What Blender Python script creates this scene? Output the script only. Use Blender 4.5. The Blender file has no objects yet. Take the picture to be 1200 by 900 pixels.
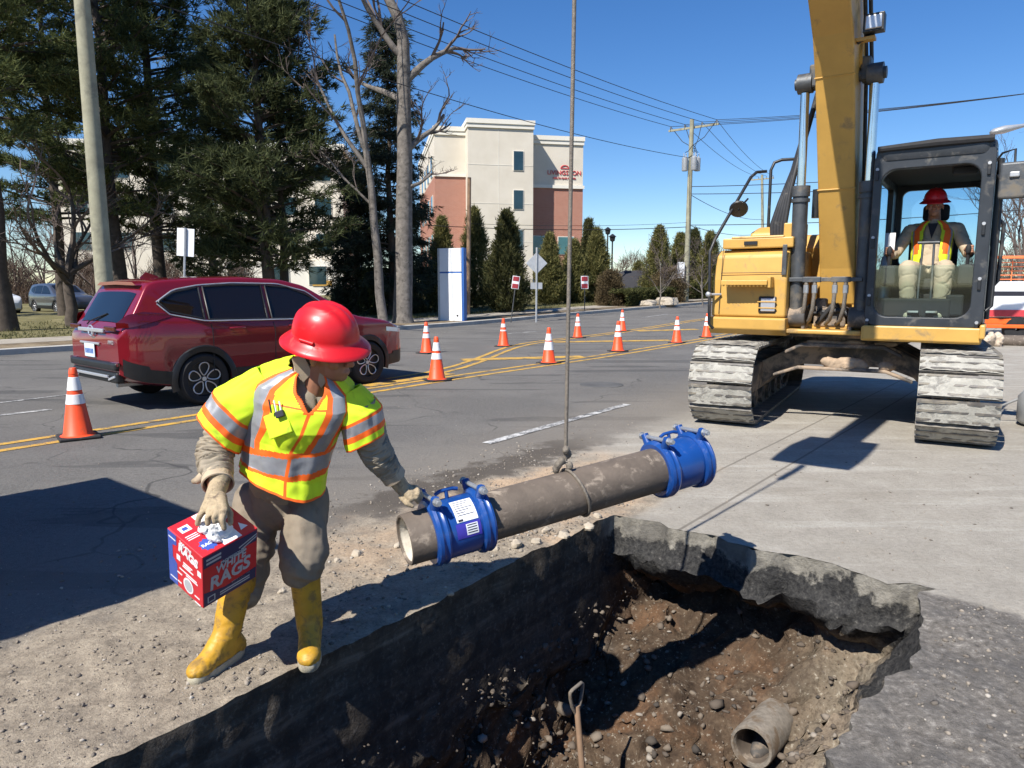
import bpy, math, random
import numpy as np
from mathutils import Vector, Matrix, noise

# ------------------------------------------------------------------ camera, world, sun, exposure
scn = bpy.context.scene
FPX, PITCH, CAMH = 840.0, math.atan(115.0 / 840.0), 1.55
cam = bpy.data.cameras.new('camera'); cam_o = bpy.data.objects.new('camera', cam)
scn.collection.objects.link(cam_o); scn.camera = cam_o
cam.sensor_width = 36.0; cam.lens = 36.0 * FPX / 1200.0
cam.clip_start = 0.05; cam.clip_end = 3000
cam_o.location = (0, 0, CAMH); cam_o.rotation_euler = (math.pi / 2 - PITCH, 0, 0)

SUN_EL = math.radians(48.0)
SUN_H = Vector((-0.64, -0.77, 0)).normalized()          # horizontal direction towards the sun
sun = bpy.data.lights.new('sun', 'SUN'); sun.energy = 5.0; sun.angle = math.radians(0.53); sun.color = (1.0, 0.955, 0.88)
sun_o = bpy.data.objects.new('sun', sun); scn.collection.objects.link(sun_o)
to_sun = Vector((SUN_H.x * math.cos(SUN_EL), SUN_H.y * math.cos(SUN_EL), math.sin(SUN_EL)))
sun_o.rotation_euler = to_sun.to_track_quat('Z', 'Y').to_euler()
world = bpy.data.worlds.new('World'); scn.world = world; world.use_nodes = True
wn = world.node_tree.nodes; wl = world.node_tree.links
sky = wn.new('ShaderNodeTexSky'); sky.sky_type = 'NISHITA'; sky.sun_disc = False
sky.sun_elevation = SUN_EL; sky.sun_rotation = math.atan2(SUN_H.x, SUN_H.y)
sky.altitude = 300; sky.air_density = 1.0; sky.dust_density = 0.0; sky.ozone_density = 4.0
bg = wn.get('Background'); bg.inputs['Strength'].default_value = 0.094
hsv = wn.new('ShaderNodeHueSaturation'); hsv.inputs['Saturation'].default_value = 1.26; hsv.inputs['Hue'].default_value = 0.508
wl.new(sky.outputs[0], hsv.inputs['Color']); wl.new(hsv.outputs[0], bg.inputs['Color'])
scn.view_settings.view_transform = 'Standard'; scn.view_settings.look = 'None'
scn.view_settings.exposure = 0.58; scn.view_settings.gamma = 1.0; scn.view_settings.use_curve_mapping = False
scn.render.engine = 'CYCLES'
cy = scn.cycles
cy.use_denoising = True; cy.use_adaptive_sampling = True; cy.adaptive_threshold = 0.015
cy.max_bounces = 6; cy.diffuse_bounces = 3; cy.glossy_bounces = 3; cy.transmission_bounces = 6; cy.transparent_max_bounces = 12
cy.caustics_reflective = False; cy.caustics_refractive = False

# ------------------------------------------------------------------ helpers
COL = scn.collection
rnd = random.Random(7)
cP, sP = math.cos(PITCH), math.sin(PITCH)
def ray(px, py):
    a = (px - 600.0) / FPX; b = -(py - 450.0) / FPX
    return Vector((a, cP + sP * b, -sP + cP * b))
def P(px, py, Y):                       # the point at depth Y seen at a pixel
    r = ray(px, py); t = Y / r.y
    return Vector((r.x * t, Y, CAMH + r.z * t))
def G(px, py, z=0.0):                   # the point of the plane z seen at a pixel
    r = ray(px, py); t = (z - CAMH) / r.z
    return Vector((r.x * t, r.y * t, z))
UA = math.atan2(0.78, 0.625); cU, sU = math.cos(UA), math.sin(UA)
def rise(u): return 0.0 if u < 18 else 0.016 * (u - 18) * min(1.0, (u - 18) / 8.0)
def R(u, v, z=0.0):                     # road frame: u along the road, v across it
    return Vector((cU * u - sU * v, sU * u + cU * v, z))
def UV(p): return (cU * p.x + sU * p.y, -sU * p.x + cU * p.y)
def gz(x, y):
    u, v = UV(Vector((x, y, 0)))
    return rise(u) + (0.13 if v > 19.2 else 0.0)
def at_px(px, Y):                       # stand on the ground in pixel column px at depth Y
    x = (px - 600.0) / FPX * Y * 1.01
    return Vector((x, Y, gz(x, Y)))

def tag(o, label, cat, group=None):
    o['label'] = label; o['category'] = cat
    if group: o['group'] = group
    return o
def struct(o, kind='structure'):
    o['kind'] = kind; return o
def thing(name, label, cat, loc=(0, 0, 0), rz=0.0, group=None):
    o = bpy.data.objects.new(name, None); COL.objects.link(o)
    o.empty_display_size = 0.2; o.location = loc; o.rotation_euler = (0, 0, rz)
    return tag(o, label, cat, group)
def dup(o, parent=None):
    c = o.copy(); COL.objects.link(c); c.parent = parent
    for ch in o.children: dup(ch, c)
    return c
def frame(z, x=(1, 0, 0)):              # rotation whose z axis points along z
    z = Vector(z).normalized(); x = Vector(x)
    if abs(z.dot(x.normalized())) > 0.98: x = Vector((0, 1, 0))
    y = z.cross(x).normalized(); x = y.cross(z).normalized()
    return Matrix((x, y, z)).transposed()
def mat4(loc, rot3=None):
    m = (rot3 or Matrix.Identity(3)).to_4x4(); m.translation = Vector(loc); return m
def rotm(rx=0, ry=0, rz=0):
    return Matrix.Rotation(rz, 3, 'Z') @ Matrix.Rotation(ry, 3, 'Y') @ Matrix.Rotation(rx, 3, 'X')

class MB:
    def __init__(s): s.v = []; s.f = []; s.m = []
    def add(s, vs, fs, mi=0, M=None):
        b = len(s.v)
        s.v += [tuple(M @ Vector(p)) if M is not None else tuple(p) for p in vs]
        for f in fs: s.f.append(tuple(i + b for i in f)); s.m.append(mi)
        return s
    def box(s, c, d, mi=0, R3=None, taper=1.0):
        x, y, z = d[0] / 2, d[1] / 2, d[2] / 2
        vs = []
        for k in (-1, 1):
            t = taper if k > 0 else 1.0
            vs += [(-x * t, -y * t, k * z), (x * t, -y * t, k * z), (x * t, y * t, k * z), (-x * t, y * t, k * z)]
        return s.add(vs, [(3, 2, 1, 0), (4, 5, 6, 7), (0, 1, 5, 4), (1, 2, 6, 5), (2, 3, 7, 6), (3, 0, 4, 7)], mi, mat4(c, R3))
    def loft(s, rings, mi=0, cap=True, closed=True):
        n = len(rings[0]); vs = [p for r in rings for p in r]; fs = []
        for j in range(len(rings) - 1):
            for i in range(n if closed else n - 1):
                k = (i + 1) % n
                fs.append((j * n + i, j * n + k, (j + 1) * n + k, (j + 1) * n + i))
        if cap and closed:
            fs.append(tuple(range(n - 1, -1, -1))); o = (len(rings) - 1) * n
            fs.append(tuple(o + i for i in range(n)))
        return s.add(vs, fs, mi)
    def cyl(s, p0, p1, r0, r1=None, n=16, mi=0, cap=True):
        p0 = Vector(p0); p1 = Vector(p1); r1 = r0 if r1 is None else r1
        F = frame(p1 - p0)
        def ring(p, r): return [p + F @ Vector((r * math.cos(2 * math.pi * i / n), r * math.sin(2 * math.pi * i / n), 0)) for i in range(n)]
        return s.loft([ring(p0, r0), ring(p1, r1)], mi, cap)
    def tube(s, pts, r, n=8, mi=0, cap=True):
        pts = [Vector(p) for p in pts]; k = len(pts)
        rr = r if isinstance(r, (list, tuple)) else [r] * k
        rings = []; F = None
        for i, p in enumerate(pts):
            d = (pts[min(i + 1, k - 1)] - pts[max(i - 1, 0)])
            if d.length < 1e-7: d = Vector((0, 0, 1))
            d.normalize()
            F = frame(d) if F is None else frame(d, F.col[0])
            rings.append([p + F @ Vector((rr[i] * math.cos(2 * math.pi * q / n), rr[i] * math.sin(2 * math.pi * q / n), 0)) for q in range(n)])
        return s.loft(rings, mi, cap)
    def lathe(s, prof, M=None, n=24, mi=0, cap=False):
        rings = [[Vector((r * math.cos(2 * math.pi * i / n), r * math.sin(2 * math.pi * i / n), z)) for i in range(n)] for r, z in prof]
        if M is not None: rings = [[M @ p for p in r] for r in rings]
        return s.loft(rings, mi, cap)
    def prism(s, poly, h0, h1, M=None, mi=0):
        n = len(poly)
        vs = [(x, y, h0) for x, y in poly] + [(x, y, h1) for x, y in poly]
        fs = [tuple(range(n - 1, -1, -1)), tuple(range(n, 2 * n))] + [(i, (i + 1) % n, n + (i + 1) % n, n + i) for i in range(n)]
        return s.add(vs, fs, mi, M)
    def ell(s, c, r, n=16, m=10, mi=0, R3=None):
        M = mat4(c, R3); rings = []
        for j in range(m + 1):
            a = -math.pi / 2 + math.pi * j / m
            q = max(math.cos(a), 0.02)
            rings.append([M @ Vector((r[0] * q * math.cos(2 * math.pi * i / n), r[1] * q * math.sin(2 * math.pi * i / n), r[2] * math.sin(a))) for i in range(n)])
        return s.loft(rings, mi)
    def cap(s, p0, r0, p1, r1, n=14, mi=0):
        p0 = Vector(p0); p1 = Vector(p1); d = p1 - p0; L = max(d.length, 1e-6); F = frame(d)
        rings = []
        for j in range(6):
            a = -math.pi / 2 + (math.pi / 2) * j / 5
            rings.append((p0, r0 * max(math.cos(a), .03), r0 * math.sin(a)))
        for j in range(6):
            a = (math.pi / 2) * j / 5
            rings.append((p1, r1 * max(math.cos(a), .03), r1 * math.sin(a)))
        rr = [[c + F @ Vector((q * math.cos(2 * math.pi * i / n), q * math.sin(2 * math.pi * i / n), h)) for i in range(n)] for c, q, h in rings]
        return s.loft(rr, mi)
    def mesh(s, name, mats, smooth=35):
        me = bpy.data.meshes.new(name)
        me.from_pydata([tuple(p) for p in s.v], [], s.f)
        ml = mats if isinstance(mats, (list, tuple)) else [mats]
        for m in ml: me.materials.append(m)
        if len(ml) > 1: me.polygons.foreach_set('material_index', s.m)
        if smooth:
            me.polygons.foreach_set('use_smooth', [True] * len(me.polygons))
            me.update(); me.set_sharp_from_angle(angle=math.radians(smooth))
        me.update()
        return me
    def build(s, name, mats, parent=None, smooth=35, bevel=0.0, seg=2, sub=0, solid=0.0):
        return obj(name, s.mesh(name, mats, smooth), parent, bevel, seg, sub, solid)
def obj(name, me, parent=None, bevel=0.0, seg=2, sub=0, solid=0.0):
    o = bpy.data.objects.new(name, me); COL.objects.link(o); o.parent = parent
    if solid:
        m = o.modifiers.new('solid', 'SOLIDIFY'); m.thickness = solid; m.offset = 0
    if bevel:
        m = o.modifiers.new('bevel', 'BEVEL'); m.width = bevel; m.segments = seg; m.limit_method = 'ANGLE'; m.angle_limit = math.radians(40)
    if sub:
        m = o.modifiers.new('sub', 'SUBSURF'); m.levels = sub; m.render_levels = sub
    return o
def np_obj(name, V, F, mats, parent=None, smooth=False):
    V = np.asarray(V, dtype=np.float32); F = np.asarray(F, dtype=np.int32); k = F.shape[1]
    me = bpy.data.meshes.new(name)
    me.vertices.add(len(V)); me.vertices.foreach_set('co', V.ravel())
    me.loops.add(F.size); me.loops.foreach_set('vertex_index', F.ravel())
    me.polygons.add(len(F)); me.polygons.foreach_set('loop_start', np.arange(0, F.size, k, dtype=np.int32))
    for m in (mats if isinstance(mats, (list, tuple)) else [mats]): me.materials.append(m)
    me.update(calc_edges=True); me.validate()
    if smooth: me.polygons.foreach_set('use_smooth', [True] * len(me.polygons))
    o = bpy.data.objects.new(name, me); COL.objects.link(o); o.parent = parent
    return o
def blob(name, mb, mats, voxel=0.012, parent=None, iters=6, wrinkle=0.0, wscale=9.0, fold=None, extra=None):
    """closed shapes melted into one continuous skin; wrinkle pushes it in and out as cloth"""
    me = mb.mesh(name + '_raw', mats, None)
    o = bpy.data.objects.new(name, me); COL.objects.link(o)
    m = o.modifiers.new('r', 'REMESH'); m.mode = 'VOXEL'; m.voxel_size = voxel
    m2 = o.modifiers.new('s', 'SMOOTH'); m2.factor = 0.5; m2.iterations = iters
    dg = bpy.context.evaluated_depsgraph_get()
    e = bpy.data.meshes.new_from_object(o.evaluated_get(dg)); e.name = name
    COL.objects.unlink(o); bpy.data.objects.remove(o); bpy.data.meshes.remove(me)
    e.materials.clear()
    for mm in (mats if isinstance(mats, (list, tuple)) else [mats]): e.materials.append(mm)
    if wrinkle:
        nrm = [v.normal.copy() for v in e.vertices]
        for v, n in zip(e.vertices, nrm):
            p = v.co; q = Vector((p.x * wscale, p.y * wscale, p.z * wscale * 1.6))
            w = noise.noise(q + Vector((3, 7, 1)) + noise.noise_vector(q * 0.6) * 0.9)
            v.co = p + n * wrinkle * (.45 * noise.noise(q * .45) - 1.1 * math.exp(-(w / .10) ** 2))
    if fold:
        nrm = [v.normal.copy() for v in e.vertices]
        for v, n in zip(e.vertices, nrm): v.co = v.co + n * fold(v.co)
    e.polygons.foreach_set('use_smooth', [True] * len(e.polygons)); e.update()
    no = bpy.data.objects.new(name, e); COL.objects.link(no); no.parent = parent
    return no
def text_obj(name, body, size, mat, M, parent=None, extrude=0.001, offset=0.0, align='CENTER', shear=0.0, sx=1.0):
    cu = bpy.data.curves.new(name, 'FONT'); cu.body = body; cu.size = size; cu.extrude = extrude; cu.offset = offset
    cu.align_x = align; cu.align_y = 'CENTER'; cu.shear = shear; cu.resolution_u = 3
    t = bpy.data.objects.new(name, cu); COL.objects.link(t)
    dg = bpy.context.evaluated_depsgraph_get()
    me = bpy.data.meshes.new_from_object(t.evaluated_get(dg)); me.name = name
    COL.objects.unlink(t); bpy.data.objects.remove(t)
    me.transform(M @ Matrix.Diagonal((sx, 1, 1, 1))); me.materials.clear(); me.materials.append(mat)
    return obj(name, me, parent)

# ------------------------------------------------------------------ materials
MT = {}
def nodes(name):
    m = bpy.data.materials.new(name); m.use_nodes = True
    nt = m.node_tree; b = nt.nodes.get('Principled BSDF'); MT[name] = m
    return m, nt, b
def NEW(nt, t, **kw):
    n = nt.nodes.new(t)
    for k, v in kw.items(): setattr(n, k, v)
    return n
def nz(nt, scale, detail=4.0, vec=None, rough=0.6, dist=0.0):
    n = NEW(nt, 'ShaderNodeTexNoise'); n.inputs['Scale'].default_value = scale; n.inputs['Detail'].default_value = detail
    n.inputs['Roughness'].default_value = rough; n.inputs['Distortion'].default_value = dist
    if vec is not None: nt.links.new(vec, n.inputs['Vector'])
    return n.outputs['Fac']
def ramp(nt, fac, stops):
    r = NEW(nt, 'ShaderNodeValToRGB'); e = r.color_ramp.elements
    while len(e) < len(stops): e.new(0.5)
    for k, (p, c) in enumerate(stops):
        e[k].position = p; e[k].color = (*c, 1) if not isinstance(c, (int, float)) else (c, c, c, 1)
    nt.links.new(fac, r.inputs['Fac']); return r.outputs['Color']
def mix(nt, fac, a, b, mode='MIX'):
    m = NEW(nt, 'ShaderNodeMix', data_type='RGBA', blend_type=mode)
    for sock, val in ((m.inputs[0], fac), (m.inputs[6], a), (m.inputs[7], b)):
        if hasattr(val, 'is_linked'): nt.links.new(val, sock)
        elif isinstance(val, (int, float)): sock.default_value = val
        else: sock.default_value = (*val, 1)
    return m.outputs[2]
def mth(nt, op, a, b=0.0, clamp=False):
    m = NEW(nt, 'ShaderNodeMath', operation=op); m.use_clamp = clamp
    for i, val in enumerate((a, b)):
        if hasattr(val, 'is_linked'): nt.links.new(val, m.inputs[i])
        else: m.inputs[i].default_value = val
    return m.outputs[0]
def sstep(nt, x, a, b):                  # 0 below a, 1 above b
    m = NEW(nt, 'ShaderNodeMapRange'); m.interpolation_type = 'SMOOTHSTEP'
    nt.links.new(x, m.inputs[0]); m.inputs[1].default_value = a; m.inputs[2].default_value = b
    return m.outputs[0]
def bumpn(nt, b, h, strength=0.3, dist=0.01):
    n = NEW(nt, 'ShaderNodeBump'); n.inputs['Strength'].default_value = strength; n.inputs['Distance'].default_value = dist
    nt.links.new(h, n.inputs['Height']); nt.links.new(n.outputs[0], b.inputs['Normal'])
def objco(nt): return NEW(nt, 'ShaderNodeTexCoord').outputs['Object']
def worldco(nt): return NEW(nt, 'ShaderNodeNewGeometry').outputs['Position']
def mat(name, c, rough=0.6, metal=0.0, var=0.12, scale=6.0, bump=0.0, bscale=40.0, dirt=None, damt=0.5, dscale=3.0, coat=0.0, spec=None, detail=4.0):
    m, nt, b = nodes(name); co = objco(nt)
    lo = tuple(x * (1 - var) for x in c); hi = tuple(min(1, x * (1 + var)) for x in c)
    col = ramp(nt, nz(nt, scale, detail, co), [(0.3, lo), (0.7, hi)])
    rsock = None
    if dirt is not None:
        f = nz(nt, dscale, 6.0, co, 0.65, 0.4)
        fm = sstep(nt, f, 0.62 - 0.3 * damt, 0.80 - 0.25 * damt)
        col = mix(nt, fm, col, dirt)
        rsock = mix(nt, fm, (rough,) * 3, (0.9,) * 3)
    nt.links.new(col, b.inputs['Base Color'])
    b.inputs['Roughness'].default_value = rough; b.inputs['Metallic'].default_value = metal
    if rsock is not None: nt.links.new(rsock, b.inputs['Roughness'])
    if coat: b.inputs['Coat Weight'].default_value = coat; b.inputs['Coat Roughness'].default_value = 0.04
    if spec is not None: b.inputs['Specular IOR Level'].default_value = spec
    if bump: bumpn(nt, b, nz(nt, bscale, 5.0, co), bump, 0.01)
    return m
def glass(name, c, rough=0.02, alpha=0.5):
    m, nt, b = nodes(name)
    b.inputs['Base Color'].default_value = (*c, 1); b.inputs['Roughness'].default_value = rough
    b.inputs['Alpha'].default_value = alpha; b.inputs['Specular IOR Level'].default_value = 0.6
    return m
DUST = (0.33, 0.27, 0.20)
mat('yellow_paint', (0.56, 0.325, 0.075), 0.42, 0, .10, 2.5, 0.06, 60, dirt=(0.30, 0.20, 0.09), damt=0.25, dscale=4.5)
mat('grey_steel', (0.09, 0.095, 0.10), 0.5, 0.5, .25, 8, .1, 60, dirt=(0.22, 0.19, 0.15), damt=.45, dscale=5)
mat('black_paint', (0.018, 0.019, 0.021), 0.42, 0, .2, 8, .05, 60, dirt=(0.10, 0.09, 0.08), damt=.2, dscale=5)
mat('cab_paint', (0.030, 0.034, 0.040), 0.38, 0, .2, 5, .05, 70, dirt=(0.11, 0.105, 0.095), damt=.3, dscale=7)
mat('rubber', (0.022, 0.022, 0.023), 0.75, 0, .2, 10, .15, 50, dirt=(0.12, 0.11, 0.095), damt=.25, dscale=6)
mat('rubber_hose', (0.03, 0.03, 0.032), 0.55, 0, .2, 10, 0, 50, dirt=(0.15, 0.14, 0.12), damt=.3, dscale=6)
mat('track_mud', (0.37, 0.355, 0.31), 0.9, 0, .22, 9, .9, 30, dirt=(0.20, 0.19, 0.17), damt=.40, dscale=9)
mat('track_steel', (0.15, 0.14, 0.13), 0.6, .4, .3, 9, .4, 30, dirt=(0.30, 0.27, 0.22), damt=.6, dscale=6)
mat('chassis_mud', (0.075, 0.07, 0.066), 0.8, 0, .3, 6, .4, 30, dirt=(0.36, 0.27, 0.19), damt=.62, dscale=4)
mat('chrome', (0.75, 0.76, 0.78), 0.18, 1.0, .05, 8)
mat('tan_soil', (0.38, 0.28, 0.19), 0.95, 0, .3, 9, .8, 30)
mat('seat_black', (0.02, 0.02, 0.022), 0.8, 0, .2, 20)
mat('red_paint', (0.215, 0.005, 0.013), 0.3, 0.2, .06, 2, coat=1.0)
mat('car_black', (0.012, 0.012, 0.013), 0.45, 0, .2, 10)
mat('tyre', (0.018, 0.018, 0.019), 0.8, 0, .2, 12, .2, 40)
mat('silver', (0.66, 0.67, 0.69), 0.32, .65, .05, 6)
mat('car_white', (0.75, 0.76, 0.77), 0.3, 0, .03, 4, coat=.6)
mat('car_grey', (0.10, 0.105, 0.12), 0.3, 0.5, .05, 4, coat=.8)
mat('car_glass_dark', (0.008, 0.009, 0.010), 0.03, 0, .05, 4, spec=.8)
glass('car_glass', (0.008, 0.009, 0.010), 0.02, 0.86)
def tint_glass(name, c, refl):
    m, nt, b = nodes(name); tr = NEW(nt, 'ShaderNodeBsdfTransparent'); tr.inputs['Color'].default_value = (*c, 1)
    gl = NEW(nt, 'ShaderNodeBsdfGlossy'); gl.inputs['Roughness'].default_value = 0.03; ms = NEW(nt, 'ShaderNodeMixShader'); ms.inputs[0].default_value = refl
    nt.links.new(tr.outputs[0], ms.inputs[1]); nt.links.new(gl.outputs[0], ms.inputs[2]); nt.links.new(ms.outputs[0], nt.nodes.get('Material Output').inputs['Surface'])
tint_glass('cab_glass', (0.90, 0.955, 0.935), .05); tint_glass('cab_glass_blue', (0.66, 0.80, 0.88), .06)
mat('tail_red', (0.085, 0.003, 0.004), 0.12, 0, .1, 20, coat=1)
mat('plate_white', (0.62, 0.72, 0.80), 0.4, 0, .08, 40)
mat('cone_orange', (0.88, 0.085, 0.018), 0.5, 0, .08, 6, dirt=(0.35, 0.10, 0.05), damt=.15, dscale=9)
mat('cone_white', (0.80, 0.80, 0.80), 0.35, 0, .04, 20, dirt=(0.45, 0.44, 0.42), damt=.15, dscale=14)
mat('hat_red', (0.62, 0.012, 0.018), 0.36, 0, .05, 12, dirt=(0.42, 0.05, 0.04), damt=.2, dscale=14)
mat('lime', (0.63, 0.84, 0.022), 0.75, 0, .05, 12, .05, 300, dirt=(0.36, 0.48, 0.03), damt=.2, dscale=10)
mat('lime2', (0.62, 0.72, 0.02), 0.75, 0, .05, 12)
mat('vest_orange', (0.93, 0.14, 0.010), 0.7, 0, .05, 15, .05, 300)
mat('reflective', (0.30, 0.31, 0.33), 0.45, 0.25, .10, 18, .1, 200)
mat('khaki', (0.30, 0.255, 0.19), 0.9, 0, .10, 8, .15, 240, dirt=(0.22, 0.18, 0.13), damt=.3, dscale=7)
mat('trouser', (0.235, 0.195, 0.145), 0.92, 0, .14, 9, .2, 240, dirt=(0.15, 0.12, 0.085), damt=.4, dscale=8)
mat('khaki_light', (0.45, 0.36, 0.25), 0.9, 0, .10, 8, .15, 240, dirt=(0.28, 0.22, 0.15), damt=.3, dscale=7)
mat('shirt_dark', (0.02, 0.02, 0.025), 0.9)
mat('glove', (0.44, 0.345, 0.22), 0.95, 0, .18, 40, .5, 260, dirt=(0.17, 0.13, 0.09), damt=.45, dscale=20)
mat('skin', (0.36, 0.17, 0.10), 0.55, 0, .10, 20, .05, 150)
mat('hair', (0.02, 0.015, 0.012), 0.8, 0, .2, 60)
mat('eye', (0.6, 0.58, 0.55), 0.2)
mat('boot_yellow', (0.50, 0.275, 0.022), 0.52, 0, .15, 9, .12, 60, dirt=(0.27, 0.165, 0.045), damt=.55, dscale=22)
mat('boot_sole', (0.42, 0.38, 0.28), 0.8, 0, .15, 20, .2, 80, dirt=(0.2, 0.17, 0.13), damt=.5, dscale=14)
mat('box_red', (0.62, 0.022, 0.035), 0.45, 0, .04, 20)
mat('box_blue', (0.05, 0.10, 0.42), 0.45, 0, .05, 20)
mat('box_navy', (0.02, 0.028, 0.10), 0.45, 0, .05, 20)
mat('box_white', (0.82, 0.82, 0.83), 0.5, 0, .03, 20)
mat('box_grey', (0.45, 0.47, 0.50), 0.5, 0, .03, 20)
mat('rag_white', (0.80, 0.80, 0.80), 0.95, 0, .06, 20, .3, 120)
mat('iron_pipe', (0.125, 0.098, 0.076), 0.75, 0, .22, 9, .25, 60, dirt=(0.33, 0.27, 0.21), damt=.30, dscale=14)
mat('iron_pipe_bare', (0.30, 0.265, 0.22), 0.85, 0, .25, 30, .4, 90)
mat('old_iron', (0.19, 0.165, 0.135), 0.9, 0, .3, 25, .4, 90, dirt=(0.12, 0.085, 0.055), damt=.5, dscale=12)
mat('pipe_lining', (0.60, 0.55, 0.46), 0.95, 0, .18, 20, .4, 90)
mat('coupling_blue', (0.008, 0.058, 0.25), 0.34, 0, .10, 6, .05, 60, dirt=(0.05, 0.10, 0.30), damt=.2, dscale=15, coat=.3)
mat('zinc', (0.46, 0.47, 0.48), 0.45, 0.7, .15, 20, .1, 80)
mat('wire_rope', (0.22, 0.19, 0.155), 0.7, 0.4, .25, 60, .5, 200)
mat('label_white', (0.80, 0.81, 0.84), 0.5, 0, .04, 40)
mat('label_violet', (0.05, 0.04, 0.36), 0.4, 0, .1, 40)
mat('print_dark', (0.02, 0.02, 0.03), 0.6)
mat('print_red', (0.55, 0.05, 0.06), 0.6)
mat('pole_wood', (0.30, 0.285, 0.20), 0.9, 0, .2, 3, .3, 20, dirt=(0.20, 0.19, 0.14), damt=.4, dscale=2)
mat('pole_brown', (0.25, 0.16, 0.10), 0.9, 0, .2, 3, .3, 20)
mat('bark_pine', (0.075, 0.058, 0.045), 0.95, 0, .35, 5, .8, 16)
mat('bark_grey', (0.165, 0.145, 0.125), 0.95, 0, .40, 5, 1.0, 12, dirt=(0.07, 0.06, 0.05), damt=.4, dscale=7)
mat('twig', (0.13, 0.10, 0.085), 0.9, 0, .25, 3)
mat('galv', (0.45, 0.46, 0.47), 0.5, 0.5, .12, 6)
mat('sign_white', (0.78, 0.79, 0.80), 0.5, 0, .05, 1.5)
mat('sign_blue', (0.03, 0.12, 0.40), 0.45, 0, .05, 3)
mat('sign_red', (0.33, 0.03, 0.04), 0.5, 0, .05, 10)
mat('wire_black', (0.015, 0.015, 0.016), 0.6)
mat('orange_plastic', (0.85, 0.14, 0.02), 0.5)
mat('stone', (0.42, 0.36, 0.28), 0.9, 0, .25, 5, .5, 25)
def rockmat(name, stops):
    m, nt, b = nodes(name); gm = NEW(nt, 'ShaderNodeNewGeometry')
    c = ramp(nt, gm.outputs['Random Per Island'], stops)
    nt.links.new(mix(nt, mth(nt, 'MULTIPLY', nz(nt, 40, 4, worldco(nt)), .5), c, (0.10, 0.085, 0.07)), b.inputs['Base Color']); b.inputs['Roughness'].default_value = .95
    bumpn(nt, b, nz(nt, 80, 3, worldco(nt)), .4, .006)
rockmat('gravel', [(0.0, (0.11, 0.095, 0.08)), (0.5, (0.27, 0.23, 0.185)), (0.85, (0.36, 0.31, 0.25)), (1.0, (0.52, 0.48, 0.42))])
rockmat('rubble_dark', [(0.0, (0.035, 0.03, 0.026)), (0.45, (0.13, 0.10, 0.075)), (0.85, (0.20, 0.16, 0.12)), (1.0, (0.38, 0.34, 0.29))])
mat('netting', (0.03, 0.03, 0.035), 0.9, 0, .3, 20, .3, 60)
mat('tarp', (0.52, 0.42, 0.32), 0.9, 0, .2, 12, .3, 60)
mat('fence_orange', (0.80, 0.20, 0.06), 0.7)
def leafmat(name, a, b, trans=0.25):
    m, nt, bs = nodes(name)
    oi = NEW(nt, 'ShaderNodeObjectInfo'); co = objco(nt)
    wn_ = NEW(nt, 'ShaderNodeTexWhiteNoise', noise_dimensions='3D')
    gm = NEW(nt, 'ShaderNodeNewGeometry')
    f = mth(nt, 'ADD', mth(nt, 'MULTIPLY', gm.outputs['Random Per Island'], 0.6), mth(nt, 'MULTIPLY', nz(nt, 1.1, 3, co), 0.5))
    nt.links.new(ramp(nt, f, [(0.25, a), (0.8, b)]), bs.inputs['Base Color'])
    bs.inputs['Roughness'].default_value = 0.75; bs.inputs['Specular IOR Level'].default_value = 0.15
    tr = NEW(nt, 'ShaderNodeBsdfTranslucent'); nt.links.new(ramp(nt, f, [(0.25, a), (0.8, b)]), tr.inputs['Color'])
    ms = NEW(nt, 'ShaderNodeMixShader'); ms.inputs[0].default_value = trans
    nt.links.new(bs.outputs[0], ms.inputs[1]); nt.links.new(tr.outputs[0], ms.inputs[2])
    nt.links.new(ms.outputs[0], nt.nodes.get('Material Output').inputs['Surface'])
    return m
leafmat('needle', (0.040, 0.058, 0.024), (0.15, 0.17, 0.062), .35)
leafmat('needle_dark', (0.030, 0.044, 0.022), (0.110, 0.125, 0.052), .35)
leafmat('needle_spruce', (0.024, 0.034, 0.024), (0.080, 0.095, 0.060), .3)
leafmat('cypress', (0.075, 0.085, 0.028), (0.25, 0.225, 0.085), .3)
leafmat('cypress_dark', (0.036, 0.045, 0.018), (0.13, 0.125, 0.05), .3)
leafmat('hedge', (0.035, 0.045, 0.015), (0.11, 0.11, 0.04))
leafmat('brown_bush', (0.075, 0.055, 0.030), (0.16, 0.12, 0.065))
leafmat('brush', (0.08, 0.055, 0.042), (0.17, 0.12, 0.09))
leafmat('grass', (0.055, 0.065, 0.025), (0.17, 0.16, 0.075))
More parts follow.
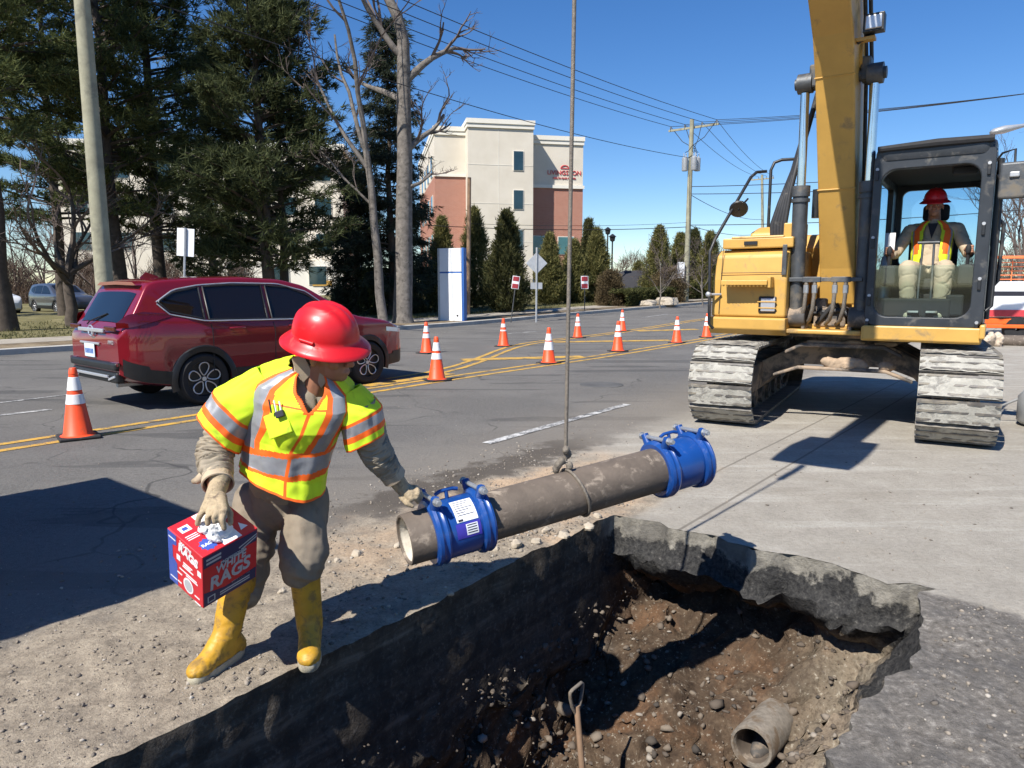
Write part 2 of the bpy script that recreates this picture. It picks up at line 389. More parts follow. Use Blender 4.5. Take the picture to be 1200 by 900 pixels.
# ------------------------------------------------------------------ ground materials
def uvsplit(nt):
    pos = worldco(nt)
    def dot(vec):
        d = NEW(nt, 'ShaderNodeVectorMath', operation='DOT_PRODUCT'); nt.links.new(pos, d.inputs[0]); d.inputs[1].default_value = vec
        return d.outputs['Value']
    return pos, dot((cU, sU, 0)), dot((-sU, cU, 0))
def road_material():
    m, nt, b = nodes('road_surface'); pos, u, v = uvsplit(nt)
    big = nz(nt, 0.6, 5, pos); mid = nz(nt, 3.5, 6, pos, .65); fine = nz(nt, 45, 5, pos, .7); agg = nz(nt, 170, 2, pos)
    # asphalt: grey with pale aggregate, tyre-worn paths, hairline cracks, milky scuffs
    asp = ramp(nt, agg, [(0.32, (0.070, 0.069, 0.068)), (0.55, (0.130, 0.128, 0.125)), (0.72, (0.27, 0.265, 0.255))])
    asp = mix(nt, mth(nt, 'MULTIPLY', sstep(nt, big, .40, .62), .35), asp, (0.19, 0.186, 0.178))
    asp = mix(nt, mth(nt, 'MULTIPLY', sstep(nt, mid, .60, .72), .25), asp, (0.07, 0.069, 0.067))
    g2 = ramp(nt, nz(nt, 30, 9, pos, .82), [(0.33, (.52, .52, .52)), (0.52, (.86, .86, .86)), (0.66, (1, 1, 1))])
    asp = mix(nt, 1.0, mix(nt, 1.0, asp, (1.36, 1.31, 1.24), 'MULTIPLY'), g2, 'MULTIPLY')
    st = NEW(nt, 'ShaderNodeMapping'); st.inputs['Rotation'].default_value = (0, 0, -UA); st.inputs['Scale'].default_value = (0.35, 2.6, 1)
    nt.links.new(pos, st.inputs['Vector'])
    streak = nz(nt, 1.6, 6, st.outputs[0], .6)
    asp = mix(nt, mth(nt, 'MULTIPLY', sstep(nt, streak, .60, .74), .28), asp, (0.25, 0.245, 0.235))
    seal = mth(nt, 'MULTIPLY', sstep(nt, nz(nt, .8, 4, st.outputs[0], .5), .58, .605), mth(nt, 'ADD', .25, mth(nt, 'MULTIPLY', mid, .5)))
    asp = mix(nt, seal, asp, (0.06, 0.059, 0.058))
    vor = NEW(nt, 'ShaderNodeTexVoronoi', feature='DISTANCE_TO_EDGE'); vor.inputs['Scale'].default_value = 0.33
    wv = NEW(nt, 'ShaderNodeVectorMath', operation='ADD'); nt.links.new(pos, wv.inputs[0])
    nvc = NEW(nt, 'ShaderNodeTexNoise'); nvc.inputs['Scale'].default_value = 1.3; nt.links.new(pos, nvc.inputs['Vector'])
    nt.links.new(nvc.outputs['Color'], wv.inputs[1]); nt.links.new(wv.outputs[0], vor.inputs['Vector'])
    crack = mth(nt, 'MULTIPLY', mth(nt, 'SUBTRACT', 1.0, sstep(nt, vor.outputs['Distance'], .0015, .006)), sstep(nt, big, .42, .55))
    asp = mix(nt, mth(nt, 'MULTIPLY', crack, .6), asp, (0.035, 0.035, 0.036))
    # concrete lane slab under the machine, with dried slurry streaks and two saw cuts
    con = ramp(nt, mid, [(0.3, (0.27, 0.255, 0.225)), (0.6, (0.37, 0.35, 0.31)), (0.8, (0.44, 0.42, 0.38))])
    con = mix(nt, mth(nt, 'MULTIPLY', sstep(nt, streak, .50, .66), .55), con, (0.52, 0.505, 0.46))
    con = mix(nt, mth(nt, 'MULTIPLY', sstep(nt, fine, .56, .74), .30), con, (0.18, 0.165, 0.145))
    con = mix(nt, mth(nt, 'MULTIPLY', sstep(nt, big, .53, .68), .35), con, (0.22, 0.195, 0.16))
    for v0 in (1.93, 2.33):
        d = mth(nt, 'ABSOLUTE', mth(nt, 'SUBTRACT', v, v0))
        con = mix(nt, mth(nt, 'MULTIPLY', mth(nt, 'SUBTRACT', 1.0, sstep(nt, d, .006, .016)), .8), con, (0.07, 0.065, 0.06))
    con = mix(nt, 1.0, mix(nt, 1.0, con, (1.38, 1.37, 1.34), 'MULTIPLY'), g2, 'MULTIPLY')
    edge = mth(nt, 'ADD', v, mth(nt, 'MULTIPLY', mth(nt, 'SUBTRACT', mid, .5), .9))
    fcon = mth(nt, 'MULTIPLY', mth(nt, 'SUBTRACT', 1.0, sstep(nt, edge, 3.35, 4.0)), sstep(nt, u, 3.9, 4.05))
    col = mix(nt, fcon, asp, con)
    # spoil and gravel trampled along the trench
    dirt = ramp(nt, nz(nt, 9, 7, pos, .7), [(0.25, (0.13, 0.115, 0.098)), (0.5, (0.275, 0.245, 0.205)), (0.75, (0.40, 0.36, 0.30))])
    dirt = mix(nt, mth(nt, 'MULTIPLY', sstep(nt, agg, .52, .68), .5), dirt, (0.18, 0.165, 0.145))
    dirt = mix(nt, mth(nt, 'MULTIPLY', mth(nt, 'MULTIPLY', sstep(nt, nz(nt, 1.4, 4, pos), .42, .60), sstep(nt, u, 1.6, 3.2)), .75), dirt, (0.45, 0.335, 0.235))
    dirt = mix(nt, 1.0, mix(nt, 1.0, dirt, (1.32, 1.25, 1.14), 'MULTIPLY'), ramp(nt, nz(nt, 55, 9, pos, .85), [(0.34, (.38, .38, .38)), (0.5, (.85, .85, .85)), (0.62, (1, 1, 1))]), 'MULTIPLY')
    inu = mth(nt, 'MULTIPLY', sstep(nt, v, 2.2, 2.35), mth(nt, 'SUBTRACT', 1.0, sstep(nt, mth(nt, 'ADD', u, mth(nt, 'MULTIPLY', mth(nt, 'SUBTRACT', big, .5), 3.0)), 4.6, 6.4)))
    fd = mth(nt, 'MULTIPLY', inu, mth(nt, 'SUBTRACT', 1.0, sstep(nt, edge, 3.45, 3.95)))
    col = mix(nt, fd, col, dirt)
    # dust drifting on to the lane and the dark wet seam next to the cut
    fdust = mth(nt, 'MULTIPLY', mth(nt, 'SUBTRACT', 1.0, sstep(nt, edge, 3.9, 5.6)), .45)
    col = mix(nt, mth(nt, 'MULTIPLY', fdust, mth(nt, 'SUBTRACT', 1.0, fd)), col, (0.27, 0.235, 0.19))
    dd = mth(nt, 'ABSOLUTE', mth(nt, 'SUBTRACT', edge, 3.85))
    fw = mth(nt, 'MULTIPLY', mth(nt, 'SUBTRACT', 1.0, sstep(nt, dd, .12, .30)), mth(nt, 'MULTIPLY', sstep(nt, u, 2.6, 3.4), mth(nt, 'SUBTRACT', 1.0, sstep(nt, u, 5.4, 6.6))))
    col = mix(nt, mth(nt, 'MULTIPLY', fw, .8), col, (0.075, 0.062, 0.050))
    # broken asphalt on the near side of the trench
    old = ramp(nt, nz(nt, 26, 6, pos, .75), [(0.3, (0.07, 0.063, 0.055)), (0.55, (0.19, 0.172, 0.15)), (0.72, (0.40, 0.37, 0.325))])
    old = mix(nt, mth(nt, 'MULTIPLY', sstep(nt, mid, .46, .62), .5), old, (0.10, 0.094, 0.088))
    fo = mth(nt, 'MULTIPLY', mth(nt, 'SUBTRACT', 1.0, sstep(nt, v, 1.0, 1.2)), mth(nt, 'SUBTRACT', 1.0, sstep(nt, u, 4.0, 4.06)))
    col = mix(nt, fo, col, old)
    nt.links.new(col, b.inputs['Base Color']); b.inputs['Roughness'].default_value = 0.88; b.inputs['Specular IOR Level'].default_value = 0.25
    h = mth(nt, 'ADD', mth(nt, 'MULTIPLY', agg, .25), mth(nt, 'ADD', mth(nt, 'MULTIPLY', fine, .35), mth(nt, 'MULTIPLY', mid, .4)))
    bumpn(nt, b, mth(nt, 'ADD', h, mth(nt, 'MULTIPLY', nz(nt, 30, 9, pos, .82), .5)), 0.8, 0.02)
    return m
road_material()
def pit_material():
    m, nt, b = nodes('trench_soil'); pos, u, v = uvsplit(nt)
    sep = NEW(nt, 'ShaderNodeSeparateXYZ'); nt.links.new(pos, sep.inputs[0]); z = sep.outputs['Z']
    big = nz(nt, 2.2, 5, pos); mid = nz(nt, 9, 6, pos, .65); fine = nz(nt, 40, 5, pos, .7)
    soil = ramp(nt, mid, [(0.25, (0.028, 0.019, 0.013)), (0.5, (0.078, 0.054, 0.036)), (0.75, (0.15, 0.108, 0.073))])
    soil = mix(nt, mth(nt, 'MULTIPLY', sstep(nt, big, .50, .64), .55), soil, (0.165, 0.088, 0.047))
    soil = mix(nt, mth(nt, 'MULTIPLY', mth(nt, 'SUBTRACT', 1.0, sstep(nt, v, .7, 1.35)), .55), soil, (0.33, 0.285, 0.215))
    soil = mix(nt, mth(nt, 'MULTIPLY', sstep(nt, fine, .58, .68), .5), soil, (0.46, 0.42, 0.34))
    soil = mix(nt, mth(nt, 'MULTIPLY', sstep(nt, fine, .52, .36), .5), soil, (0.045, 0.030, 0.022))
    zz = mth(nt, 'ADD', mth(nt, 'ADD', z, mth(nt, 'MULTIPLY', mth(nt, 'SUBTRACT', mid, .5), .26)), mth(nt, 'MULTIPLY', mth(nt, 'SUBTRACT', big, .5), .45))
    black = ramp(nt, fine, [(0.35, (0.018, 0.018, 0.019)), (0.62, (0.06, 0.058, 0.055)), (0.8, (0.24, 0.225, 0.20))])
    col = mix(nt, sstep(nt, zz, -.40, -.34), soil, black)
    con = ramp(nt, mid, [(0.3, (0.13, 0.12, 0.10)), (0.65, (0.28, 0.26, 0.22))])
    con = mix(nt, mth(nt, 'MULTIPLY', sstep(nt, fine, .55, .7), .4), con, (0.15, 0.14, 0.125))
    con = mix(nt, mth(nt, 'MULTIPLY', sstep(nt, big, .50, .56), .55), con, (0.09, 0.085, 0.08))
    col = mix(nt, sstep(nt, zz, -.125, -.085), col, con)
    # the long sawn wall is dark layered pavement over sub-base
    st = NEW(nt, 'ShaderNodeMapping'); st.inputs['Scale'].default_value = (0.5, 0.5, 7); nt.links.new(pos, st.inputs['Vector'])
    lay = ramp(nt, nz(nt, 2.0, 5, st.outputs[0], .6), [(0.3, (0.04, 0.034, 0.028)), (0.55, (0.085, 0.07, 0.055)), (0.72, (0.19, 0.16, 0.125))])
    lay = mix(nt, mth(nt, 'MULTIPLY', sstep(nt, fine, .5, .68), .6), lay, (0.17, 0.15, 0.125))
    lay = mix(nt, mth(nt, 'MULTIPLY', sstep(nt, mid, .55, .40), .6), lay, (0.03, 0.027, 0.024))
    fl = mth(nt, 'MULTIPLY', sstep(nt, v, 2.22, 2.32), sstep(nt, z, -.95, -.75))
    fl = mth(nt, 'MULTIPLY', fl, mth(nt, 'SUBTRACT', 1.0, sstep(nt, u, 3.9, 4.02)))
    col = mix(nt, fl, col, lay)
    nt.links.new(col, b.inputs['Base Color']); b.inputs['Roughness'].default_value = 0.95; b.inputs['Specular IOR Level'].default_value = 0.15
    bumpn(nt, b, mth(nt, 'ADD', mid, mth(nt, 'MULTIPLY', fine, .6)), 0.8, 0.025)
    return m
pit_material()
def simple_ground(name, stops, scale, bs):
    m, nt, b = nodes(name); pos = worldco(nt)
    nt.links.new(ramp(nt, nz(nt, scale, 7, pos, .68), stops), b.inputs['Base Color'])
    b.inputs['Roughness'].default_value = 0.95; b.inputs['Specular IOR Level'].default_value = 0.2
    bumpn(nt, b, nz(nt, bs, 4, pos), .5, .02)
simple_ground('lawn_mat', [(0.3, (0.10, 0.085, 0.045)), (0.5, (0.15, 0.135, 0.06)), (0.72, (0.25, 0.215, 0.12))], 0.9, 30)
simple_ground('walk_mat', [(0.3, (0.27, 0.235, 0.19)), (0.7, (0.42, 0.38, 0.32))], 1.2, 60)
simple_ground('verge_mat', [(0.3, (0.10, 0.075, 0.05)), (0.55, (0.22, 0.17, 0.11)), (0.75, (0.33, 0.28, 0.19))], 2.2, 40)
simple_ground('kerb_mat', [(0.3, (0.33, 0.31, 0.28)), (0.7, (0.50, 0.48, 0.44))], 3, 60)
simple_ground('lot_mat', [(0.3, (0.07, 0.07, 0.072)), (0.7, (0.15, 0.148, 0.145))], 1.5, 60)
def paint_mat(name, c, wear, under=(0.095, 0.094, 0.094)):
    m, nt, b = nodes(name); pos = worldco(nt)
    f = mth(nt, 'ADD', mth(nt, 'MULTIPLY', nz(nt, 5, 6, pos, .7), .55), mth(nt, 'MULTIPLY', nz(nt, 110, 3, pos), .45))
    nt.links.new(mix(nt, sstep(nt, f, wear - .05, wear + .06), c, under), b.inputs['Base Color'])
    b.inputs['Roughness'].default_value = 0.75; bumpn(nt, b, nz(nt, 150, 2, pos), .4, .006)
paint_mat('paint_yellow', (0.58, 0.34, 0.055), .535)
paint_mat('paint_white', (0.62, 0.61, 0.58), .485)

# ------------------------------------------------------------------ road sheet with the trench opening
PU0, PU1, PV0, PV1 = -1.7, 4.1, 0.5, 2.4
def n1(x, y, s, k=0.0): return noise.noise(Vector((x * s + k, y * s - k, k * 1.7)))
def gwarp(u, v):
    f = math.exp(-((u - PU1) / .30) ** 2)
    if 0.25 < v < 2.65: u += f * (0.07 * n1(v, 0, 2.2, 3) + 0.08 * n1(v, 0, 6, 5) + 0.035 * n1(v, 0, 17, 6) + 0.10 * max(0, min(1, (2.2 - abs(v - 1.9) * 3) / 2)) * .6)
    g = math.exp(-((v - PV0) / .22) ** 2)
    if u < PU1 + .3: v += g * (0.09 * n1(u, 0, 1.3, 9) + 0.06 * n1(u, 0, 5, 2) + 0.03 * n1(u, 0, 14, 2)) * min(1, max(0, (PU1 + .3 - u) / .3))
    h = math.exp(-((v - PV1) / .2) ** 2)
    if u < PU1 + .3: v += h * (0.018 * n1(u, 0, 2.0, 19) + 0.010 * n1(u, 0, 9, 4))
    return u, v
def ground_z(u, v):
    z = rise(u)
    if -4 < u < 14 and -4 < v < 6:
        dirt = max(0.0, min(1.0, (4.0 - v) / .5)) * max(0.0, min(1.0, (5.5 - u) / 1.2)) * (1.0 if v > 2.2 else 0.0)
        z += dirt * (0.020 * n1(u, v, 2.4, 1) + 0.012 * n1(u, v, 8, 2) + 0.007 * n1(u, v, 20, 3))
        # spoil ridge near the far corner of the cut
        b_ = math.exp(-((v - 2.85) / .34) ** 2) * math.exp(-((u - 3.75) / .75) ** 2)
        z += b_ * (0.05 + 0.07 * abs(n1(u, v, 5, 6)) + 0.02 * n1(u, v, 16, 7))
        if v < PV0 + .25 and u < PU1:
            z += 0.022 * n1(u, v, 3, 4) + 0.014 * n1(u, v, 11, 8) + 0.006 * n1(u, v, 30, 8)
        if u >= PU1 and v < 3.6: z += 0.004 * n1(u, v, 4, 5)
    return z
def axis(pts):
    out = []
    for (a, b_, s) in pts:
        n = max(1, round((b_ - a) / s)); out += [a + (b_ - a) * i / n for i in range(n)]
    return out + [pts[-1][1]]
us = axis([(-60, -8, 4), (-8, -1.7, .45), (-1.7, 0.4, .08), (.4, 4.1, .032), (4.1, 6, .05), (6, 14, .4), (14, 60, 2), (60, 300, 15)])
vs_ = axis([(-60, -10, 10), (-10, -3, 1.0), (-3, -1, .15), (-1, .5, .04), (.5, 2.4, .1), (2.4, 4.0, .032), (4.0, 6, .25), (6, 19, 1.0)])
mb = MB(); idx = {}
for i, u in enumerate(us):
    for j, v in enumerate(vs_):
        w = gwarp(u, v); idx[i, j] = len(mb.v)
        mb.v.append(tuple(R(w[0], w[1], ground_z(*w))))
for i in range(len(us) - 1):
    for j in range(len(vs_) - 1):
        cu_, cv_ = (us[i] + us[i + 1]) / 2, (vs_[j] + vs_[j + 1]) / 2
        if PU0 < cu_ < PU1 and PV0 < cv_ < PV1: continue
        mb.f.append((idx[i, j], idx[i + 1, j], idx[i + 1, j + 1], idx[i, j + 1])); mb.m.append(0)
road = struct(mb.build('road', MT['road_surface'], smooth=60))

# ------------------------------------------------------------------ trench walls and bottom
def prof(pts, n=52):
    L = [0.0]
    for a, b_ in zip(pts, pts[1:]): L.append(L[-1] + math.hypot(b_[0] - a[0], b_[1] - a[1]))
    out = []
    for k in range(n):
        s = L[-1] * k / (n - 1)
        for q in range(len(L) - 1):
            if s <= L[q + 1] + 1e-9:
                t = (s - L[q]) / (L[q + 1] - L[q]); out.append((pts[q][0] * (1 - t) + pts[q + 1][0] * t, pts[q][1] * (1 - t) + pts[q + 1][1] * t)); break
    return out
pL = prof([(0, 0), (.0, -.10), (.012, -.45), (.03, -.74), (.0, -.90), (.06, -1.15), (.12, -1.45), (.30, -1.62), (.55, -1.70)])
pF = prof([(0, 0), (.012, -.24), (.05, -.24), (.02, -.34), (-.14, -.50), (.06, -.74), (.40, -.92), (.74, -1.14), (1.05, -1.48), (1.3, -1.7)])
pR = prof([(0, 0), (-.01, -.10), (.04, -.18), (.18, -.42), (.42, -.80), (.66, -1.2), (.84, -1.5), (1.0, -1.70)])
pN = prof([(0, 0), (0, -.3), (.05, -.7), (.2, -1.2), (.5, -1.6), (.8, -1.70)])
per = [('L', u, PV1) for u in axis([(PU0, 0, .10), (0, PU1, .03)])[:-1]] + [('F', PU1, v) for v in axis([(PV0, PV1, .03)])[:0:-1]] + \
      [('R', u, PV0) for u in axis([(PU0, 0, .10), (0, PU1, .03)])[:0:-1]] + [('N', PU0, v) for v in axis([(PV0, PV1, .12)])[:-1]]
rings = []
for k in range(52):
    ring = []
    for side, u, v in per:
        ru = (u - PU0) / (PU1 - PU0); rv = (v - PV0) / (PV1 - PV0)
        wu, wv = gwarp(u, v)
        a0, a1 = PU0 + pN[k][0], PU1 - pF[k][0]; b0, b1 = PV0 + pR[k][0], PV1 - pL[k][0]
        uu = a0 + (a1 - a0) * ru + (wu - u) * max(0, 1 - k / 18); vv = b0 + (b1 - b0) * rv + (wv - v) * max(0, 1 - k / 18)
        if k > 0 and pF[k][1] < -.30:
            e_ = max(0, min(1, (v - .95) / .25)) * math.exp(-((pF[k][1] + .60) / .19) ** 2) * max(0, 1 - (PU1 - u) / .6)
            uu += .34 * e_
        W = {'L': max(0, .35 - (PV1 - v)), 'F': max(0, .35 - (PU1 - u)), 'R': max(0, .35 - (v - PV0)), 'N': max(0, .35 - (u - PU0))}
        s_ = sum(W.values()); z = (W['L'] * pL[k][1] + W['F'] * pF[k][1] + W['R'] * pR[k][1] + W['N'] * pN[k][1]) / s_
        if k == 0: z = ground_z(wu, wv)
        p = R(uu, vv, z)
        if k > 0:
            amp = 0.013 if z > -.16 else 0.026 + 0.065 * min(1, (-z - .22) / .3)
            if side == 'L' and z > -.74 and u < 3.9: amp = 0.016
            if side == 'F' and -.45 < z < -.16: amp += .022
            q = p * 3.1; w1 = noise.noise_vector(q); w2 = noise.noise_vector(p * 9.0 + Vector((5, 5, 5))); w3 = noise.noise_vector(p * 24.0)
            p = p + (w1 + w2 * .75 + w3 * .32) * amp
            if z < -.55: p.z += .05 * abs(noise.noise(p * 6.5))
        ring.append(p)
    rings.append(ring)
mb = MB(); mb.loft([r[::-1] for r in rings], cap=False)
n_ = len(per); mb.f.append(tuple(51 * n_ + i for i in range(n_))); mb.m.append(0)
trench = struct(mb.build('trench', MT['trench_soil'], smooth=70))
pit_rings = rings
def pit_point(u, v):                    # lowest height of the trench surface near a spot
    best = None
    q = R(u, v)
    for ring in pit_rings[6:]:
        for p in ring[::2]:
            d = (p.x - q.x) ** 2 + (p.y - q.y) ** 2
            if best is None or d < best[0]: best = (d, p)
    return best[1]

# loose stones, too many to count
_phi = (1 + 5 ** .5) / 2
ICO_V = np.array([(-1, _phi, 0), (1, _phi, 0), (-1, -_phi, 0), (1, -_phi, 0), (0, -1, _phi), (0, 1, _phi), (0, -1, -_phi), (0, 1, -_phi), (_phi, 0, -1), (_phi, 0, 1), (-_phi, 0, -1), (-_phi, 0, 1)]) / 1.9
ICO_F = np.array([(0, 11, 5), (0, 5, 1), (0, 1, 7), (0, 7, 10), (0, 10, 11), (1, 5, 9), (5, 11, 4), (11, 10, 2), (10, 7, 6), (7, 1, 8), (3, 9, 4), (3, 4, 2), (3, 2, 6), (3, 6, 8), (3, 8, 9), (4, 9, 5), (2, 4, 11), (6, 2, 10), (8, 6, 7), (9, 8, 1)])
nr = np.random.default_rng(11)
def rocks(name, pts, sizes, m, parent=None):
    V, F = [], []
    for k, (p, s) in enumerate(zip(pts, sizes)):
        v = ICO_V * (1 + nr.uniform(-.45, .35, (12, 1))) * nr.uniform(.5, 1.25, 3) * s
        a = nr.uniform(0, 6.28); c_, s_ = math.cos(a), math.sin(a)
        v = v @ np.array([[c_, s_, 0], [-s_, c_, 0], [0, 0, 1]]); v[:, 2] *= .75
        V.append(v + np.array([p[0], p[1], p[2] + s * .22])); F.append(ICO_F + 12 * k)
    return np_obj(name, np.concatenate(V), np.concatenate(F), m, parent)
pts, sz = [], []
while len(pts) < 9000:
    u = rnd.uniform(-.6, 5.6); v = 2.45 + rnd.random() ** 1.25 * 1.9
    if rnd.random() > (1.0 if n1(u, v, 1.6, 2) > -.05 else .45): continue
    w = gwarp(u, v); pts.append(R(*w, ground_z(*w))); sz.append(0.0025 + 0.0105 * rnd.random() ** 5)
for _ in range(700):
    u = rnd.gauss(3.7, .5); v = rnd.gauss(2.78, .22)
    if v > 2.44 and u < 5: pts.append(R(u, v, ground_z(u, v))); sz.append(0.004 + 0.022 * rnd.random() ** 4)
for _ in range(3200):
    u = rnd.uniform(.5, 4.0); v = rnd.uniform(-.9, .42); pts.append(R(u, v, ground_z(u, v))); sz.append(0.0025 + 0.011 * rnd.random() ** 3)
for _ in range(700):
    u = rnd.uniform(4.15, 7.5); v = rnd.uniform(.2, 4.2); pts.append(R(u, v, ground_z(u, v))); sz.append(0.003 + 0.009 * rnd.random() ** 4)
for _ in range(350):
    u = rnd.uniform(.5, 7.5); v = rnd.uniform(4.2, 7.5); pts.append(R(u, v, 0)); sz.append(0.003 + 0.007 * rnd.random() ** 4)
struct(rocks('gravel', pts, sz, MT['gravel']), 'stuff')
pts, sz = [], []
for _ in range(7000):
    r_ = pit_rings[rnd.randrange(13, 52)]; p = r_[rnd.randrange(len(r_))]
    pts.append(p + Vector((rnd.uniform(-.02, .02), rnd.uniform(-.02, .02), 0))); sz.append(0.004 + 0.026 * rnd.random() ** 4)
for _ in range(260):
    r_ = pit_rings[rnd.randrange(20, 48)]; p = r_[rnd.randrange(len(r_))]; pts.append(p); sz.append(0.02 + 0.035 * rnd.random() ** 2)
struct(rocks('trench_rubble', pts, sz, MT['rubble_dark']), 'stuff')
# bigger clods that can be picked out one by one
def clod(name, p, s, m, label, group, flat=.7):
    b_ = MB(); g = 14; rows = []
    sd = rnd.random() * 50
    for j in range(9):
        a = -math.pi / 2 + math.pi * j / 8; row = []
        for i in range(g):
            t = 2 * math.pi * i / g; d = Vector((max(math.cos(a), .03) * math.cos(t), max(math.cos(a), .03) * math.sin(t), math.sin(a)))
            rr = 1 + .38 * noise.noise(d * 1.3 + Vector((sd, 0, 0))) + .2 * noise.noise(d * 3.5 + Vector((0, sd, 0)))
            row.append(Vector((d.x * rr * s, d.y * rr * s * .8, d.z * rr * s * flat)))
        rows.append(row)
    b_.loft(rows); o = b_.build(name, m, smooth=30); o.location = p + Vector((0, 0, s * flat * .55)); o.rotation_euler = (0, 0, rnd.random() * 6)
    return tag(o, label, 'stone', group)
for (px, py, s) in [(466, 640, .030), (418, 648, .034), (300, 705, .026), (395, 655, .022), (352, 664, .03), (540, 640, .02), (330, 690, .022), (605, 642, .04), (628, 636, .034), (660, 628, .042), (690, 618, .038), (640, 622, .03), (580, 645, .028), (700, 606, .03), (528, 694, .018), (290, 658, .03)]:
    g = G(px, py, .02); u, v = UV(g)
    clod('stone', R(u, v, ground_z(u, v) - .004), s, MT['stone'], 'pale angular stone lying in the loose spoil along the sawn trench edge', 'stones in the spoil beside the trench')

# ------------------------------------------------------------------ painted markings, kerb, verge, pavement, lawn
def strip(name, m, pts, w, lift=.005):
    b_ = MB(); n = len(pts)
    for k, (u, v) in enumerate(pts):
        a = pts[max(0, k - 1)]; c_ = pts[min(n - 1, k + 1)]
        d = Vector((c_[0] - a[0], c_[1] - a[1])).normalized(); nn = Vector((-d.y, d.x))
        for s in (-1, 1):
            uu, vv = u + nn.x * w / 2 * s, v + nn.y * w / 2 * s
            b_.v.append(tuple(R(uu, vv, rise(uu) + lift)))
    for k in range(n - 1): b_.f.append((2 * k, 2 * k + 2, 2 * k + 3, 2 * k + 1)); b_.m.append(0)
    return struct(b_.build(name, m, smooth=None))
def line(u0, u1, f, n=30): return [(u0 + (u1 - u0) * i / n, f(u0 + (u1 - u0) * i / n)) for i in range(n + 1)]
nearv = lambda u: 8.05 + .30 * max(0.0, min(1.0, (u - 1) / 8.0)) + max(0, u - 14) * .055
farv = lambda u: 8.95 if u < 8 else 8.95 + 2.95 * (lambda t: t * t * (3 - 2 * t))(min(1.0, (u - 8) / 8.5)) + max(0, u - 16) * .05
strip('road_marking', MT['paint_yellow'], line(-10, 90, lambda u: nearv(u) - .16, 60), .11)
strip('road_marking', MT['paint_yellow'], line(-10, 90, lambda u: nearv(u) + .16, 60), .11, .0055)
strip('road_marking', MT['paint_yellow'], line(8, 90, lambda u: farv(u) - .15, 80), .11, .006)
strip('road_marking', MT['paint_yellow'], line(8, 90, lambda u: farv(u) + .15, 80), .11, .0065)
strip('road_marking', MT['paint_yellow'], [(7.2, 8.70), (9.2, 8.78)], .26, .007)
for (a, b_) in [((541, 422), (683, 418)), ((649, 401), (785, 399)), ((747, 389), (817, 388))]:
    strip('road_marking', MT['paint_yellow'], [UV(G(*a)), UV(G(*b_))], .42, .0075)
for (a, b_) in [((570, 520), (735, 474)), ((-60, 494), (60, 480)), ((595, 391), (632, 388.5)), ((753, 376.5), (782, 373.5))]:
    strip('road_marking', MT['paint_white'], [UV(G(*a)), UV(G(*b_))], .11, .006)
strip('road_marking', MT['paint_white'], [UV(G(-40, 477)), UV(G(95, 461))], .07, .006)
def band(name, m, v0, v1, z0, z1, u0=-60, u1=300, step=4, skirt=True):
    b_ = MB(); a = axis([(u0, u1, step)])
    sec = ([(v0, z0 - .3)] if skirt else []) + [(v0, z0), (v1, z1)] + ([(v1, z1 - .3)] if skirt else [])
    b_.loft([[R(u, v, rise(u) + z) for v, z in sec] for u in a], cap=False, closed=False)
    return struct(b_.build(name, m, smooth=25))
band('kerb', MT['kerb_mat'], 19.0, 19.22, .13, .14)
band('verge', MT['verge_mat'], 19.22, 20.5, .13, .15)
band('pavement', MT['walk_mat'], 20.5, 22.2, .155, .16)
lawn_mb = MB(); la = axis([(-120, 0, 10), (0, 60, 2.5), (60, 400, 20)]); lv = axis([(22.2, 60, 2.2), (60, 500, 40)])
lawn_mb.loft([[R(u, v, rise(min(u, 110)) + .15 + (.35 * n1(u, v, .08, 3) if 30 < v < 60 else 0) * min(1, (v - 26) / 8 if v > 26 else 0) ) for v in lv] for u in la], cap=False, closed=False)
struct(lawn_mb.build('lawn', MT['lawn_mat'], smooth=60))
far = MB(); far.add([(-2500, -2500, -3), (2500, -2500, -3), (2500, 2500, -3), (-2500, 2500, -3)], [(0, 1, 2, 3)])
struct(far.build('ground', MT['lawn_mat'], smooth=None))
# round utility cover in the lane
cv = G(705, 451); b_ = MB(); b_.lathe([(0.001, .008), (.34, .008), (.345, .002)], n=28)
o = b_.build('manhole_cover', MT['lot_mat'], smooth=30); o.location = cv; tag(o, 'round worn utility cover set flush in the asphalt lane', 'manhole cover')
# ------------------------------------------------------------------ vegetation
def leaves(pts, dirs, k, length, width, spread, rs, jit=0.0):
    pts = np.asarray(pts); dirs = np.asarray(dirs); n = len(pts)
    p = np.repeat(pts, k, 0); d = np.repeat(dirs, k, 0) + rs.normal(0, spread, (n * k, 3))
    d /= np.linalg.norm(d, axis=1, keepdims=True) + 1e-9
    if jit: p = p + rs.normal(0, jit, p.shape)
    side = np.cross(d, rs.normal(0, 1, d.shape)); side /= np.linalg.norm(side, axis=1, keepdims=True) + 1e-9
    L = length * rs.uniform(.6, 1.25, (n * k, 1)); w = width * rs.uniform(.6, 1.3, (n * k, 1))
    V = np.empty((n * k, 3, 3)); V[:, 0] = p - side * w; V[:, 1] = p + side * w; V[:, 2] = p + d * L
    return V.reshape(-1, 3), np.arange(n * k * 3).reshape(-1, 3)
def wig(p, d, L, n, amp, droop=0.0, up=0.0):
    pts = [Vector(p)]; d = Vector(d).normalized()
    for i in range(n):
        d = (d + Vector((rnd.gauss(0, amp), rnd.gauss(0, amp), rnd.gauss(0, amp * .6) - droop + up))).normalized()
        pts.append(pts[-1] + d * (L / n))
    return pts
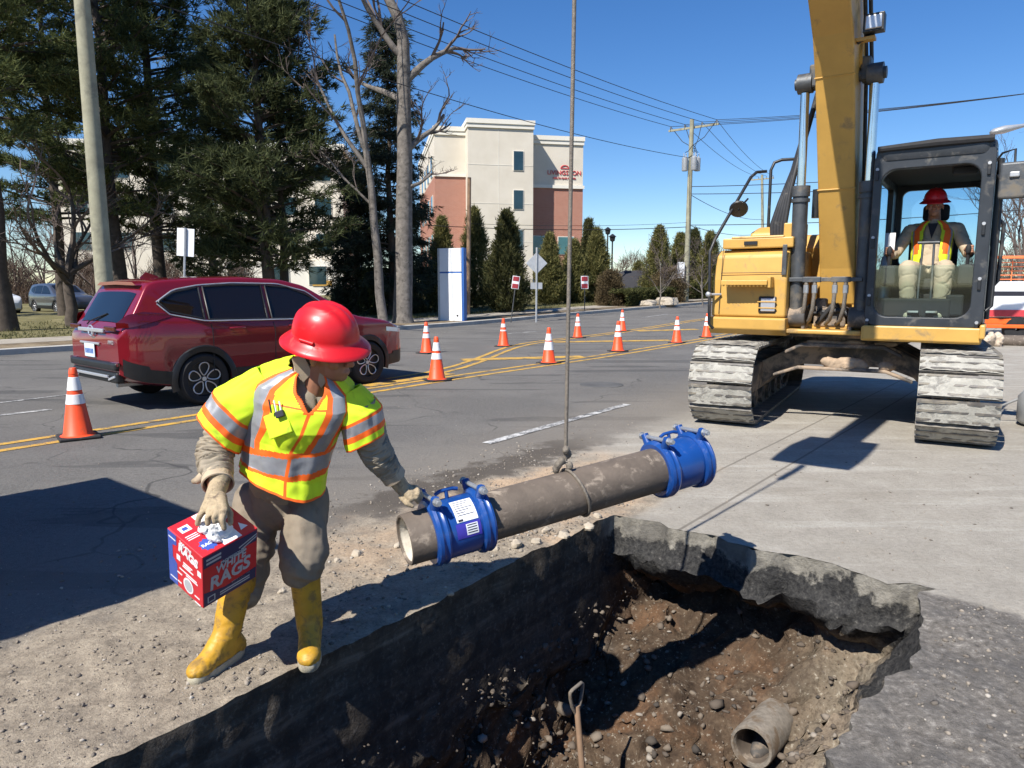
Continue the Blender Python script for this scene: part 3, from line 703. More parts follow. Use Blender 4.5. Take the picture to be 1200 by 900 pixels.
def pine(name, label, base, H, r0, cb, rad, mat_leaf, seed, nb=95, tuft=26, droop=.02, up=.03, group=None, lean=0.0, flat=1.0, leafL=.34, bark='bark_pine', shape=0.75):
    global rnd; keep = rnd; rnd = random.Random(seed); rs = np.random.default_rng(seed)
    t = thing(name, label, 'tree', base, 0, group)
    tp = [Vector((lean * (i / 10) ** 1.3 * H + rnd.gauss(0, .04), rnd.gauss(0, .04), H * i / 10 - .1)) for i in range(11)]
    b = MB(); b.tube(tp, [r0 * (1.25 if i == 0 else 1 - .93 * i / 10) for i in range(11)], 10); b.build('trunk', MT[bark], t, 60)
    lim = MB(); pts, dirs = [], []
    for k in range(nb):
        f = cb + (1 - cb) * ((k + rnd.random()) / nb); h = f * H
        q = (f - cb) / (1 - cb)
        L = rad * (max(0.05, (1 - q)) ** shape * (.55 + .6 * rnd.random())) * (.55 + .45 * min(1, q / .18)) + .35
        a = rnd.random() * 6.283; i0 = min(9, int(f * 10)); tt = f * 10 - i0
        p0 = tp[i0].lerp(tp[min(10, i0 + 1)], tt)
        pp = wig(p0, (math.cos(a), math.sin(a), .12 + .55 * q), L, 6, .10, droop, up)
        lim.tube(pp, [max(.012, (.03 + .012 * L) * (1 - i / 7)) for i in range(7)], 4)
        for _ in range(int(tuft * (0.35 + L / rad))):
            s = 1.6 + 4.4 * rnd.random() ** .8; i = min(5, int(s)); c = pp[i].lerp(pp[i + 1], s - i)
            off = Vector((rnd.gauss(0, .26), rnd.gauss(0, .26), rnd.gauss(0, .09))) * flat
            pts.append(c + off); dirs.append((pp[i + 1] - pp[i]).normalized() * .6 + off * .8 + Vector((0, 0, .15 if droop < .05 else -.35)))
    lim.build('limb', MT[bark], t, 60)
    V, F = leaves([tuple(p) for p in pts], [tuple(d) for d in dirs], 13, leafL, .022, .5, rs, .05)
    np_obj('crown', V, F, MT[mat_leaf], t)
    rnd = keep
    return t
def cypress(name, label, base, H, rad, mat_leaf, seed, group=None, n=2600, power=.75, lo=.04, round_=False, cat='shrub', leaf=.17):
    global rnd; keep = rnd; rnd = random.Random(seed); rs = np.random.default_rng(seed)
    t = thing(name, label, cat, base, 0, group)
    b = MB(); b.tube([(0, 0, -.15), (0, 0, H * .5), (0, 0, H * .85)], [rad * .10, rad * .07, .02], 7); b.build('trunk', MT['bark_pine'], t, 60)
    pts, dirs = [], []
    ph = [rnd.random() * 6.28 for _ in range(6)]
    for _ in range(n):
        f = rnd.random() ** 1.15; a = rnd.random() * 6.283
        if round_: env = math.sqrt(max(0, 1 - abs((f - .36) / .66) ** 2.2))
        else: env = (1 - f) ** power * (.55 + .45 * min(1, f / .16))
        lump = 1 + .20 * math.sin(3 * a + ph[0] + 9 * f) + .18 * math.sin(5 * a + ph[1] - 17 * f) + .10 * math.sin(2 * a + 31 * f + ph[2])
        r = rad * env * lump * (1 - .45 * rnd.random() ** 2)
        pts.append((r * math.cos(a), r * math.sin(a), lo * H + f * H * (1 - lo)))
        dirs.append((math.cos(a) * .7, math.sin(a) * .7, .9))
    V, F = leaves(pts, dirs, 8, leaf * (1 + .05 * H), .028, .50, rs, .10)
    np_obj('crown', V, F, MT[mat_leaf], t); rnd = keep
    return t
def bare(name, label, base, H, r0, seed, spread=.55, levels=4, trunkf=.5, lean=(0, 0), mat_='bark_grey', group=None, kids=(3, 5), limbs=None, up=.05):
    global rnd; keep = rnd; rnd = random.Random(seed)
    t = thing(name, label, 'tree', base, 0, group)
    tr = MB(); br = MB(); tw = MB()
    top = Vector((lean[0], lean[1], H * trunkf))
    tp = [Vector((lean[0] * s + rnd.gauss(0, .03), lean[1] * s + rnd.gauss(0, .03), -.15 + (H * trunkf + .15) * s)) for s in (0, .04, .2, .4, .6, .8, 1)]
    tr.tube(tp, [r0 * q for q in (1.45, 1.1, 1, .92, .84, .76, .66)], 12)
    def grow(p, d, L, r, lv):
        pp = wig(p, d, L, 6, .13, 0, up)
        tgt = br if lv >= levels - 1 else tw
        tgt.tube(pp, [max(.006, r * (1 - .62 * i / 6)) for i in range(7)], 6 if lv >= levels - 1 else 3)
        if lv <= 0: return
        for _ in range(rnd.randint(*kids)):
            s = rnd.uniform(1.6, 6); i = min(5, int(s)); c = pp[i].lerp(pp[i + 1], s - i)
            dd = (pp[i + 1] - pp[i]).normalized() + Vector((rnd.gauss(0, spread), rnd.gauss(0, spread), rnd.gauss(0, spread * .6)))
            grow(c, dd, L * rnd.uniform(.42, .68), r * .48, lv - 1)
    if limbs:
        for (s, d, L, r) in limbs: grow(tp[0].lerp(top, s), d, L, r, levels - 1)
    else:
        for _ in range(rnd.randint(4, 6)):
            grow(tp[-1].lerp(tp[4], rnd.random() * .8), (rnd.gauss(0, spread), rnd.gauss(0, spread), .8), H * (1 - trunkf) * rnd.uniform(.6, .9), r0 * .5, levels - 1)
    grow(tp[-1], (lean[0] * .1, lean[1] * .1, 1), H * (1 - trunkf) * .95, r0 * .62, levels - 1)
    tr.build('trunk', MT[mat_], t, 60); br.build('limb', MT[mat_], t, 60); struct(tw.build('twig_mass', MT['twig'], t, None), 'stuff')
    rnd = keep
    return t
GP = 'tall pines on the verge'
pine('pine_tree', 'slim pine between the thick bare trunk and the leaning pole', at_px(84, 33), 19, .24, .22, 3.9, 'needle', 37, 120, 29, group=GP)
pine('pine_tree', 'pine set back behind the square sign panel and the wide pine', at_px(258, 38), 14, .22, .12, 3.2, 'needle_dark', 38, 110, 28, group=GP)
pine('pine_tree', 'tall pine with thick dark bare lower trunk rising from the lawn', at_px(12, 22.5), 19, .29, .30, 3.6, 'needle', 21, 115, 30, group=GP)
pine('pine_tree', 'broad dark pine behind the leaning timber utility pole', at_px(146, 27), 20, .26, .20, 4.2, 'needle', 22, 135, 31, group=GP)
pine('pine_tree', 'pine crowding the back of the square sign panel', at_px(196, 30), 21, .26, .16, 3.8, 'needle', 23, 135, 29, group=GP)
pine('pine_tree', 'wide spreading dark pine in front of the cream building wing', at_px(318, 27.5), 15.2, .27, .14, 4.2, 'needle_dark', 24, 155, 34, group=GP, shape=.8)
pine('pine_tree', 'thin dark pine trunk close beside the wide spreading pine', at_px(338, 29), 12.5, .2, .2, 2.6, 'needle_dark', 25, 75, 24, group=GP)
pine('pine_tree', 'pine at the far left behind the white parked car', at_px(-70, 32), 20, .3, .16, 4.2, 'needle', 29, 110, 28, group=GP)
pine('spruce_tree', 'dark drooping spruce behind the tall bare grey trunk', at_px(462, 34), 13.2, .22, .03, 2.0, 'needle_spruce', 26, 150, 24, droop=.10, up=.0, leafL=.30, shape=.7)
pine('spruce_tree', 'low dark spruce filling the gap behind the red car', at_px(422, 36), 7.0, .2, .03, 1.9, 'needle_spruce', 27, 90, 22, droop=.08, up=.0, leafL=.30, shape=.7)
bare('bare_tree', 'tall bare grey tree with thick trunk and crooked limbs beside white panel', at_px(474, 27.5), 15.5, .34, 31, trunkf=.66, lean=(.25, 0), limbs=[(.62, (1.0, 0, .55), 2.3, .15), (.86, (.9, .2, .75), 3.0, .17), (.80, (-1, .1, .5), 2.8, .13), (.94, (-.8, -.3, 1), 3.2, .14), (.5, (.9, -.2, .1), 1.3, .09)], levels=5, kids=(2, 4))
bare('bare_tree', 'slender bare tree leaning left of the tall grey trunk', at_px(452, 26.8), 12.5, .17, 32, trunkf=.5, lean=(-.5, 0), limbs=[(.9, (-.75, 0, .9), 4.2, .09), (.98, (-.35, .2, 1), 4.5, .09), (.7, (-.8, 0, .6), 2.6, .05)], levels=5, kids=(2, 4))
bare('bare_tree', 'stunted bare tree with pale split trunk behind the red car', at_px(92, 25), 5.4, .20, 33, trunkf=.34, spread=.75, levels=4, kids=(3, 5), mat_='bark_pine')
for k, (px, Y, h) in enumerate([(30, 52, 6), (62, 55, 7), (118, 50, 7), (168, 48, 6.5), (252, 46, 6)]):
    bare('bare_tree', 'distant leafless tree among the brown brush behind the parked cars', at_px(px, Y), h, .12, 41 + k, trunkf=.25, spread=.6, levels=4, kids=(3, 4), mat_='twig', group='leafless trees behind the parking area')
GC = 'clipped evergreens in front of the brick building'
for (px, Y, H, r, m_, lb) in [(520, 42, 5.0, 1.0, 'cypress', 'narrow green arborvitae standing just behind the white panel'), (557, 40, 5.3, 1.15, 'cypress', 'tall pointed arborvitae right behind the thin brown timber pole'),
                          (594, 35, 4.7, 1.15, 'cypress_dark', 'full dark green arborvitae beside the tilted red sign'), (643, 44, 4.1, 1.0, 'cypress', 'olive arborvitae right behind the diamond sign'),
                          (671, 46, 3.8, 1.05, 'cypress', 'short olive arborvitae in front of the teal window'), (687, 50, 5.4, .8, 'cypress_dark', 'slim dark evergreen rising at the corner of the brick wall'),
                          (697, 47, 4.6, 1.15, 'cypress', 'bushy olive evergreen beside the two black lamp posts'), (768, 50, 4.9, 1.25, 'cypress', 'pointed green evergreen beyond the low clipped hedge'),
                          (745, 56, 2.6, .9, 'cypress', 'small yellow green evergreen on top of the dark mound'), (792, 52, 4.5, 1.15, 'cypress', 'green evergreen directly behind the utility pole'),
                          (808, 54, 4.9, 1.15, 'cypress_dark', 'dark evergreen between the utility pole and the machine'), (826, 52, 4.6, 1.15, 'cypress', 'green evergreen beside the yellow machine body')]:
    cypress('evergreen_shrub', lb, at_px(px, Y), H, r, m_, int(px * 7 + Y), GC, 2600)
cypress('rounded_bush', 'brown egg shaped clipped bush at the end of the hedge', at_px(713, 41), 1.85, .62, 'brown_bush', 77, None, 2600, round_=True, lo=.02, leaf=.09)
cypress('bush', 'loose brown shrub leaning at the end of the dark mound', at_px(781, 46), 2.1, 1.0, 'brown_bush', 78, None, 900, round_=True, lo=.02, leaf=.12)
for k, px in enumerate((771, 819)):
    bare('ornamental_tree', ['small round leafless street tree in front of the clipped hedge', 'small round leafless street tree beside the utility pole'][k], at_px(px, 40 + 3 * k), 3.1, .05, 90 + k, trunkf=.38, spread=.55, levels=4, kids=(3, 5), group='small leafless street trees', mat_='bark_grey')
for k, px in enumerate((405, 417)):
    bare('ornamental_tree', 'thin leafless sapling planted against the cream building wing', at_px(px, 44), 2.8, .04, 95 + k, trunkf=.4, spread=.4, levels=3, kids=(3, 4), group='saplings at the building wing', mat_='bark_grey')
def hedge(name, label, a, b, h, w, m_, seed, n=2600):
    rs = np.random.default_rng(seed); a = Vector(a); b = Vector(b); d = b - a; L = d.length; d.normalize(); s = Vector((-d.y, d.x, 0))
    pts, dirs = [], []
    for _ in range(n):
        t = rs.uniform(0, L); q = rs.uniform(-1, 1); z = rs.uniform(0, 1)
        if rs.random() < .6: q = math.copysign(1, q) * (1 - .15 * rs.random())
        else: z = 1 - .12 * rs.random()
        p = a + d * t + s * (q * w / 2 * (1 + .12 * math.sin(t * 3))); pts.append((p.x, p.y, a.z + (b.z - a.z) * t / L + z * h * (1 + .06 * math.sin(t * 2.3 + 1))))
        dirs.append(tuple(s * q + Vector((0, 0, .6))))
    V, F = leaves(pts, dirs, 7, .13, .032, .5, rs, .05)
    o = np_obj(name, V, F, MT[m_]); return tag(o, label, 'hedge')
hedge('hedge', 'low clipped hedge running past the brown egg shaped bush', at_px(722, 40), at_px(790, 47), .85, 1.0, 'hedge', 5, 3800)
hedge('hedge', 'clipped hedge behind the far pavement beyond the utility pole', at_px(793, 50), at_px(870, 56), 1.0, 1.0, 'hedge', 6, 3600)
hedge('hedge', 'small square hedge at the foot of the cream building wing', at_px(392, 45), at_px(424, 45.5), .95, .8, 'hedge', 8, 1500)
hedge('hedge', 'rough olive hedge behind the bare trunks and white panel', at_px(430, 34), at_px(512, 36), 2.0, 1.2, 'hedge', 9, 4200)
# brown leafless brush along the back, one mass
rs = np.random.default_rng(3); bp, bd = [], []
for (p0, p1, Y0, Y1, h, n) in [(-140, 130, 50, 58, 3.0, 5200), (120, 300, 46, 50, 2.6, 2600), (690, 830, 62, 66, 3.2, 1800), (1120, 1330, 60, 72, 5.0, 3600), (830, 1130, 75, 85, 4.5, 2600)]:
    for _ in range(n):
        t = rs.random(); px = p0 + (p1 - p0) * t; Y = Y0 + (Y1 - Y0) * rs.random(); g = at_px(px, Y)
        bp.append((g.x, g.y, g.z + rs.random() ** 1.3 * h * (.7 + .4 * math.sin(px * .07)))); bd.append((rs.normal(0, .4), rs.normal(0, .4), .9))
V, F = leaves(bp, bd, 4, .8, .022, .35, rs, .2)
struct(np_obj('brush', V, F, MT['brush']), 'stuff')
for k, (px, Y, h) in enumerate([(1183, 48, 9), (1215, 52, 10), (1250, 46, 9)]):
    bare('bare_tree', 'leafless tree beyond the orange trailer', at_px(px, Y), h, .16, 61 + k, trunkf=.3, spread=.5, levels=4, kids=(3, 5), mat_='twig', group='leafless trees beyond the trailer')
# short grass blades near the kerb and in front of the parking area
gp, gd = [], []
for _ in range(9000):
    u = rs.uniform(-12, 45); v = 22.3 + rs.random() ** 1.5 * 9
    p = R(u, v, rise(u) + .14); gp.append(tuple(p)); gd.append((rs.normal(0, .25), rs.normal(0, .25), 1))
V, F = leaves(gp, gd, 3, .11, .012, .4, rs, .03)
struct(np_obj('grass', V, F, MT['grass']), 'stuff')
# dark netted mound and boulders beyond the hedge
mb = MB(); rows = []
for j in range(9):
    f = j / 8; rows.append([Vector((3.9 * math.cos(a) * (1 - f ** 2 * .85) + .15 * n1(j, i, .9, 3), 2.0 * math.sin(a) * (1 - f ** 2 * .85), 2.15 * f ** .8 - .1 + .12 * n1(i, j, .8, 2))) for i, a in enumerate([6.2832 * q / 20 for q in range(20)])])
mb.loft(rows); o = mb.build('netted_mound', MT['netting'], smooth=50); o.location = at_px(738, 52); tag(o, 'dark mound under black netting behind the clipped hedge', 'mound')
for k, (px, Y, s) in enumerate([(757, 41, .55), (778, 42, .75)]):
    clod('boulder', at_px(px, Y), s, MT['stone'], ['low tan boulder beside the clipped hedge', 'larger tan boulder near the utility pole foot'][k], 'boulders on the verge', .4)

# ------------------------------------------------------------------ buildings
def stucco(name, a, b_, sc, bmp):
    m, nt, bs = nodes(name); co = objco(nt)
    nt.links.new(ramp(nt, nz(nt, sc, 5, co), [(0.35, a), (0.65, b_)]), bs.inputs['Base Color']); bs.inputs['Roughness'].default_value = .9
    bumpn(nt, bs, nz(nt, 30, 3, co), bmp, .02)
stucco('stucco', (0.60, 0.54, 0.44), (0.66, 0.60, 0.50), .6, .2)
stucco('stucco_trim', (0.70, 0.66, 0.57), (0.75, 0.71, 0.62), .6, .1)
m, nt, bs = nodes('brick_wall'); co = objco(nt)
br_ = NEW(nt, 'ShaderNodeTexBrick'); br_.inputs['Scale'].default_value = 1.0
mp = NEW(nt, 'ShaderNodeMapping'); mp.inputs['Rotation'].default_value = (math.pi / 2, 0, 0); nt.links.new(co, mp.inputs['Vector']); nt.links.new(mp.outputs[0], br_.inputs['Vector'])
for nme, c in (('Color1', (0.36, 0.135, 0.085)), ('Color2', (0.42, 0.17, 0.11)), ('Mortar', (0.42, 0.30, 0.24))): br_.inputs[nme].default_value = (*c, 1)
br_.inputs['Mortar Size'].default_value = .012; br_.inputs['Brick Width'].default_value = .30; br_.inputs['Row Height'].default_value = .10
nt.links.new(br_.outputs['Color'], bs.inputs['Base Color']); bs.inputs['Roughness'].default_value = .9
mat('window_dark', (0.020, 0.045, 0.055), 0.06, 0, .2, 1, spec=.8)
mat('window_teal', (0.05, 0.15, 0.16), 0.08, 0, .2, 1, spec=.8)
bl = thing('apartment_building', 'four storey cream and brick building with red lettering near its roofline', 'building', (0.6, 68, 0), math.radians(11))
def bpart(name, m_, boxes, bevel=0.0, parent=bl):
    b = MB()
    for (x0, x1, y0, y1, z0, z1) in boxes: b.box(((x0 + x1) / 2, (y0 + y1) / 2, (z0 + z1) / 2), (x1 - x0, y1 - y0, z1 - z0))
    return b.build(name, m_, parent, None, bevel)
XL, XB0, XB1, XR = -7.6, -4.75, 1.25, 6.6
bpart('wall', MT['stucco'], [(XL, XB0, 1.2, 22, 11.6, 15.2)]); bpart('wall', MT['brick_wall'], [(XL, XB0, 1.15, 22, -1, 11.6)])
bpart('wall', MT['stucco'], [(XB0, XB1, -.6, 22, -1, 15.6)])
bpart('wall', MT['stucco'], [(XB1, XR, 1.5, 22, 10.9, 14.8)]); bpart('wall', MT['brick_wall'], [(XB1, XR, 1.45, 22, 2.2, 10.9)]); bpart('wall', MT['stucco_trim'], [(XB1, XR, 1.4, 22, -1, 2.2)])
for (x0, x1, y0, z, ov) in [(XL, XB0, 1.2, 15.2, .13), (XB0, XB1, -.6, 15.6, .15), (XB1, XR, 1.5, 14.8, .13)]:
    bpart('cornice', MT['stucco_trim'], [(x0 - ov * .6, x1 + ov * .6 - .02, y0 - ov, 22.3, z, z + .35), (x0 - ov, x1 + ov - .02, y0 - ov * 1.6, 22.5, z + .35, z + .75)])
bpart('string_course', MT['stucco_trim'], [(XL - .1, XB0 - .003, 1.02, 1.17, 11.5, 11.75)]); bpart('string_course', MT['stucco_trim'], [(XB1 + .003, XR + .1, 1.3, 1.47, 10.75, 11.05)])
for z in (12.4, 9.0, 5.6, 2.2): bpart('joint', MT['stucco_trim'], [(XB0 - .01, XB1 - .01, -.62, -.595, z - .02, z + .02)])
bpart('joint', MT['stucco_trim'], [(-2.0, -1.96, -.62, -.595, -.5, 15.5)])
def window(x, w, z0, z1, y, m_, parent=bl, side=False):
    f = MB()
    if side: f.box((y, x, (z0 + z1) / 2), (.10, w + .12, z1 - z0 + .12)); g = MB(); g.box((y - .06, x, (z0 + z1) / 2), (.04, w, z1 - z0))
    else: f.box((x, y, (z0 + z1) / 2), (w + .12, .10, z1 - z0 + .12)); g = MB(); g.box((x, y - .06, (z0 + z1) / 2), (w, .04, z1 - z0))
    fo = f.build('window', MT['stucco_trim'], parent, None); g.build('pane', m_, fo, None)
for z in (12.0, 8.55, 5.0): window(-.15, .85, z, z + 1.65, -.62, MT['window_dark'])
window(2.15, 1.5, 4.6, 6.25, 1.44, MT['window_teal']); window(4.95, 1.5, 4.6, 6.2, 1.44, MT['window_teal'])
for z in (4.6, 8.2, 11.8):
    for y in (4, 8, 12, 16): window(y, 1.5, z, z + 1.8, XL - .01, MT['window_teal'], side=True)
LM = lambda x, y, z: mat4((x, y, z), rotm(math.pi / 2))
text_obj('lettering', 'LIVINGSTON', .58, MT['print_red'], LM(4.75, 1.46, 12.2), bl, .03, .0)
text_obj('lettering', 'HEALTH CARE CENTER', .22, MT['print_red'], LM(4.75, 1.46, 11.7), bl, .03)
b = MB()
for k in range(7):
    a0 = math.pi * (.08 + .12 * k); a1 = math.pi * (.08 + .12 * (k + 1)); b.cyl((4.8 + .42 * math.cos(a0), 1.47, 12.55 + .34 * math.sin(a0)), (4.8 + .42 * math.cos(a1), 1.47, 12.55 + .34 * math.sin(a1)), .05, n=6)
b.box((4.8, 1.47, 12.62), (.84, .06, .06)); b.build('emblem', MT['print_red'], bl)
wg = thing('building_wing', 'long cream building wing showing between the dark pines', 'building', at_px(300, 74), math.radians(6)); bl = wg
bpart('wall', MT['stucco'], [(-18, 9.5, 0, 18, -1, 14.6)], parent=wg); bpart('cornice', MT['stucco_trim'], [(-18.3, 9.8, -.3, 18.3, 14.6, 15.2)], parent=wg)
bpart('wall', MT['stucco_trim'], [(-2, 9.9, -5, -.005, -1, 3.4)], parent=wg)
for z in (1.2, 4.6, 8.2, 11.6):
    for x in (-16, -12, -8, -4, 0, 4, 7.5): window(x, 1.6, z if z > 2 else 1.2, z + 1.7, -.02 if z > 3.4 else -5.03, MT['window_dark'], wg) if not (z < 3.4 and x < -1) else None
b = MB(); b.box((7.9, -5.06, 1.3), (1.8, .06, .5)); o = b.build('warning_panel', MT['yellow_paint'], wg, None)
# ------------------------------------------------------------------ cars
def lerp_pts(pts, x):
    if x <= pts[0][0]: return pts[0][1]
    for (a, b), (c, d) in zip(pts, pts[1:]):
        if x <= c: t = (x - a) / (c - a); return b + (d - b) * t
    return pts[-1][1]
def smooth_pts(pts, x, e=.05): return (lerp_pts(pts, x - e) + 2 * lerp_pts(pts, x) + lerp_pts(pts, x + e)) / 4
ZT = [(0, .94), (.03, 1.0), (.08, 1.07), (.34, 1.50), (.40, 1.60), (.55, 1.64), (1.0, 1.67), (1.7, 1.69), (2.3, 1.66), (2.65, 1.58), (3.4, 1.15), (3.55, 1.10), (4.05, 1.03), (4.38, .93), (4.55, .78), (4.62, .62)]
ZB = [(0, .46), (.06, .40), (.25, .33), (.6, .27), (4.0, .24), (4.45, .26), (4.62, .36)]
WW = [(0, .72), (.06, .80), (.2, .865), (.5, .905), (.95, .93), (3.6, .93), (4.1, .895), (4.4, .80), (4.55, .66), (4.62, .50)]
def zt_(x): return smooth_pts(ZT, x, .04)
def zb_(x): return smooth_pts(ZB, x)
def belt(x): return 1.12 - .03 * x / 1.5
def hw(x, z):
    w = smooth_pts(WW, x, .05); b_ = belt(x)
    if z < b_:
        t = (z - .62) / .45; y = w * (1 - .035 * t * t)
        y += .012 * math.exp(-((z - .95) / .035) ** 2) - .02 * math.exp(-((z - .62) / .13) ** 2) * (1 if .5 < x < 4 else 0)
    else:
        s = (z - b_) / .57; y = w * (1 - .035 * ((b_ - .62) / .45) ** 2) * (1 - .03 * min(1, s * 8) - .20 * s ** 1.15)
    return y
def suv(name, label, loc, heading, paint, full=True, group=None):
    t = thing(name, label, 'car', loc, heading, group)
    S = axis([(0, .1, .025), (.1, .7, .05), (.7, 3.3, .07), (3.3, 4.4, .06), (4.4, 4.62, .03)])
    rings = []
    for x in S:
        zt, zb = zt_(x), zb_(x); ze = zt - .055; half = [(0.0, zb), (hw(x, zb + .05) * .86, zb)]
        for k in range(20): z = zb + .03 + (ze - zb - .03) * k / 19; half.append((hw(x, z), z))
        ye = half[-1][1 - 1]
        for k in range(1, 7):
            a = math.pi / 2 * k / 6; half.append((ye * math.cos(a) ** .55 if k < 6 else 0.0, ze + .055 * math.sin(a) ** .8))
        rings.append([Vector((x, -y, z)) for y, z in half] + [Vector((x, y, z)) for y, z in half[-2:0:-1]])
    b = MB(); b.loft(rings)
    keepf = []
    for f in b.f:
        c = [sum(b.v[i][k] for i in f) / len(f) for k in range(3)]
        if len(f) == 4 and abs(c[1]) > .3 and any((c[0] - xw) ** 2 + (c[2] - .345) ** 2 < .385 ** 2 for xw in (.98, 3.66)): continue
        keepf.append(f)
    b.f = keepf; b.m = [0] * len(keepf)
    body = b.build('body', paint, t, 38)
    def patch(nm, m_, x0, x1, lo, up, off, side, parent=t, nx=24, nzz=6, sm=60):
        q = MB(); rows = []
        for i in range(nx + 1):
            x = x0 + (x1 - x0) * i / nx; a, c = lo(x), up(x)
            rows.append([Vector((x, side * (hw(x, a + (c - a) * k / nzz) + off), a + (c - a) * k / nzz)) for k in range(nzz + 1)])
        q.loft(rows, cap=False, closed=False); return q.build(nm, m_, parent, sm)
    def outline(nm, m_, x0, x1, lo, up, off, side, r, parent):
        q = MB(); xs = [x0 + (x1 - x0) * i / 16 for i in range(17)]
        pp = [Vector((x, side * (hw(x, lo(x)) + off), lo(x))) for x in xs] + [Vector((x, side * (hw(x, up(x)) + off), up(x))) for x in xs[::-1]]
        q.tube(pp + [pp[0]], r, 6); return q.build(nm, m_, parent, 60)
    L1 = lambda p: (lambda x: lerp_pts(p, x))
    W_ = [(.50, 1.03, L1([(.50, 1.34), (.60, 1.23), (1.03, 1.125)]), L1([(.50, 1.36), (.70, 1.47), (1.03, 1.535)])),
          (1.09, 1.93, L1([(1.09, 1.12), (1.93, 1.10)]), L1([(1.09, 1.54), (1.5, 1.565), (1.93, 1.56)])),
          (2.0, 3.12, L1([(2.0, 1.10), (3.12, 1.085)]), L1([(2.0, 1.555), (2.35, 1.53), (2.65, 1.42), (3.12, 1.10)]))]
    for side in (-1, 1):
        for (x0, x1, lo, up) in W_:
            g = patch('window', MT['car_glass'], x0, x1, lo, up, .008, side)
            if full: outline('window_trim', MT['black_paint'], x0, x1, lo, up, .009, side, .012, g)
        if full:
            lo = L1([(.47, 1.33), (.60, 1.195), (1.03, 1.10), (3.2, 1.065)]); up = L1([(.47, 1.35), (.70, 1.50), (1.03, 1.56), (1.5, 1.59), (2.2, 1.58), (2.65, 1.47), (3.2, 1.075)])
            q = MB(); xs = [.47 + 2.7 * i / 40 for i in range(41)]
            pp = [Vector((x, side * (hw(x, lo(x)) + .010), lo(x))) for x in xs[:]] ; q.tube(pp, .010, 6)
            pp = [Vector((x, side * (hw(x, up(x)) + .008), up(x))) for x in xs[:]] ; q.tube(pp, .010, 6)
            q.build('chrome_trim', MT['silver'], t, 60)
            for xs_ in (1.055, 1.965, 3.16):
                q = MB(); q.tube([Vector((xs_ + .06 * math.sin(z * 2), side * (hw(xs_, z) + .001), z)) for z in [.45 + .6 * i / 8 for i in range(9)]], .006, 5); q.build('door_seam', MT['car_black'], t, 60)
            for xh in (1.35, 2.25):
                q = MB(); q.tube([Vector((xh, side * (hw(xh, .99) + .004), .99)), Vector((xh + .05, side * (hw(xh, .99) + .035), .995)), Vector((xh + .17, side * (hw(xh, .99) + .035), .995)), Vector((xh + .22, side * (hw(xh, .99) + .004), .99))], .016, 8); q.build('door_handle', paint, t, 60)
        for (xa, xb) in ((.03, .585), (1.375, 3.265), (4.055, 4.5)): patch('sill_cladding', MT['car_black'], xa, xb, lambda x: zb_(x) + .035, lambda x: zb_(x) + (.20 if .3 < x < 4.2 else .24), .010, side, nx=30, nzz=3)
        for xw in (.98, 3.66):
            q = MB(); rows = []
            for i in range(25):
                a = math.radians(-18 + 216 * i / 24)
                rows.append([Vector((xw + r * math.cos(a), side * (hw(xw + r * math.cos(a), max(.3, .345 + r * math.sin(a))) + o_), .345 + r * math.sin(a))) for r, o_ in ((.355, -.06), (.36, .012), (.43, .016), (.445, .0))])
            q.loft(rows, cap=False, closed=False); q.build('wheel_arch', MT['car_black'], t, 50)
            q = MB(); rows = []
            for i in range(19):
                a = math.radians(-10 + 200 * i / 18); rows.append([Vector((xw + .40 * math.cos(a), side * y, .345 + .40 * math.sin(a))) for y in (.42, .89)])
            rows_back = [Vector((xw + .40 * math.cos(math.radians(-10 + 200 * i / 18)), side * .42, .345 + .40 * math.sin(math.radians(-10 + 200 * i / 18)))) for i in range(19)]
            q.loft(rows, cap=False, closed=False); q.add(rows_back, [tuple(range(19))]); q.build('wheel_well', MT['car_black'], t, 50)
            wheel(t, Vector((xw, side * .80, .345)), side, .345)
        if full:
            patch('tail_lamp', MT['tail_red'], .0 if side < 0 else .1, .62, L1([(0, 1.035), (.15, 1.05), (.62, 1.17)]), L1([(0, 1.10), (.12, 1.20), (.3, 1.235), (.62, 1.20)]), .012, side)
            q = MB(); q.box((-.004, side * .55, 1.03), (.03, .32, .06)); q.build('tail_lamp', MT['tail_red'], t, None, .01)
            q = MB(); q.box((-.015, side * .66, .60), (.03, .22, .05)); q.build('reflector', MT['tail_red'], t, None, .006)
            q = MB(); q.ell((2.98, side * 1.0, 1.13), (.10, .13, .08)); q.build('door_mirror', paint, t, 60)
        patch('head_lamp', MT['silver'], 4.05, 4.52, lambda x: .83 - .1 * (x - 4.05), lambda x: .90 - .12 * (x - 4.05), .006, side)
    def top(x, y): return zt_(x) + .012 - .055 * min(1, (abs(y) / max(.1, hw(x, zt_(x) - .055))) ** 4)
    q = MB(); q.loft([[Vector((x - .004, y, top(x, y))) for y in [-.60 + 1.2 * i / 14 for i in range(15)]] for x in [.095 + .225 * k / 8 for k in range(9)]], cap=False, closed=False); q.build('rear_window', MT['car_glass_dark'], t, 60)
    q = MB(); q.loft([[Vector((x, y, top(x, y) + .001)) for y in [-.62 + 1.24 * i / 14 for i in range(15)]] for x in [2.62 + .72 * k / 8 for k in range(9)]], cap=False, closed=False); q.build('windscreen', MT['car_glass'], t, 60)
    q = MB(); q.box((2.35, 0, .75), (3.2, 1.5, .6)); q.box((.9, 0, .8), (1.0, 1.4, .5))
    for (x, y) in ((1.75, .36), (1.75, -.36), (2.65, .36), (2.65, -.36), (1.72, 0)): q.box((x - .25, y, 1.10), (.16, .46, .62), 0, rotm(0, -.2)); q.box((x - .33, y, 1.45), (.12, .25, .16))
    q.build('interior', MT['seat_black'], t, None, .04)
    if not full: return t
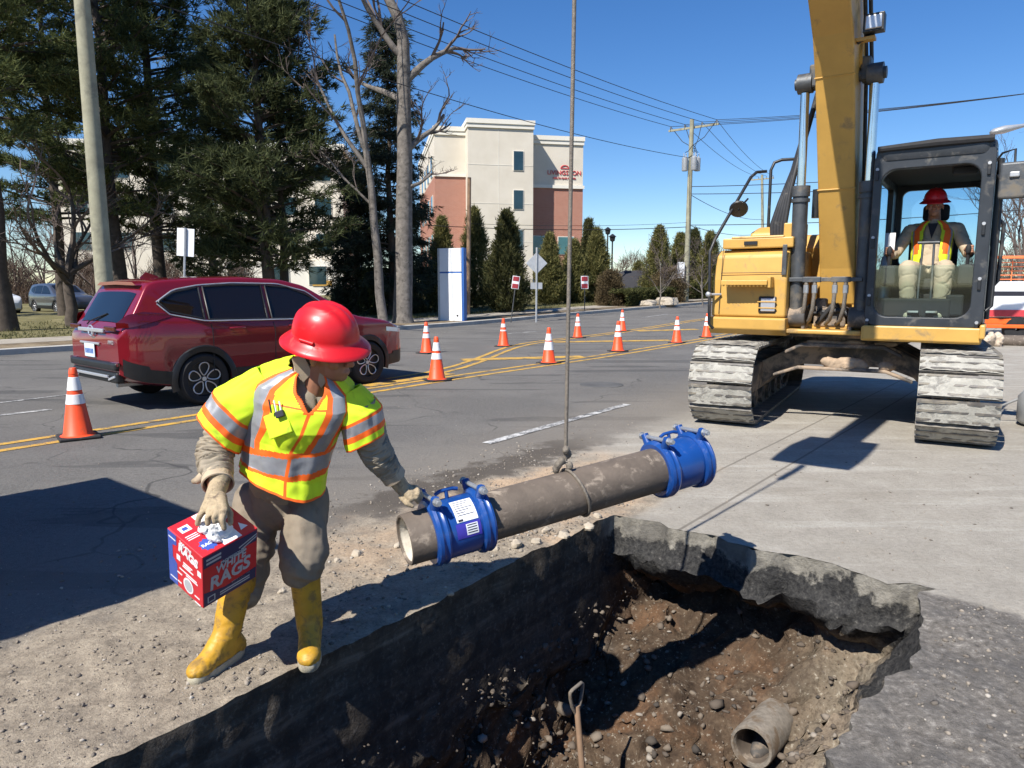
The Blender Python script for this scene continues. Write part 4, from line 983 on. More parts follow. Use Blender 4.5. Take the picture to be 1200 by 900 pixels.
    q = MB(); q.loft([[Vector((x, y, zt_(.42) - .012 + z)) for y, z in [(-.60, -.03), (-.5, .012), (0, .022), (.5, .012), (.60, -.03), (.5, -.03), (0, -.02), (-.5, -.03)]] for x in (.31, .36, .48)]); q.build('spoiler', paint, t, 40)
    q = MB(); q.box((.02, 0, .43), (.10, 1.42, .14)); q.box((.0, 0, .57), (.10, 1.46, .10)); q.build('bumper', MT['car_black'], t, None, .03, 3)
    q = MB(); q.box((-.045, 0, .44), (.03, 1.0, .035)); q.box((-.03, .58, .425), (.03, .2, .03), 0, rotm(.25)); q.box((-.03, -.58, .425), (.03, .2, .03), 0, rotm(-.25)); q.build('bumper_strip', MT['silver'], t, None, .006)
    q = MB(); q.box((-.02, 0, 1.0), (.035, .80, .05)); q.build('tailgate_bar', MT['silver'], t, None, .01)
    q = MB(); q.box((-.012, .1, .83), (.02, .62, .028)); q.build('tailgate_lip', MT['silver'], t, None, .006)
    q = MB(); q.box((-.018, .1, .735), (.012, .32, .17)); pl = q.build('licence_plate', MT['plate_white'], t, None, .004)
    q = MB()
    for i in range(6): q.box((-.026, .21 - .045 * i, .728), (.004, .026, .06))
    q.build('plate_characters', MT['sign_blue'], pl, None)
    q = MB(); q.tube([(-.025, .06, 1.03), (-.028, .045, .95)], .012, 6); q.tube([(-.025, -.06, 1.03), (-.028, -.045, .95)], .012, 6); q.tube([(-.028, .05, .99), (-.028, -.05, .99)], .010, 6)
    q.tube([(-.024, .085 * math.cos(a), .99 + .065 * math.sin(a)) for a in [6.2832 * i / 16 for i in range(17)]], .008, 6); q.build('emblem', MT['silver'], t)
    text_obj('badge', 'AWD', .07, MT['silver'], mat4((-.012, -.56, .86), Matrix(((0, 0, -1), (-1, 0, 0), (0, 1, 0)))), t, .004)
    q = MB(); q.loft([[Vector((x, y, z)) for y, z in ((-.015, zz0), (.015, zz0), (.004, zz1), (-.004, zz1))] for x, zz0, zz1 in ((.62, 1.64, 1.66), (.70, 1.64, 1.735), (.86, 1.66, 1.675))]); q.build('antenna_fin', paint, t, 40)
    q = MB(); q.tube([(.04, .28, 1.06), (.06, .25, 1.10), (.14, -.12, 1.20)], .010, 6); q.build('wiper', MT['car_black'], t)
    q = MB(); q.cyl((.05, -.5, .33), (.45, -.5, .33), .035, n=12); q.build('exhaust', MT['zinc'], t)
    return t
def wheel(t, c, side, R0):
    M = mat4(c, rotm(-side * math.pi / 2)) if side > 0 else mat4(c, rotm(math.pi / 2))
    w = MB(); w.lathe([(.21, -.10), (.30, -.115), (R0 - .02, -.105), (R0, -.06), (R0, .06), (R0 - .02, .105), (.30, .118), (.232, .10), (.225, .06)], M, 36); wo = w.build('wheel', MT['tyre'], t, 40)
    r = MB(); r.lathe([(.005, .055), (.06, .06), (.10, .05), (.215, .06), (.230, .098), (.236, .10)], M, 36); r.build('rim', MT['car_black'], wo, 40)
    s = MB()
    for k in range(5):
        a = 2 * math.pi * k / 5 + .3; pp = []
        for i in range(21):
            q = 2 * math.pi * i / 20; rad = .132 - .085 * math.cos(q); lat = .052 * math.sin(q) * (0.7 + .9 * (1 - math.cos(q)) / 2)
            pp.append(M @ Vector((rad * math.cos(a) - lat * math.sin(a), rad * math.sin(a) + lat * math.cos(a), .072 + .012 * (1 - math.cos(q)))))
        s.tube(pp, .0085, 6)
    s.cyl(M @ Vector((0, 0, .05)), M @ Vector((0, 0, .085)), .03, n=14)
    s.build('spokes', MT['silver'], wo, 50)
rw, fw = G(240, 474), G(433, 449)
hd = (fw - rw).normalized(); left = Vector((-hd.y, hd.x, 0))
car_o = rw + left * .85 - hd * .98
suv('suv', 'dark red sport utility car waiting in the lane behind the orange cones', car_o, math.atan2(hd.y, hd.x), MT['red_paint'])
suv('suv', 'grey parked sport utility car facing the road beyond the lawn', at_px(72, 40) + Vector((-2.2, 2.5, -.12)), math.radians(-35), MT['car_grey'], False)
suv('suv', 'white parked car half hidden behind the thick pine trunk', at_px(10, 38) + Vector((-3.4, 2.0, -.12)), math.radians(-30), MT['car_white'], False)

# ------------------------------------------------------------------ traffic cones
def cone(loc, rz, label, kind=0):
    t = thing('traffic_cone', label, 'traffic cone', loc, rz, 'orange cones along the yellow lines')
    b = MB(); b.box((0, 0, .016), (.37, .37, .032)); b.build('base', MT['rubber'], t, None, .012)
    prof_ = lambda z: .138 - (z - .03) * (.138 - .030) / .69
    b = MB(); b.lathe([(.17, .030), (.15, .036), (prof_(.05), .05), (prof_(.66), .66), (prof_(.66) + .004, .665), (.034, .715), (.028, .725), (.001, .725)], n=28); b.build('body', MT['cone_orange'], t, 40)
    bands = [[(.50, .63), (.36, .455)], [(.47, .60), (.28, .44)], [(.50, .585), (.40, .43)]][kind]
    for (z0, z1) in bands:
        b = MB(); b.lathe([(prof_(z0) + .001, z0 - .002), (prof_(z0) + .004, z0), (prof_(z1) + .004, z1), (prof_(z1) + .001, z1 + .002)], n=28); b.build('reflective_band', MT['cone_white'], t, 40)
    return t
for (px, py, lb, kd) in [(92, 513, 'orange cone standing alone behind the rear bumper of the red car', 0), (512, 446, 'orange cone closest to the front bumper of the red car', 0),
                         (643, 426, 'orange cone with scuffed white bands next to the hanging wire rope', 1), (590, 406, 'orange cone below the tilted red sign with a narrow white band', 2),
                         (677, 396, 'orange cone on the far yellow line across from the egg shaped bush', 0), (793, 402, 'orange cone on the near yellow line short of the utility pole', 0),
                         (500, 414, 'orange cone on the far line in front of the white panel', 0), (724, 412, 'plain bright orange cone midway along the near yellow line', 0),
                         (729, 389, 'orange cone standing on the last yellow hatch stripe', 0), (828, 396, 'orange cone partly hidden by the yellow machine body', 0)]:
    g = G(px, py); cone(Vector((g.x, g.y, rise(UV(g)[0]))), rnd.random() * 1.5, lb, kd)

# ------------------------------------------------------------------ poles, signs, wires
def upole(name, label, base, topp, r0, r1, m_='pole_wood'):
    t = thing(name, label, 'utility pole', base); d = Vector(topp) - Vector(base)
    b = MB(); b.tube([d * s + Vector((0, 0, -.3 if s == 0 else 0)) for s in (0, .25, .5, .75, 1)], [r0 + (r1 - r0) * s for s in (0, .25, .5, .75, 1)], 14); b.build('shaft', MT[m_], t, 60)
    return t, d
pb = at_px(132, 18.3); ptop = P(84, -150, 18.3)
lp, ld = upole('utility_pole', 'leaning pale timber utility pole behind the red car', pb, ptop, .215, .16)
armd = Vector((sU * -1, cU, 0)); armd = Vector((-sU, cU, 0))
def crossarm(t, top, h, L=2.6):
    b = MB(); b.box(top + Vector((0, 0, h)) + Vector((cU, sU, 0)) * .2, (L, .10, .12), 0, Matrix((armd, Vector((cU, sU, 0)) * -1, Vector((0, 0, 1)))).transposed()); b.build('crossarm', MT['pole_wood'], t, None)
    ends = []
    for k in (-1.2, -.45, .45, 1.2):
        q = top + armd * k * L / 2.6 + Vector((cU, sU, 0)) * .2 + Vector((0, 0, h + .06)); b = MB()
        b.lathe([(.02, 0), (.055, .04), (.03, .07), (.06, .10), (.03, .13), (.045, .17), (.01, .2)], mat4(q), 10); b.build('insulator', MT['galv'], t, 50)
        ends.append(q + Vector((0, 0, .2)))
    return ends
lends = [pb + e for e in crossarm(lp, ld, -.5)]
b0 = at_px(800, 46); rp, rdv = upole('utility_pole', 'timber utility pole with crossarm and three grey transformers beyond the cones', b0, P(811, 140, 46), .19, .13)
rends = [b0 + e for e in crossarm(rp, rdv, -.45, 3.3)]
for k, (dx, dy) in enumerate(((-.38, -.1), (.40, -.1), (.1, -.42))):
    b = MB(); c = rdv + Vector((dx, dy, -2.7)); b.lathe([(.02, -.42), (.17, -.40), (.185, -.36), (.185, .32), (.19, .36), (.12, .42), (.02, .44)], mat4(c), 16); b.cyl(c + Vector((.06, 0, .42)), c + Vector((.08, 0, .68)), .035, .02, 8); b.cyl(c + Vector((-.06, 0, .42)), c + Vector((-.08, 0, .68)), .035, .02, 8); b.build('transformer', MT['galv'], rp, 50)
b = MB(); b.box(rdv * .55 * 0 + Vector((-.42, -.25, 2.0)), (.42, .28, 1.0)); b.build('meter_box', MT['sign_white'], rp, None, .02)
for k in range(4):
    e = rends[k] - b0; b = MB(); c = rdv + Vector(((-.4, .4, .1, .3)[k], -.2, -2.0)); m1 = e.lerp(c, .5) + Vector(((-.5, -.3, .4, .7)[k], 0, -.55))
    b.tube([e, e.lerp(m1, .5) + Vector((0, 0, -.25)), m1, m1.lerp(c, .6) + Vector((0, 0, -.1)), c], .022, 5); b.build('drop_lead', MT['wire_black'], rp)
def wire(a, c, sag, r=.016, label='black overhead cable strung between the timber utility poles', n=24):
    a = Vector(a); c = Vector(c); b = MB()
    b.tube([a.lerp(c, i / n) + Vector((0, 0, -4 * sag * (i / n) * (1 - i / n))) - a for i in range(n + 1)], r, 5); o = b.build('overhead_wire', MT['wire_black']); o.location = a
    return tag(o, label, 'cable', 'overhead wires')
for e, f_ in zip(lends, rends): wire(f_, e, .35, label='thin overhead wire sloping from the transformer pole crossarm down past the brick building roof')
wire(b0 + rdv + Vector((0, 0, -2.3)), pb + ld + Vector((0, 0, -2.3)), .5, label='lone lower wire crossing in front of the cream building facade')
wire(b0 + rdv * .42, P(470, 262, 40), .25, .022, 'thick low cable crossing in front of the evergreens and brick wall'); wire(P(470, 262, 40), P(-60, 225, 30), .4, .022, 'low cable running behind the pines to the left')
wire(P(549, 262, 33), b0 + rdv * .445, .15, .010, 'thin cable from the brown timber pole to the transformer pole')
rb = Vector((34, 33, .3)); r2, r2d = upole('utility_pole', 'timber utility pole standing beyond the far end of the orange trailer', rb, rb + Vector((0, 0, 11.5)), .19, .14)
r2e = [rb + e for e in crossarm(r2, r2d, -.4)]
for k, (e, f_) in enumerate(zip(rends, r2e)): wire(e, f_, .5, label='overhead wire running from the transformer pole behind the excavator boom')
for f1, f2 in ((.60, .62), (.64, .68), (.43, .5)): wire(b0 + rdv * f1, rb + r2d * f2, .45, .022, 'thick communication cable passing behind the excavator handrail and cab')
p3 = at_px(889, 78); p3o, p3d = upole('utility_pole', 'distant utility pole seen through the machine handrail', p3, P(893, 205, 78), .17, .13); e3 = [p3 + e for e in crossarm(p3o, p3d, -.4, 2.4)]
for e, f_ in zip(rends[:3], e3): wire(e, f_, .5, label='wire dropping from the transformer pole to the distant pole')
wire(b0 + rdv * .6, p3 + p3d * .62, .5, .02, 'lower cable from the transformer pole to the distant pole'); wire(b0 + rdv * .43, p3 + p3d * .5, .4, .02, 'lowest cable from the transformer pole to the distant pole')
bpz = at_px(549, 33); upole('timber_post', 'thin brown timber pole beside the white panel', bpz, P(550, 208, 33), .10, .085, 'pole_brown')[0]['category'] = 'pole'

def post_sign(name, label, cat, px, Y, top_py, parts, lean=0.0, r=.03, pm='galv'):
    g = at_px(px, Y); top = P(px + lean, top_py, Y); t = thing(name, label, cat, g); d = top - g
    b = MB(); b.cyl((0, 0, -.2), d, r, n=8); b.build('post', MT[pm], t)
    ang = math.atan2(d.x, d.z)
    for (nm, py, w, h, rot, m_, yo) in parts:
        c = P(px + lean * 0, py, Y) - g; c.x = d.x * c.z / d.z
        b = MB(); b.box(c + Vector((0, yo, 0)), (w, .012, h), 0, rotm(0, ang + rot)); b.build(nm, MT[m_], t, None, .004)
    return t
post_sign('road_sign', 'back of a square white sign panel on a steel post over the red car', 'sign', 217, 18.6, 267, [('panel', 284, .44, .70, 0, 'sign_white', .04)], r=.028)
post_sign('road_sign', 'diamond sign seen from behind on a galvanised post before the olive shrubs', 'sign', 628, 29.5, 290, [('panel', 308.5, .62, .62, math.pi / 4, 'galv', .03), ('panel', 335, .48, .26, 0, 'galv', .035)], lean=1, r=.04)
for (px, Y, ty, ln, lb) in [(598, 29.5, 322, 7.5, 'tilted red and white sign on a leaning post before the dark arborvitae'), (684, 36, 322, 1, 'upright red and white sign on the lawn left of the egg shaped bush')]:
    t = post_sign('warning_sign', lb, 'sign', px, Y, ty, [('panel', 331, .30 * Y / 29.5, .52 * Y / 29.5, 0, 'sign_white', -.03), ('upper_field', 326.8, .25 * Y / 29.5, .18 * Y / 29.5, 0, 'sign_red', -.04), ('lower_field', 335.2, .25 * Y / 29.5, .18 * Y / 29.5, 0, 'sign_red', -.04)], lean=ln, r=.022, pm='grey_steel')
g = at_px(531, 29); t = thing('sign_panel', 'tall white monument sign with blue edge standing on the verge', 'sign', g, math.radians(-18))
b = MB(); b.box((0, 0, .95), (.95, .26, 1.9)); b.build('lower_panel', MT['sign_white'], t, None, .01)
b = MB(); b.box((0, 0, 2.42), (.95, .26, .92)); b.build('upper_panel', MT['sign_white'], t, None, .01)
b = MB(); b.box((0, 0, 1.93), (.94, .24, .06)); b.build('joint', MT['sign_blue'], t, None)
b = MB(); b.box((.525, 0, 1.44), (.10, .30, 2.9)); b.build('edge_trim', MT['sign_blue'], t, None, .01)
b = MB(); b.box((-.52, .02, 1.44), (.09, .30, 2.88)); b.build('side_trim', MT['galv'], t, None, .01)
b = MB(); b.box((.28, -.135, .22), (.07, .012, .07)); b.build('latch', MT['car_black'], t, None)
for (px, ty, Y) in ((709, 268, 52), (714.5, 276, 50)):
    g = at_px(px, Y); top = P(px, ty, Y) - g; t = thing('lamp_post', 'black lamp post with lantern head beyond the brown bush' if px < 712 else 'shorter black lamp post with lantern head beside its twin', 'lamp post', g)
    b = MB(); b.cyl((0, 0, -.2), (0, 0, top.z - .4), .07, .05, 8); b.build('post', MT['black_paint'], t)
    b = MB(); b.lathe([(.05, top.z - .42), (.16, top.z - .36), (.20, top.z - .10), (.28, top.z - .08), (.08, top.z + .08), (.01, top.z + .12)], n=10); b.build('lantern', MT['black_paint'], t, 40)
# street light reaching in over the machine
sl0 = Vector((17.5, 17, .1)); t = thing('street_light', 'grey cobra head street light on a long arm behind the cab roof', 'street light', sl0)
h0 = P(1161, 154, 17) - sl0; h1 = P(1200, 146, 17) - sl0
b = MB(); b.cyl((0, 0, -.3), (0, 0, 6.2), .11, .07, 12); b.build('pole', MT['galv'], t)
b = MB(); b.tube([(0, 0, 6.0), (-1.0, 0, 6.1), h1 + Vector((1.2, 0, .1)), h1], .035, 8); b.build('arm', MT['galv'], t)
b = MB(); dd = (h0 - h1); b.loft([[h1 + dd * s + Vector((0, y, z)) for y, z in [(w * math.cos(a), hh * math.sin(a) - .02) for a in [6.2832 * q / 12 for q in range(12)]]] for s, w, hh in ((0, .05, .04), (.25, .09, .06), (.6, .16, .09), (.9, .15, .07), (1.0, .05, .03))]); b.build('lamp_head', MT['galv'], t, 50)

# ------------------------------------------------------------------ work vehicles and kit at the right edge
g = Vector((14.6, 20.5, .02)); t = thing('compressor_trailer', 'white compressor box on an orange trailer behind the machine cab', 'trailer', g, math.radians(-10))
b = MB(); b.box((0, 0, .55), (3.2, 1.5, .16)); b.box((-1.62, 0, .52), (.10, 1.7, .12)); b.box((0, -.8, .42), (3.0, .06, .10)); b.build('chassis', MT['orange_plastic'], t, None, .02)
b = MB(); b.box((.1, 0, 1.15), (2.9, 1.4, 1.0)); b.build('enclosure', MT['sign_white'], t, None, .08, 3)
b = MB(); b.box((-.75, -.705, 1.32), (.9, .012, .12)); b.build('lettering_band', MT['print_dark'], t, None)
b = MB(); b.box((-.3, -.712, .78), (1.9, .02, .18)); b.build('lower_grille', MT['print_red'], t, None)
for x in (-.5, .6):
    b = MB(); b.lathe([(.05, -.09), (.2, -.1), (.33, -.09), (.34, 0), (.33, .09), (.2, .1), (.05, .09)], mat4((x, -.68, .34), rotm(math.pi / 2)), 24); b.build('wheel', MT['tyre'], t, 40)
for k in range(9):
    b = MB(); b.tube([(-.9 + .35 * k, .5, 1.65), (-.9 + .35 * k, .5, 2.25)], .014, 5); b.build('mesh_bar', MT['fence_orange'], t)
for k in range(5):
    b = MB(); b.tube([(-1.0, .5, 1.72 + .12 * k), (2.1, .5, 1.72 + .12 * k)], .012, 5); b.build('mesh_bar', MT['fence_orange'], t)
b = MB(); b.box((.4, .45, 2.35), (2.6, .5, .06), 0, rotm(.1)); b.build('folded_fence', MT['fence_orange'], t, None, .02)
g = G(1158, 407); t = thing('old_pipe', 'dark pipe offcut lying on the road behind the right track', 'pipe', Vector((g.x + 1.0, g.y, .15)), math.radians(-25))
b = MB(); b.lathe([(.11, -.7), (.15, -.7), (.15, .7), (.11, .7)], mat4((0, 0, 0), rotm(0, math.pi / 2)), 20); b.build('barrel', MT['iron_pipe'], t, 40)
b = MB(); rr_ = random.Random(4)
for k in range(9): b.ell((rr_.uniform(-.28, .28), rr_.uniform(-.12, .12), .10 + rr_.random() * .16), (.16, .11, .10), R3=rotm(rr_.random() * 3, rr_.random() * 3, rr_.random() * 3))
o = blob('cloth_bundle', b, MT['tarp'], .03, None, 3, .03, 6); o.location = Vector((g.x, g.y, .0)); tag(o, 'crumpled tan cloth bundle heaped against the dark pipe offcut', 'cloth')
g = G(1228, 500); t = thing('water_tank', 'grey rounded tank end with a thin hose beside the right track', 'tank', g)
b = MB(); b.lathe([(.02, .02), (.26, .02), (.30, .06), (.30, .32), (.24, .40), (.06, .43), (.01, .43)], n=24); b.build('shell', MT['galv'], t, 50)
b = MB(); b.tube([(-.1, 0, .42), (-.35, .25, .2), (-.5, .55, .02), (-.52, .9, .02), (-.3, 1.3, .02), (.2, 1.6, .02)], .014, 8); b.build('hose', MT['galv'], t, 60)
# the dump truck whose shadow lies across the lane
t = thing('dump_truck', 'tipper truck parked in the near lane behind the worker', 'truck', R(.05, 4.95), UA + math.pi)
b = MB(); b.box((.06, 0, 1.85), (.12, 2.5, 1.5)); b.build('tailgate', MT['orange_plastic'], t, None, .02)
for s in (-1, 1):
    b = MB(); b.box((2.3, s * 1.2, 1.85), (4.4, .1, 1.5)); b.build('bed_side', MT['orange_plastic'], t, None, .02)
    for k in range(5): b = MB(); b.box((.5 + .9 * k, s * 1.262, 1.85), (.12, .05, 1.4)); b.build('rib', MT['orange_plastic'], t, None)
b = MB(); b.box((2.3, 0, 1.15), (4.5, 2.3, .12)); b.build('bed_floor', MT['orange_plastic'], t, None); b = MB(); b.box((3.6, 0, .8), (7.2, .9, .3)); b.build('chassis', MT['black_paint'], t, None)
b = MB(); b.box((4.55, 0, 2.0), (.1, 2.5, 1.8)); b.build('headboard', MT['orange_plastic'], t, None); b = MB(); b.box((.08, .55, 2.66), (.10, .22, .14)); b.build('beacon', MT['orange_plastic'], t, None, .02)
b = MB(); b.box((5.6, 0, 1.75), (1.8, 2.3, 1.7), taper=.9); b.box((7.0, 0, 1.2), (1.2, 1.8, .9)); b.build('cab', MT['car_white'], t, None, .1, 3); b = MB(); b.box((6.42, 0, 2.1), (.1, 1.8, .7), 0, rotm(0, -.1)); b.build('windscreen', MT['car_glass_dark'], t, None)
for (x, y) in ((1.0, 1), (1.0, -1), (2.3, 1), (2.3, -1), (6.6, 1), (6.6, -1)):
    b = MB(); b.lathe([(.1, -.14), (.28, -.16), (.48, -.15), (.5, -.08), (.5, .08), (.48, .15), (.28, .16), (.1, .14)], mat4((x, y * 1.03, .5), rotm(math.pi / 2)), 24); b.build('wheel', MT['tyre'], t, 40)
# ------------------------------------------------------------------ excavator (local frame: x = operator's right, y = forward, z = up)
EXO = Vector((4.2, 8.9, 0)); EXR = math.radians(146)
ex = thing('excavator', 'yellow crawler excavator with black cab standing on the pale slab beyond the trench', 'excavator', EXO, EXR)
EXM = mat4(EXO, rotm(0, 0, EXR)); EXI = EXM.inverted()
YP, GS, BP, CP = MT['yellow_paint'], MT['grey_steel'], MT['black_paint'], MT['cab_paint']
def part(name, m_, fn, parent=ex, smooth=35, bevel=0.0, seg=2):
    b = MB(); fn(b); return b.build(name, m_, parent, smooth, bevel, seg)
# --- crawler tracks
TR = math.radians(4.3)
def shoe_mesh(k):
    b = MB(); w = .68
    b.box((0, 0, .012), (w, .222, .024))
    for y in (-.098, -.008, .082): b.box((0, y, .034), (w - .004, .022, .028))
    r_ = random.Random(k); pts = []
    g = 13                                                   # caked mud between the grousers
    for j in range(5):
        pts.append([Vector((-w / 2 + w * i / (g - 1), -.105 + .21 * j / 4, .020 + (0.014 + .020 * r_.random() if 0 < i < g - 1 else .004))) for i in range(g)])
    b2 = len(b.v); b.loft(pts, 1, cap=False, closed=False)
    return b.mesh('track_shoe', [MT['track_steel'], MT['track_mud']], 30)
shoes = [shoe_mesh(k) for k in range(6)]
def loop_path(n, ra, rb, ya, yb, off=0.0):
    ya_, yb_ = ya, yb; straight = ya - yb
    segs = [('t', straight), ('a', math.pi * ra), ('b', straight), ('c', math.pi * rb)]; tot = sum(s for _, s in segs); out = []
    for k in range(n):
        s = (k + off) / n * tot
        for nm, L in segs:
            if s <= L:
                t_ = s / L
                if nm == 't': out.append((yb + straight * t_, .06 + rb * 2 + (ra - rb) * 2 * t_, 0.0))
                elif nm == 'a': an = math.pi / 2 - math.pi * t_; out.append((ya + ra * math.cos(an), .06 + ra + ra * math.sin(an), -math.pi * t_))
                elif nm == 'b': out.append((ya - straight * t_, .06, -math.pi))
                else: an = -math.pi / 2 - math.pi * t_; out.append((yb + rb * math.cos(an), .06 + rb + rb * math.sin(an), -math.pi - math.pi * t_))
                break
            s -= L
    return out
for sd, nm in ((1, 'right'), (-1, 'left')):
    tp = bpy.data.objects.new('crawler_track', None); COL.objects.link(tp); tp.parent = ex; tp.rotation_euler = (0, 0, TR); xc = sd * 1.11
    tp.location = (0, 0, 0)
    part('track_frame', MT['chassis_mud'], lambda b: (b.prism([(-1.55, .30), (1.45, .30), (1.55, .46), (1.3, .62), (-1.3, .66), (-1.6, .5)], -.20, .20, mat4((xc, 0, 0), Matrix(((0, 0, 1), (1, 0, 0), (0, 1, 0)))))), tp, None, .02)
    part('idler', MT['chassis_mud'], lambda b: b.lathe([(.05, -.09), (.30, -.09), (.36, -.06), (.36, .06), (.30, .09), (.05, .09)], mat4((xc, 1.55, .48), rotm(0, math.pi / 2)), 28), tp)
    part('sprocket', MT['chassis_mud'], lambda b: b.lathe([(.05, -.10), (.26, -.12), (.34, -.05), (.34, .05), (.26, .12), (.05, .10)], mat4((xc, -1.55, .46), rotm(0, math.pi / 2)), 22), tp)
    for y in (-1.0, -.55, -.1, .35, .8, 1.15): part('roller', MT['chassis_mud'], lambda b: b.lathe([(.03, -.17), (.11, -.17), (.11, -.1), (.08, -.08), (.08, .08), (.11, .1), (.11, .17), (.03, .17)], mat4((xc, y, .19), rotm(0, math.pi / 2)), 14), tp)
    inner = loop_path(90, .365, .345, 1.55, -1.55)
    def chain(b):
        for xo in (-.11, .11):
            pts = [Vector((xc + xo, y, z + .0)) for y, z, _ in inner] ; b.tube(pts + [pts[0]], .042, 6)
    part('track_chain', MT['chassis_mud'], chain, tp)
    for k, (y, z, a) in enumerate(loop_path(37, .40, .385, 1.55, -1.55, .3)):
        o = bpy.data.objects.new('track_shoe', shoes[(k * 5 + (sd > 0)) % 6]); COL.objects.link(o); o.parent = tp
        o.location = (xc, y, z); o.rotation_euler = (a, 0, 0)
# --- carbody
def arch(b):
    P_ = [(-.95, .28), (-.95, .62), (-.62, .80), (-.42, .90), (.42, .90), (.62, .80), (.95, .62), (.95, .28), (.72, .52), (.45, .62), (-.45, .62), (-.72, .52)]
    b.prism(P_, -.62, .98, mat4((0, 0, 0), Matrix(((1, 0, 0), (0, 0, -1), (0, 1, 0)))))
    b.prism([(-.60, .77), (-.42, .86), (.42, .86), (.60, .77), (.60, .81), (.42, .905), (-.42, .905), (-.60, .81)], -1.04, -.97, mat4((0, 0, 0), Matrix(((1, 0, 0), (0, 0, -1), (0, 1, 0)))))
    b.prism([(-.72, .50), (-.45, .60), (.45, .60), (.72, .50), (.72, .535), (.45, .64), (-.45, .64), (-.72, .535)], -1.06, -.97, mat4((0, 0, 0), Matrix(((1, 0, 0), (0, 0, -1), (0, 1, 0)))))
cb_ = part('carbody', MT['chassis_mud'], arch, ex, None, .015); cb_.rotation_euler = (0, 0, TR)
part('swing_bearing', MT['chassis_mud'], lambda b: (b.lathe([(.55, .88), (.66, .88), (.66, .95), (.60, .96), (.60, 1.0), (.4, 1.0)], n=40), [b.cyl((.63 * math.cos(a), .63 * math.sin(a), .94), (.63 * math.cos(a), .63 * math.sin(a), .975), .018, n=6) for a in [6.2832 * k / 30 for k in range(30)]]), cb_)
def soil(b):
    rr_ = random.Random(9)
    for k in range(26):
        x = rr_.gauss(0, .20); b.ell((x, .98 + rr_.uniform(0, .05), .655 + .06 * rr_.random() * (1 - abs(x))), (.09, .05, .055), 8, 6)
    for k in range(14): b.ell((rr_.uniform(-.5, .5), .93, .90 + .02 * rr_.random()), (.09, .05, .03), 8, 6)
bb = MB(); soil(bb); so = blob('caked_soil', bb, MT['tan_soil'], .016, cb_, 2, .008, 20)
# --- slewing platform
part('deck', YP, lambda b: (b.box((0, -.35, 1.05), (2.64, 2.5, .14)), b.box((-.84, .72, 1.05), (1.08, 1.16, .155)), b.box((.1, 1.0, 1.04), (.78, .40, .05))), ex, None, .015)
part('bearing_skirt', MT['chassis_mud'], lambda b: b.box((0, .35, 1.0), (2.2, 1.3, .06)))
# --- tool box / tank body on the operator's right
def tbox(b):
    sec = lambda z, xo, yf: [Vector((.50, yf, z)), Vector((1.36 - xo, yf - .02, z)), Vector((1.36 - xo, -.55, z)), Vector((.50, -.55, z))]
    b.loft([sec(1.19, 0, 1.24), sec(1.62, .01, 1.235), sec(1.90, .03, 1.20), sec(1.97, .05, 1.12)])
tb = part('tool_box', YP, tbox, ex, None, .03, 3)
part('tool_box_base', YP, lambda b: b.loft([[Vector((.49, y, z)), Vector((1.38, y - .01, z)), Vector((1.38, -.56, z)), Vector((.49, -.56, z))] for z, y in ((.985, 1.18), (1.05, 1.26), (1.175, 1.265), (1.187, 1.24))]), ex, None, .012)
for (pa_, pb_) in (((1.26, 1.238, 1.22), (1.24, 1.215, 1.98)), ((.52, 1.243, 1.70), (1.25, 1.236, 1.70))): part('panel_seam', BP, lambda b: b.tube([pa_, pb_], .004, 5), tb)
part('tray_lip', YP, lambda b: (b.box((.86, .98, 2.04), (.80, .42, .12)), b.box((.86, 1.17, 2.105), (.60, .05, .03))), ex, None, .015)
part('latch', BP, lambda b: b.box((.93, 1.198, 2.04), (.15, .02, .04)), tb, None)
part('engine_hood', YP, lambda b: b.loft([[Vector((x0, y, z)), Vector((x1, y, z)), Vector((x1, -1.5, z)), Vector((x0, -1.5, z))] for z, x0, x1, y in ((1.1, .3, 1.25, .0), (2.02, .3, 1.2, .0), (2.18, .32, 1.05, -.12), (2.20, .34, .95, -.2))]), ex, None, .03, 3)
part('fuel_filler_hood', YP, lambda b: b.loft([[Vector((.62, y0, z)), Vector((1.12 - q, y0, z)), Vector((1.12 - q, -.2, z)), Vector((.62, -.2, z))] for z, y0, q in ((1.95, .75, 0), (2.19, .70, .04), (2.26, .58, .10))]), ex, None, .03, 3)
part('tank_block', YP, lambda b: b.box((.50, .93, 2.13), (.20, .30, .26)), ex, None, .012)
part('counterweight', YP, lambda b: b.prism([(-1.25, -1.5), (1.25, -1.5), (1.2, -1.9), (.7, -2.2), (-.7, -2.2), (-1.2, -1.9)], 1.0, 1.72), ex, None, .08, 3)
def step(b):
    b.box((.93, 1.325, 1.60), (.52, .17, .03)); b.box((.66, 1.31, 1.59), (.04, .15, .12)); b.box((.93, 1.41, 1.585), (.52, .015, .05))
    for k in range(12): b.box((.69 + .043 * k, 1.40, 1.553), (.022, .012, .02))
part('step', YP, step, ex, None, .004)
part('headlamp_recess', BP, lambda b: b.box((.70, 1.238, 1.335), (.20, .03, .19)), tb, None, .02)
part('headlamp', MT['silver'], lambda b: b.box((.69, 1.256, 1.335), (.16, .02, .15)), tb, None, .03, 3)
part('lamp_guard', YP, lambda b: [b.box((.70, 1.268, z), (.21, .012, .012)) for z in (1.30, 1.37)], tb, None)
part('skid_plate', GS, lambda b: b.box((.535, 1.245, 1.84), (.05, .015, .34)), tb, None, .006)
rail = [(1.30, 1.30, 1.05), (1.34, 1.33, 1.10), (1.36, 1.33, 1.95), (1.33, 1.25, 2.1), (1.12, .65, 2.86), (1.08, .55, 2.93), (.98, .48, 2.94)]
part('handrail', BP, lambda b: b.tube(rail, .019, 10), ex, 60)
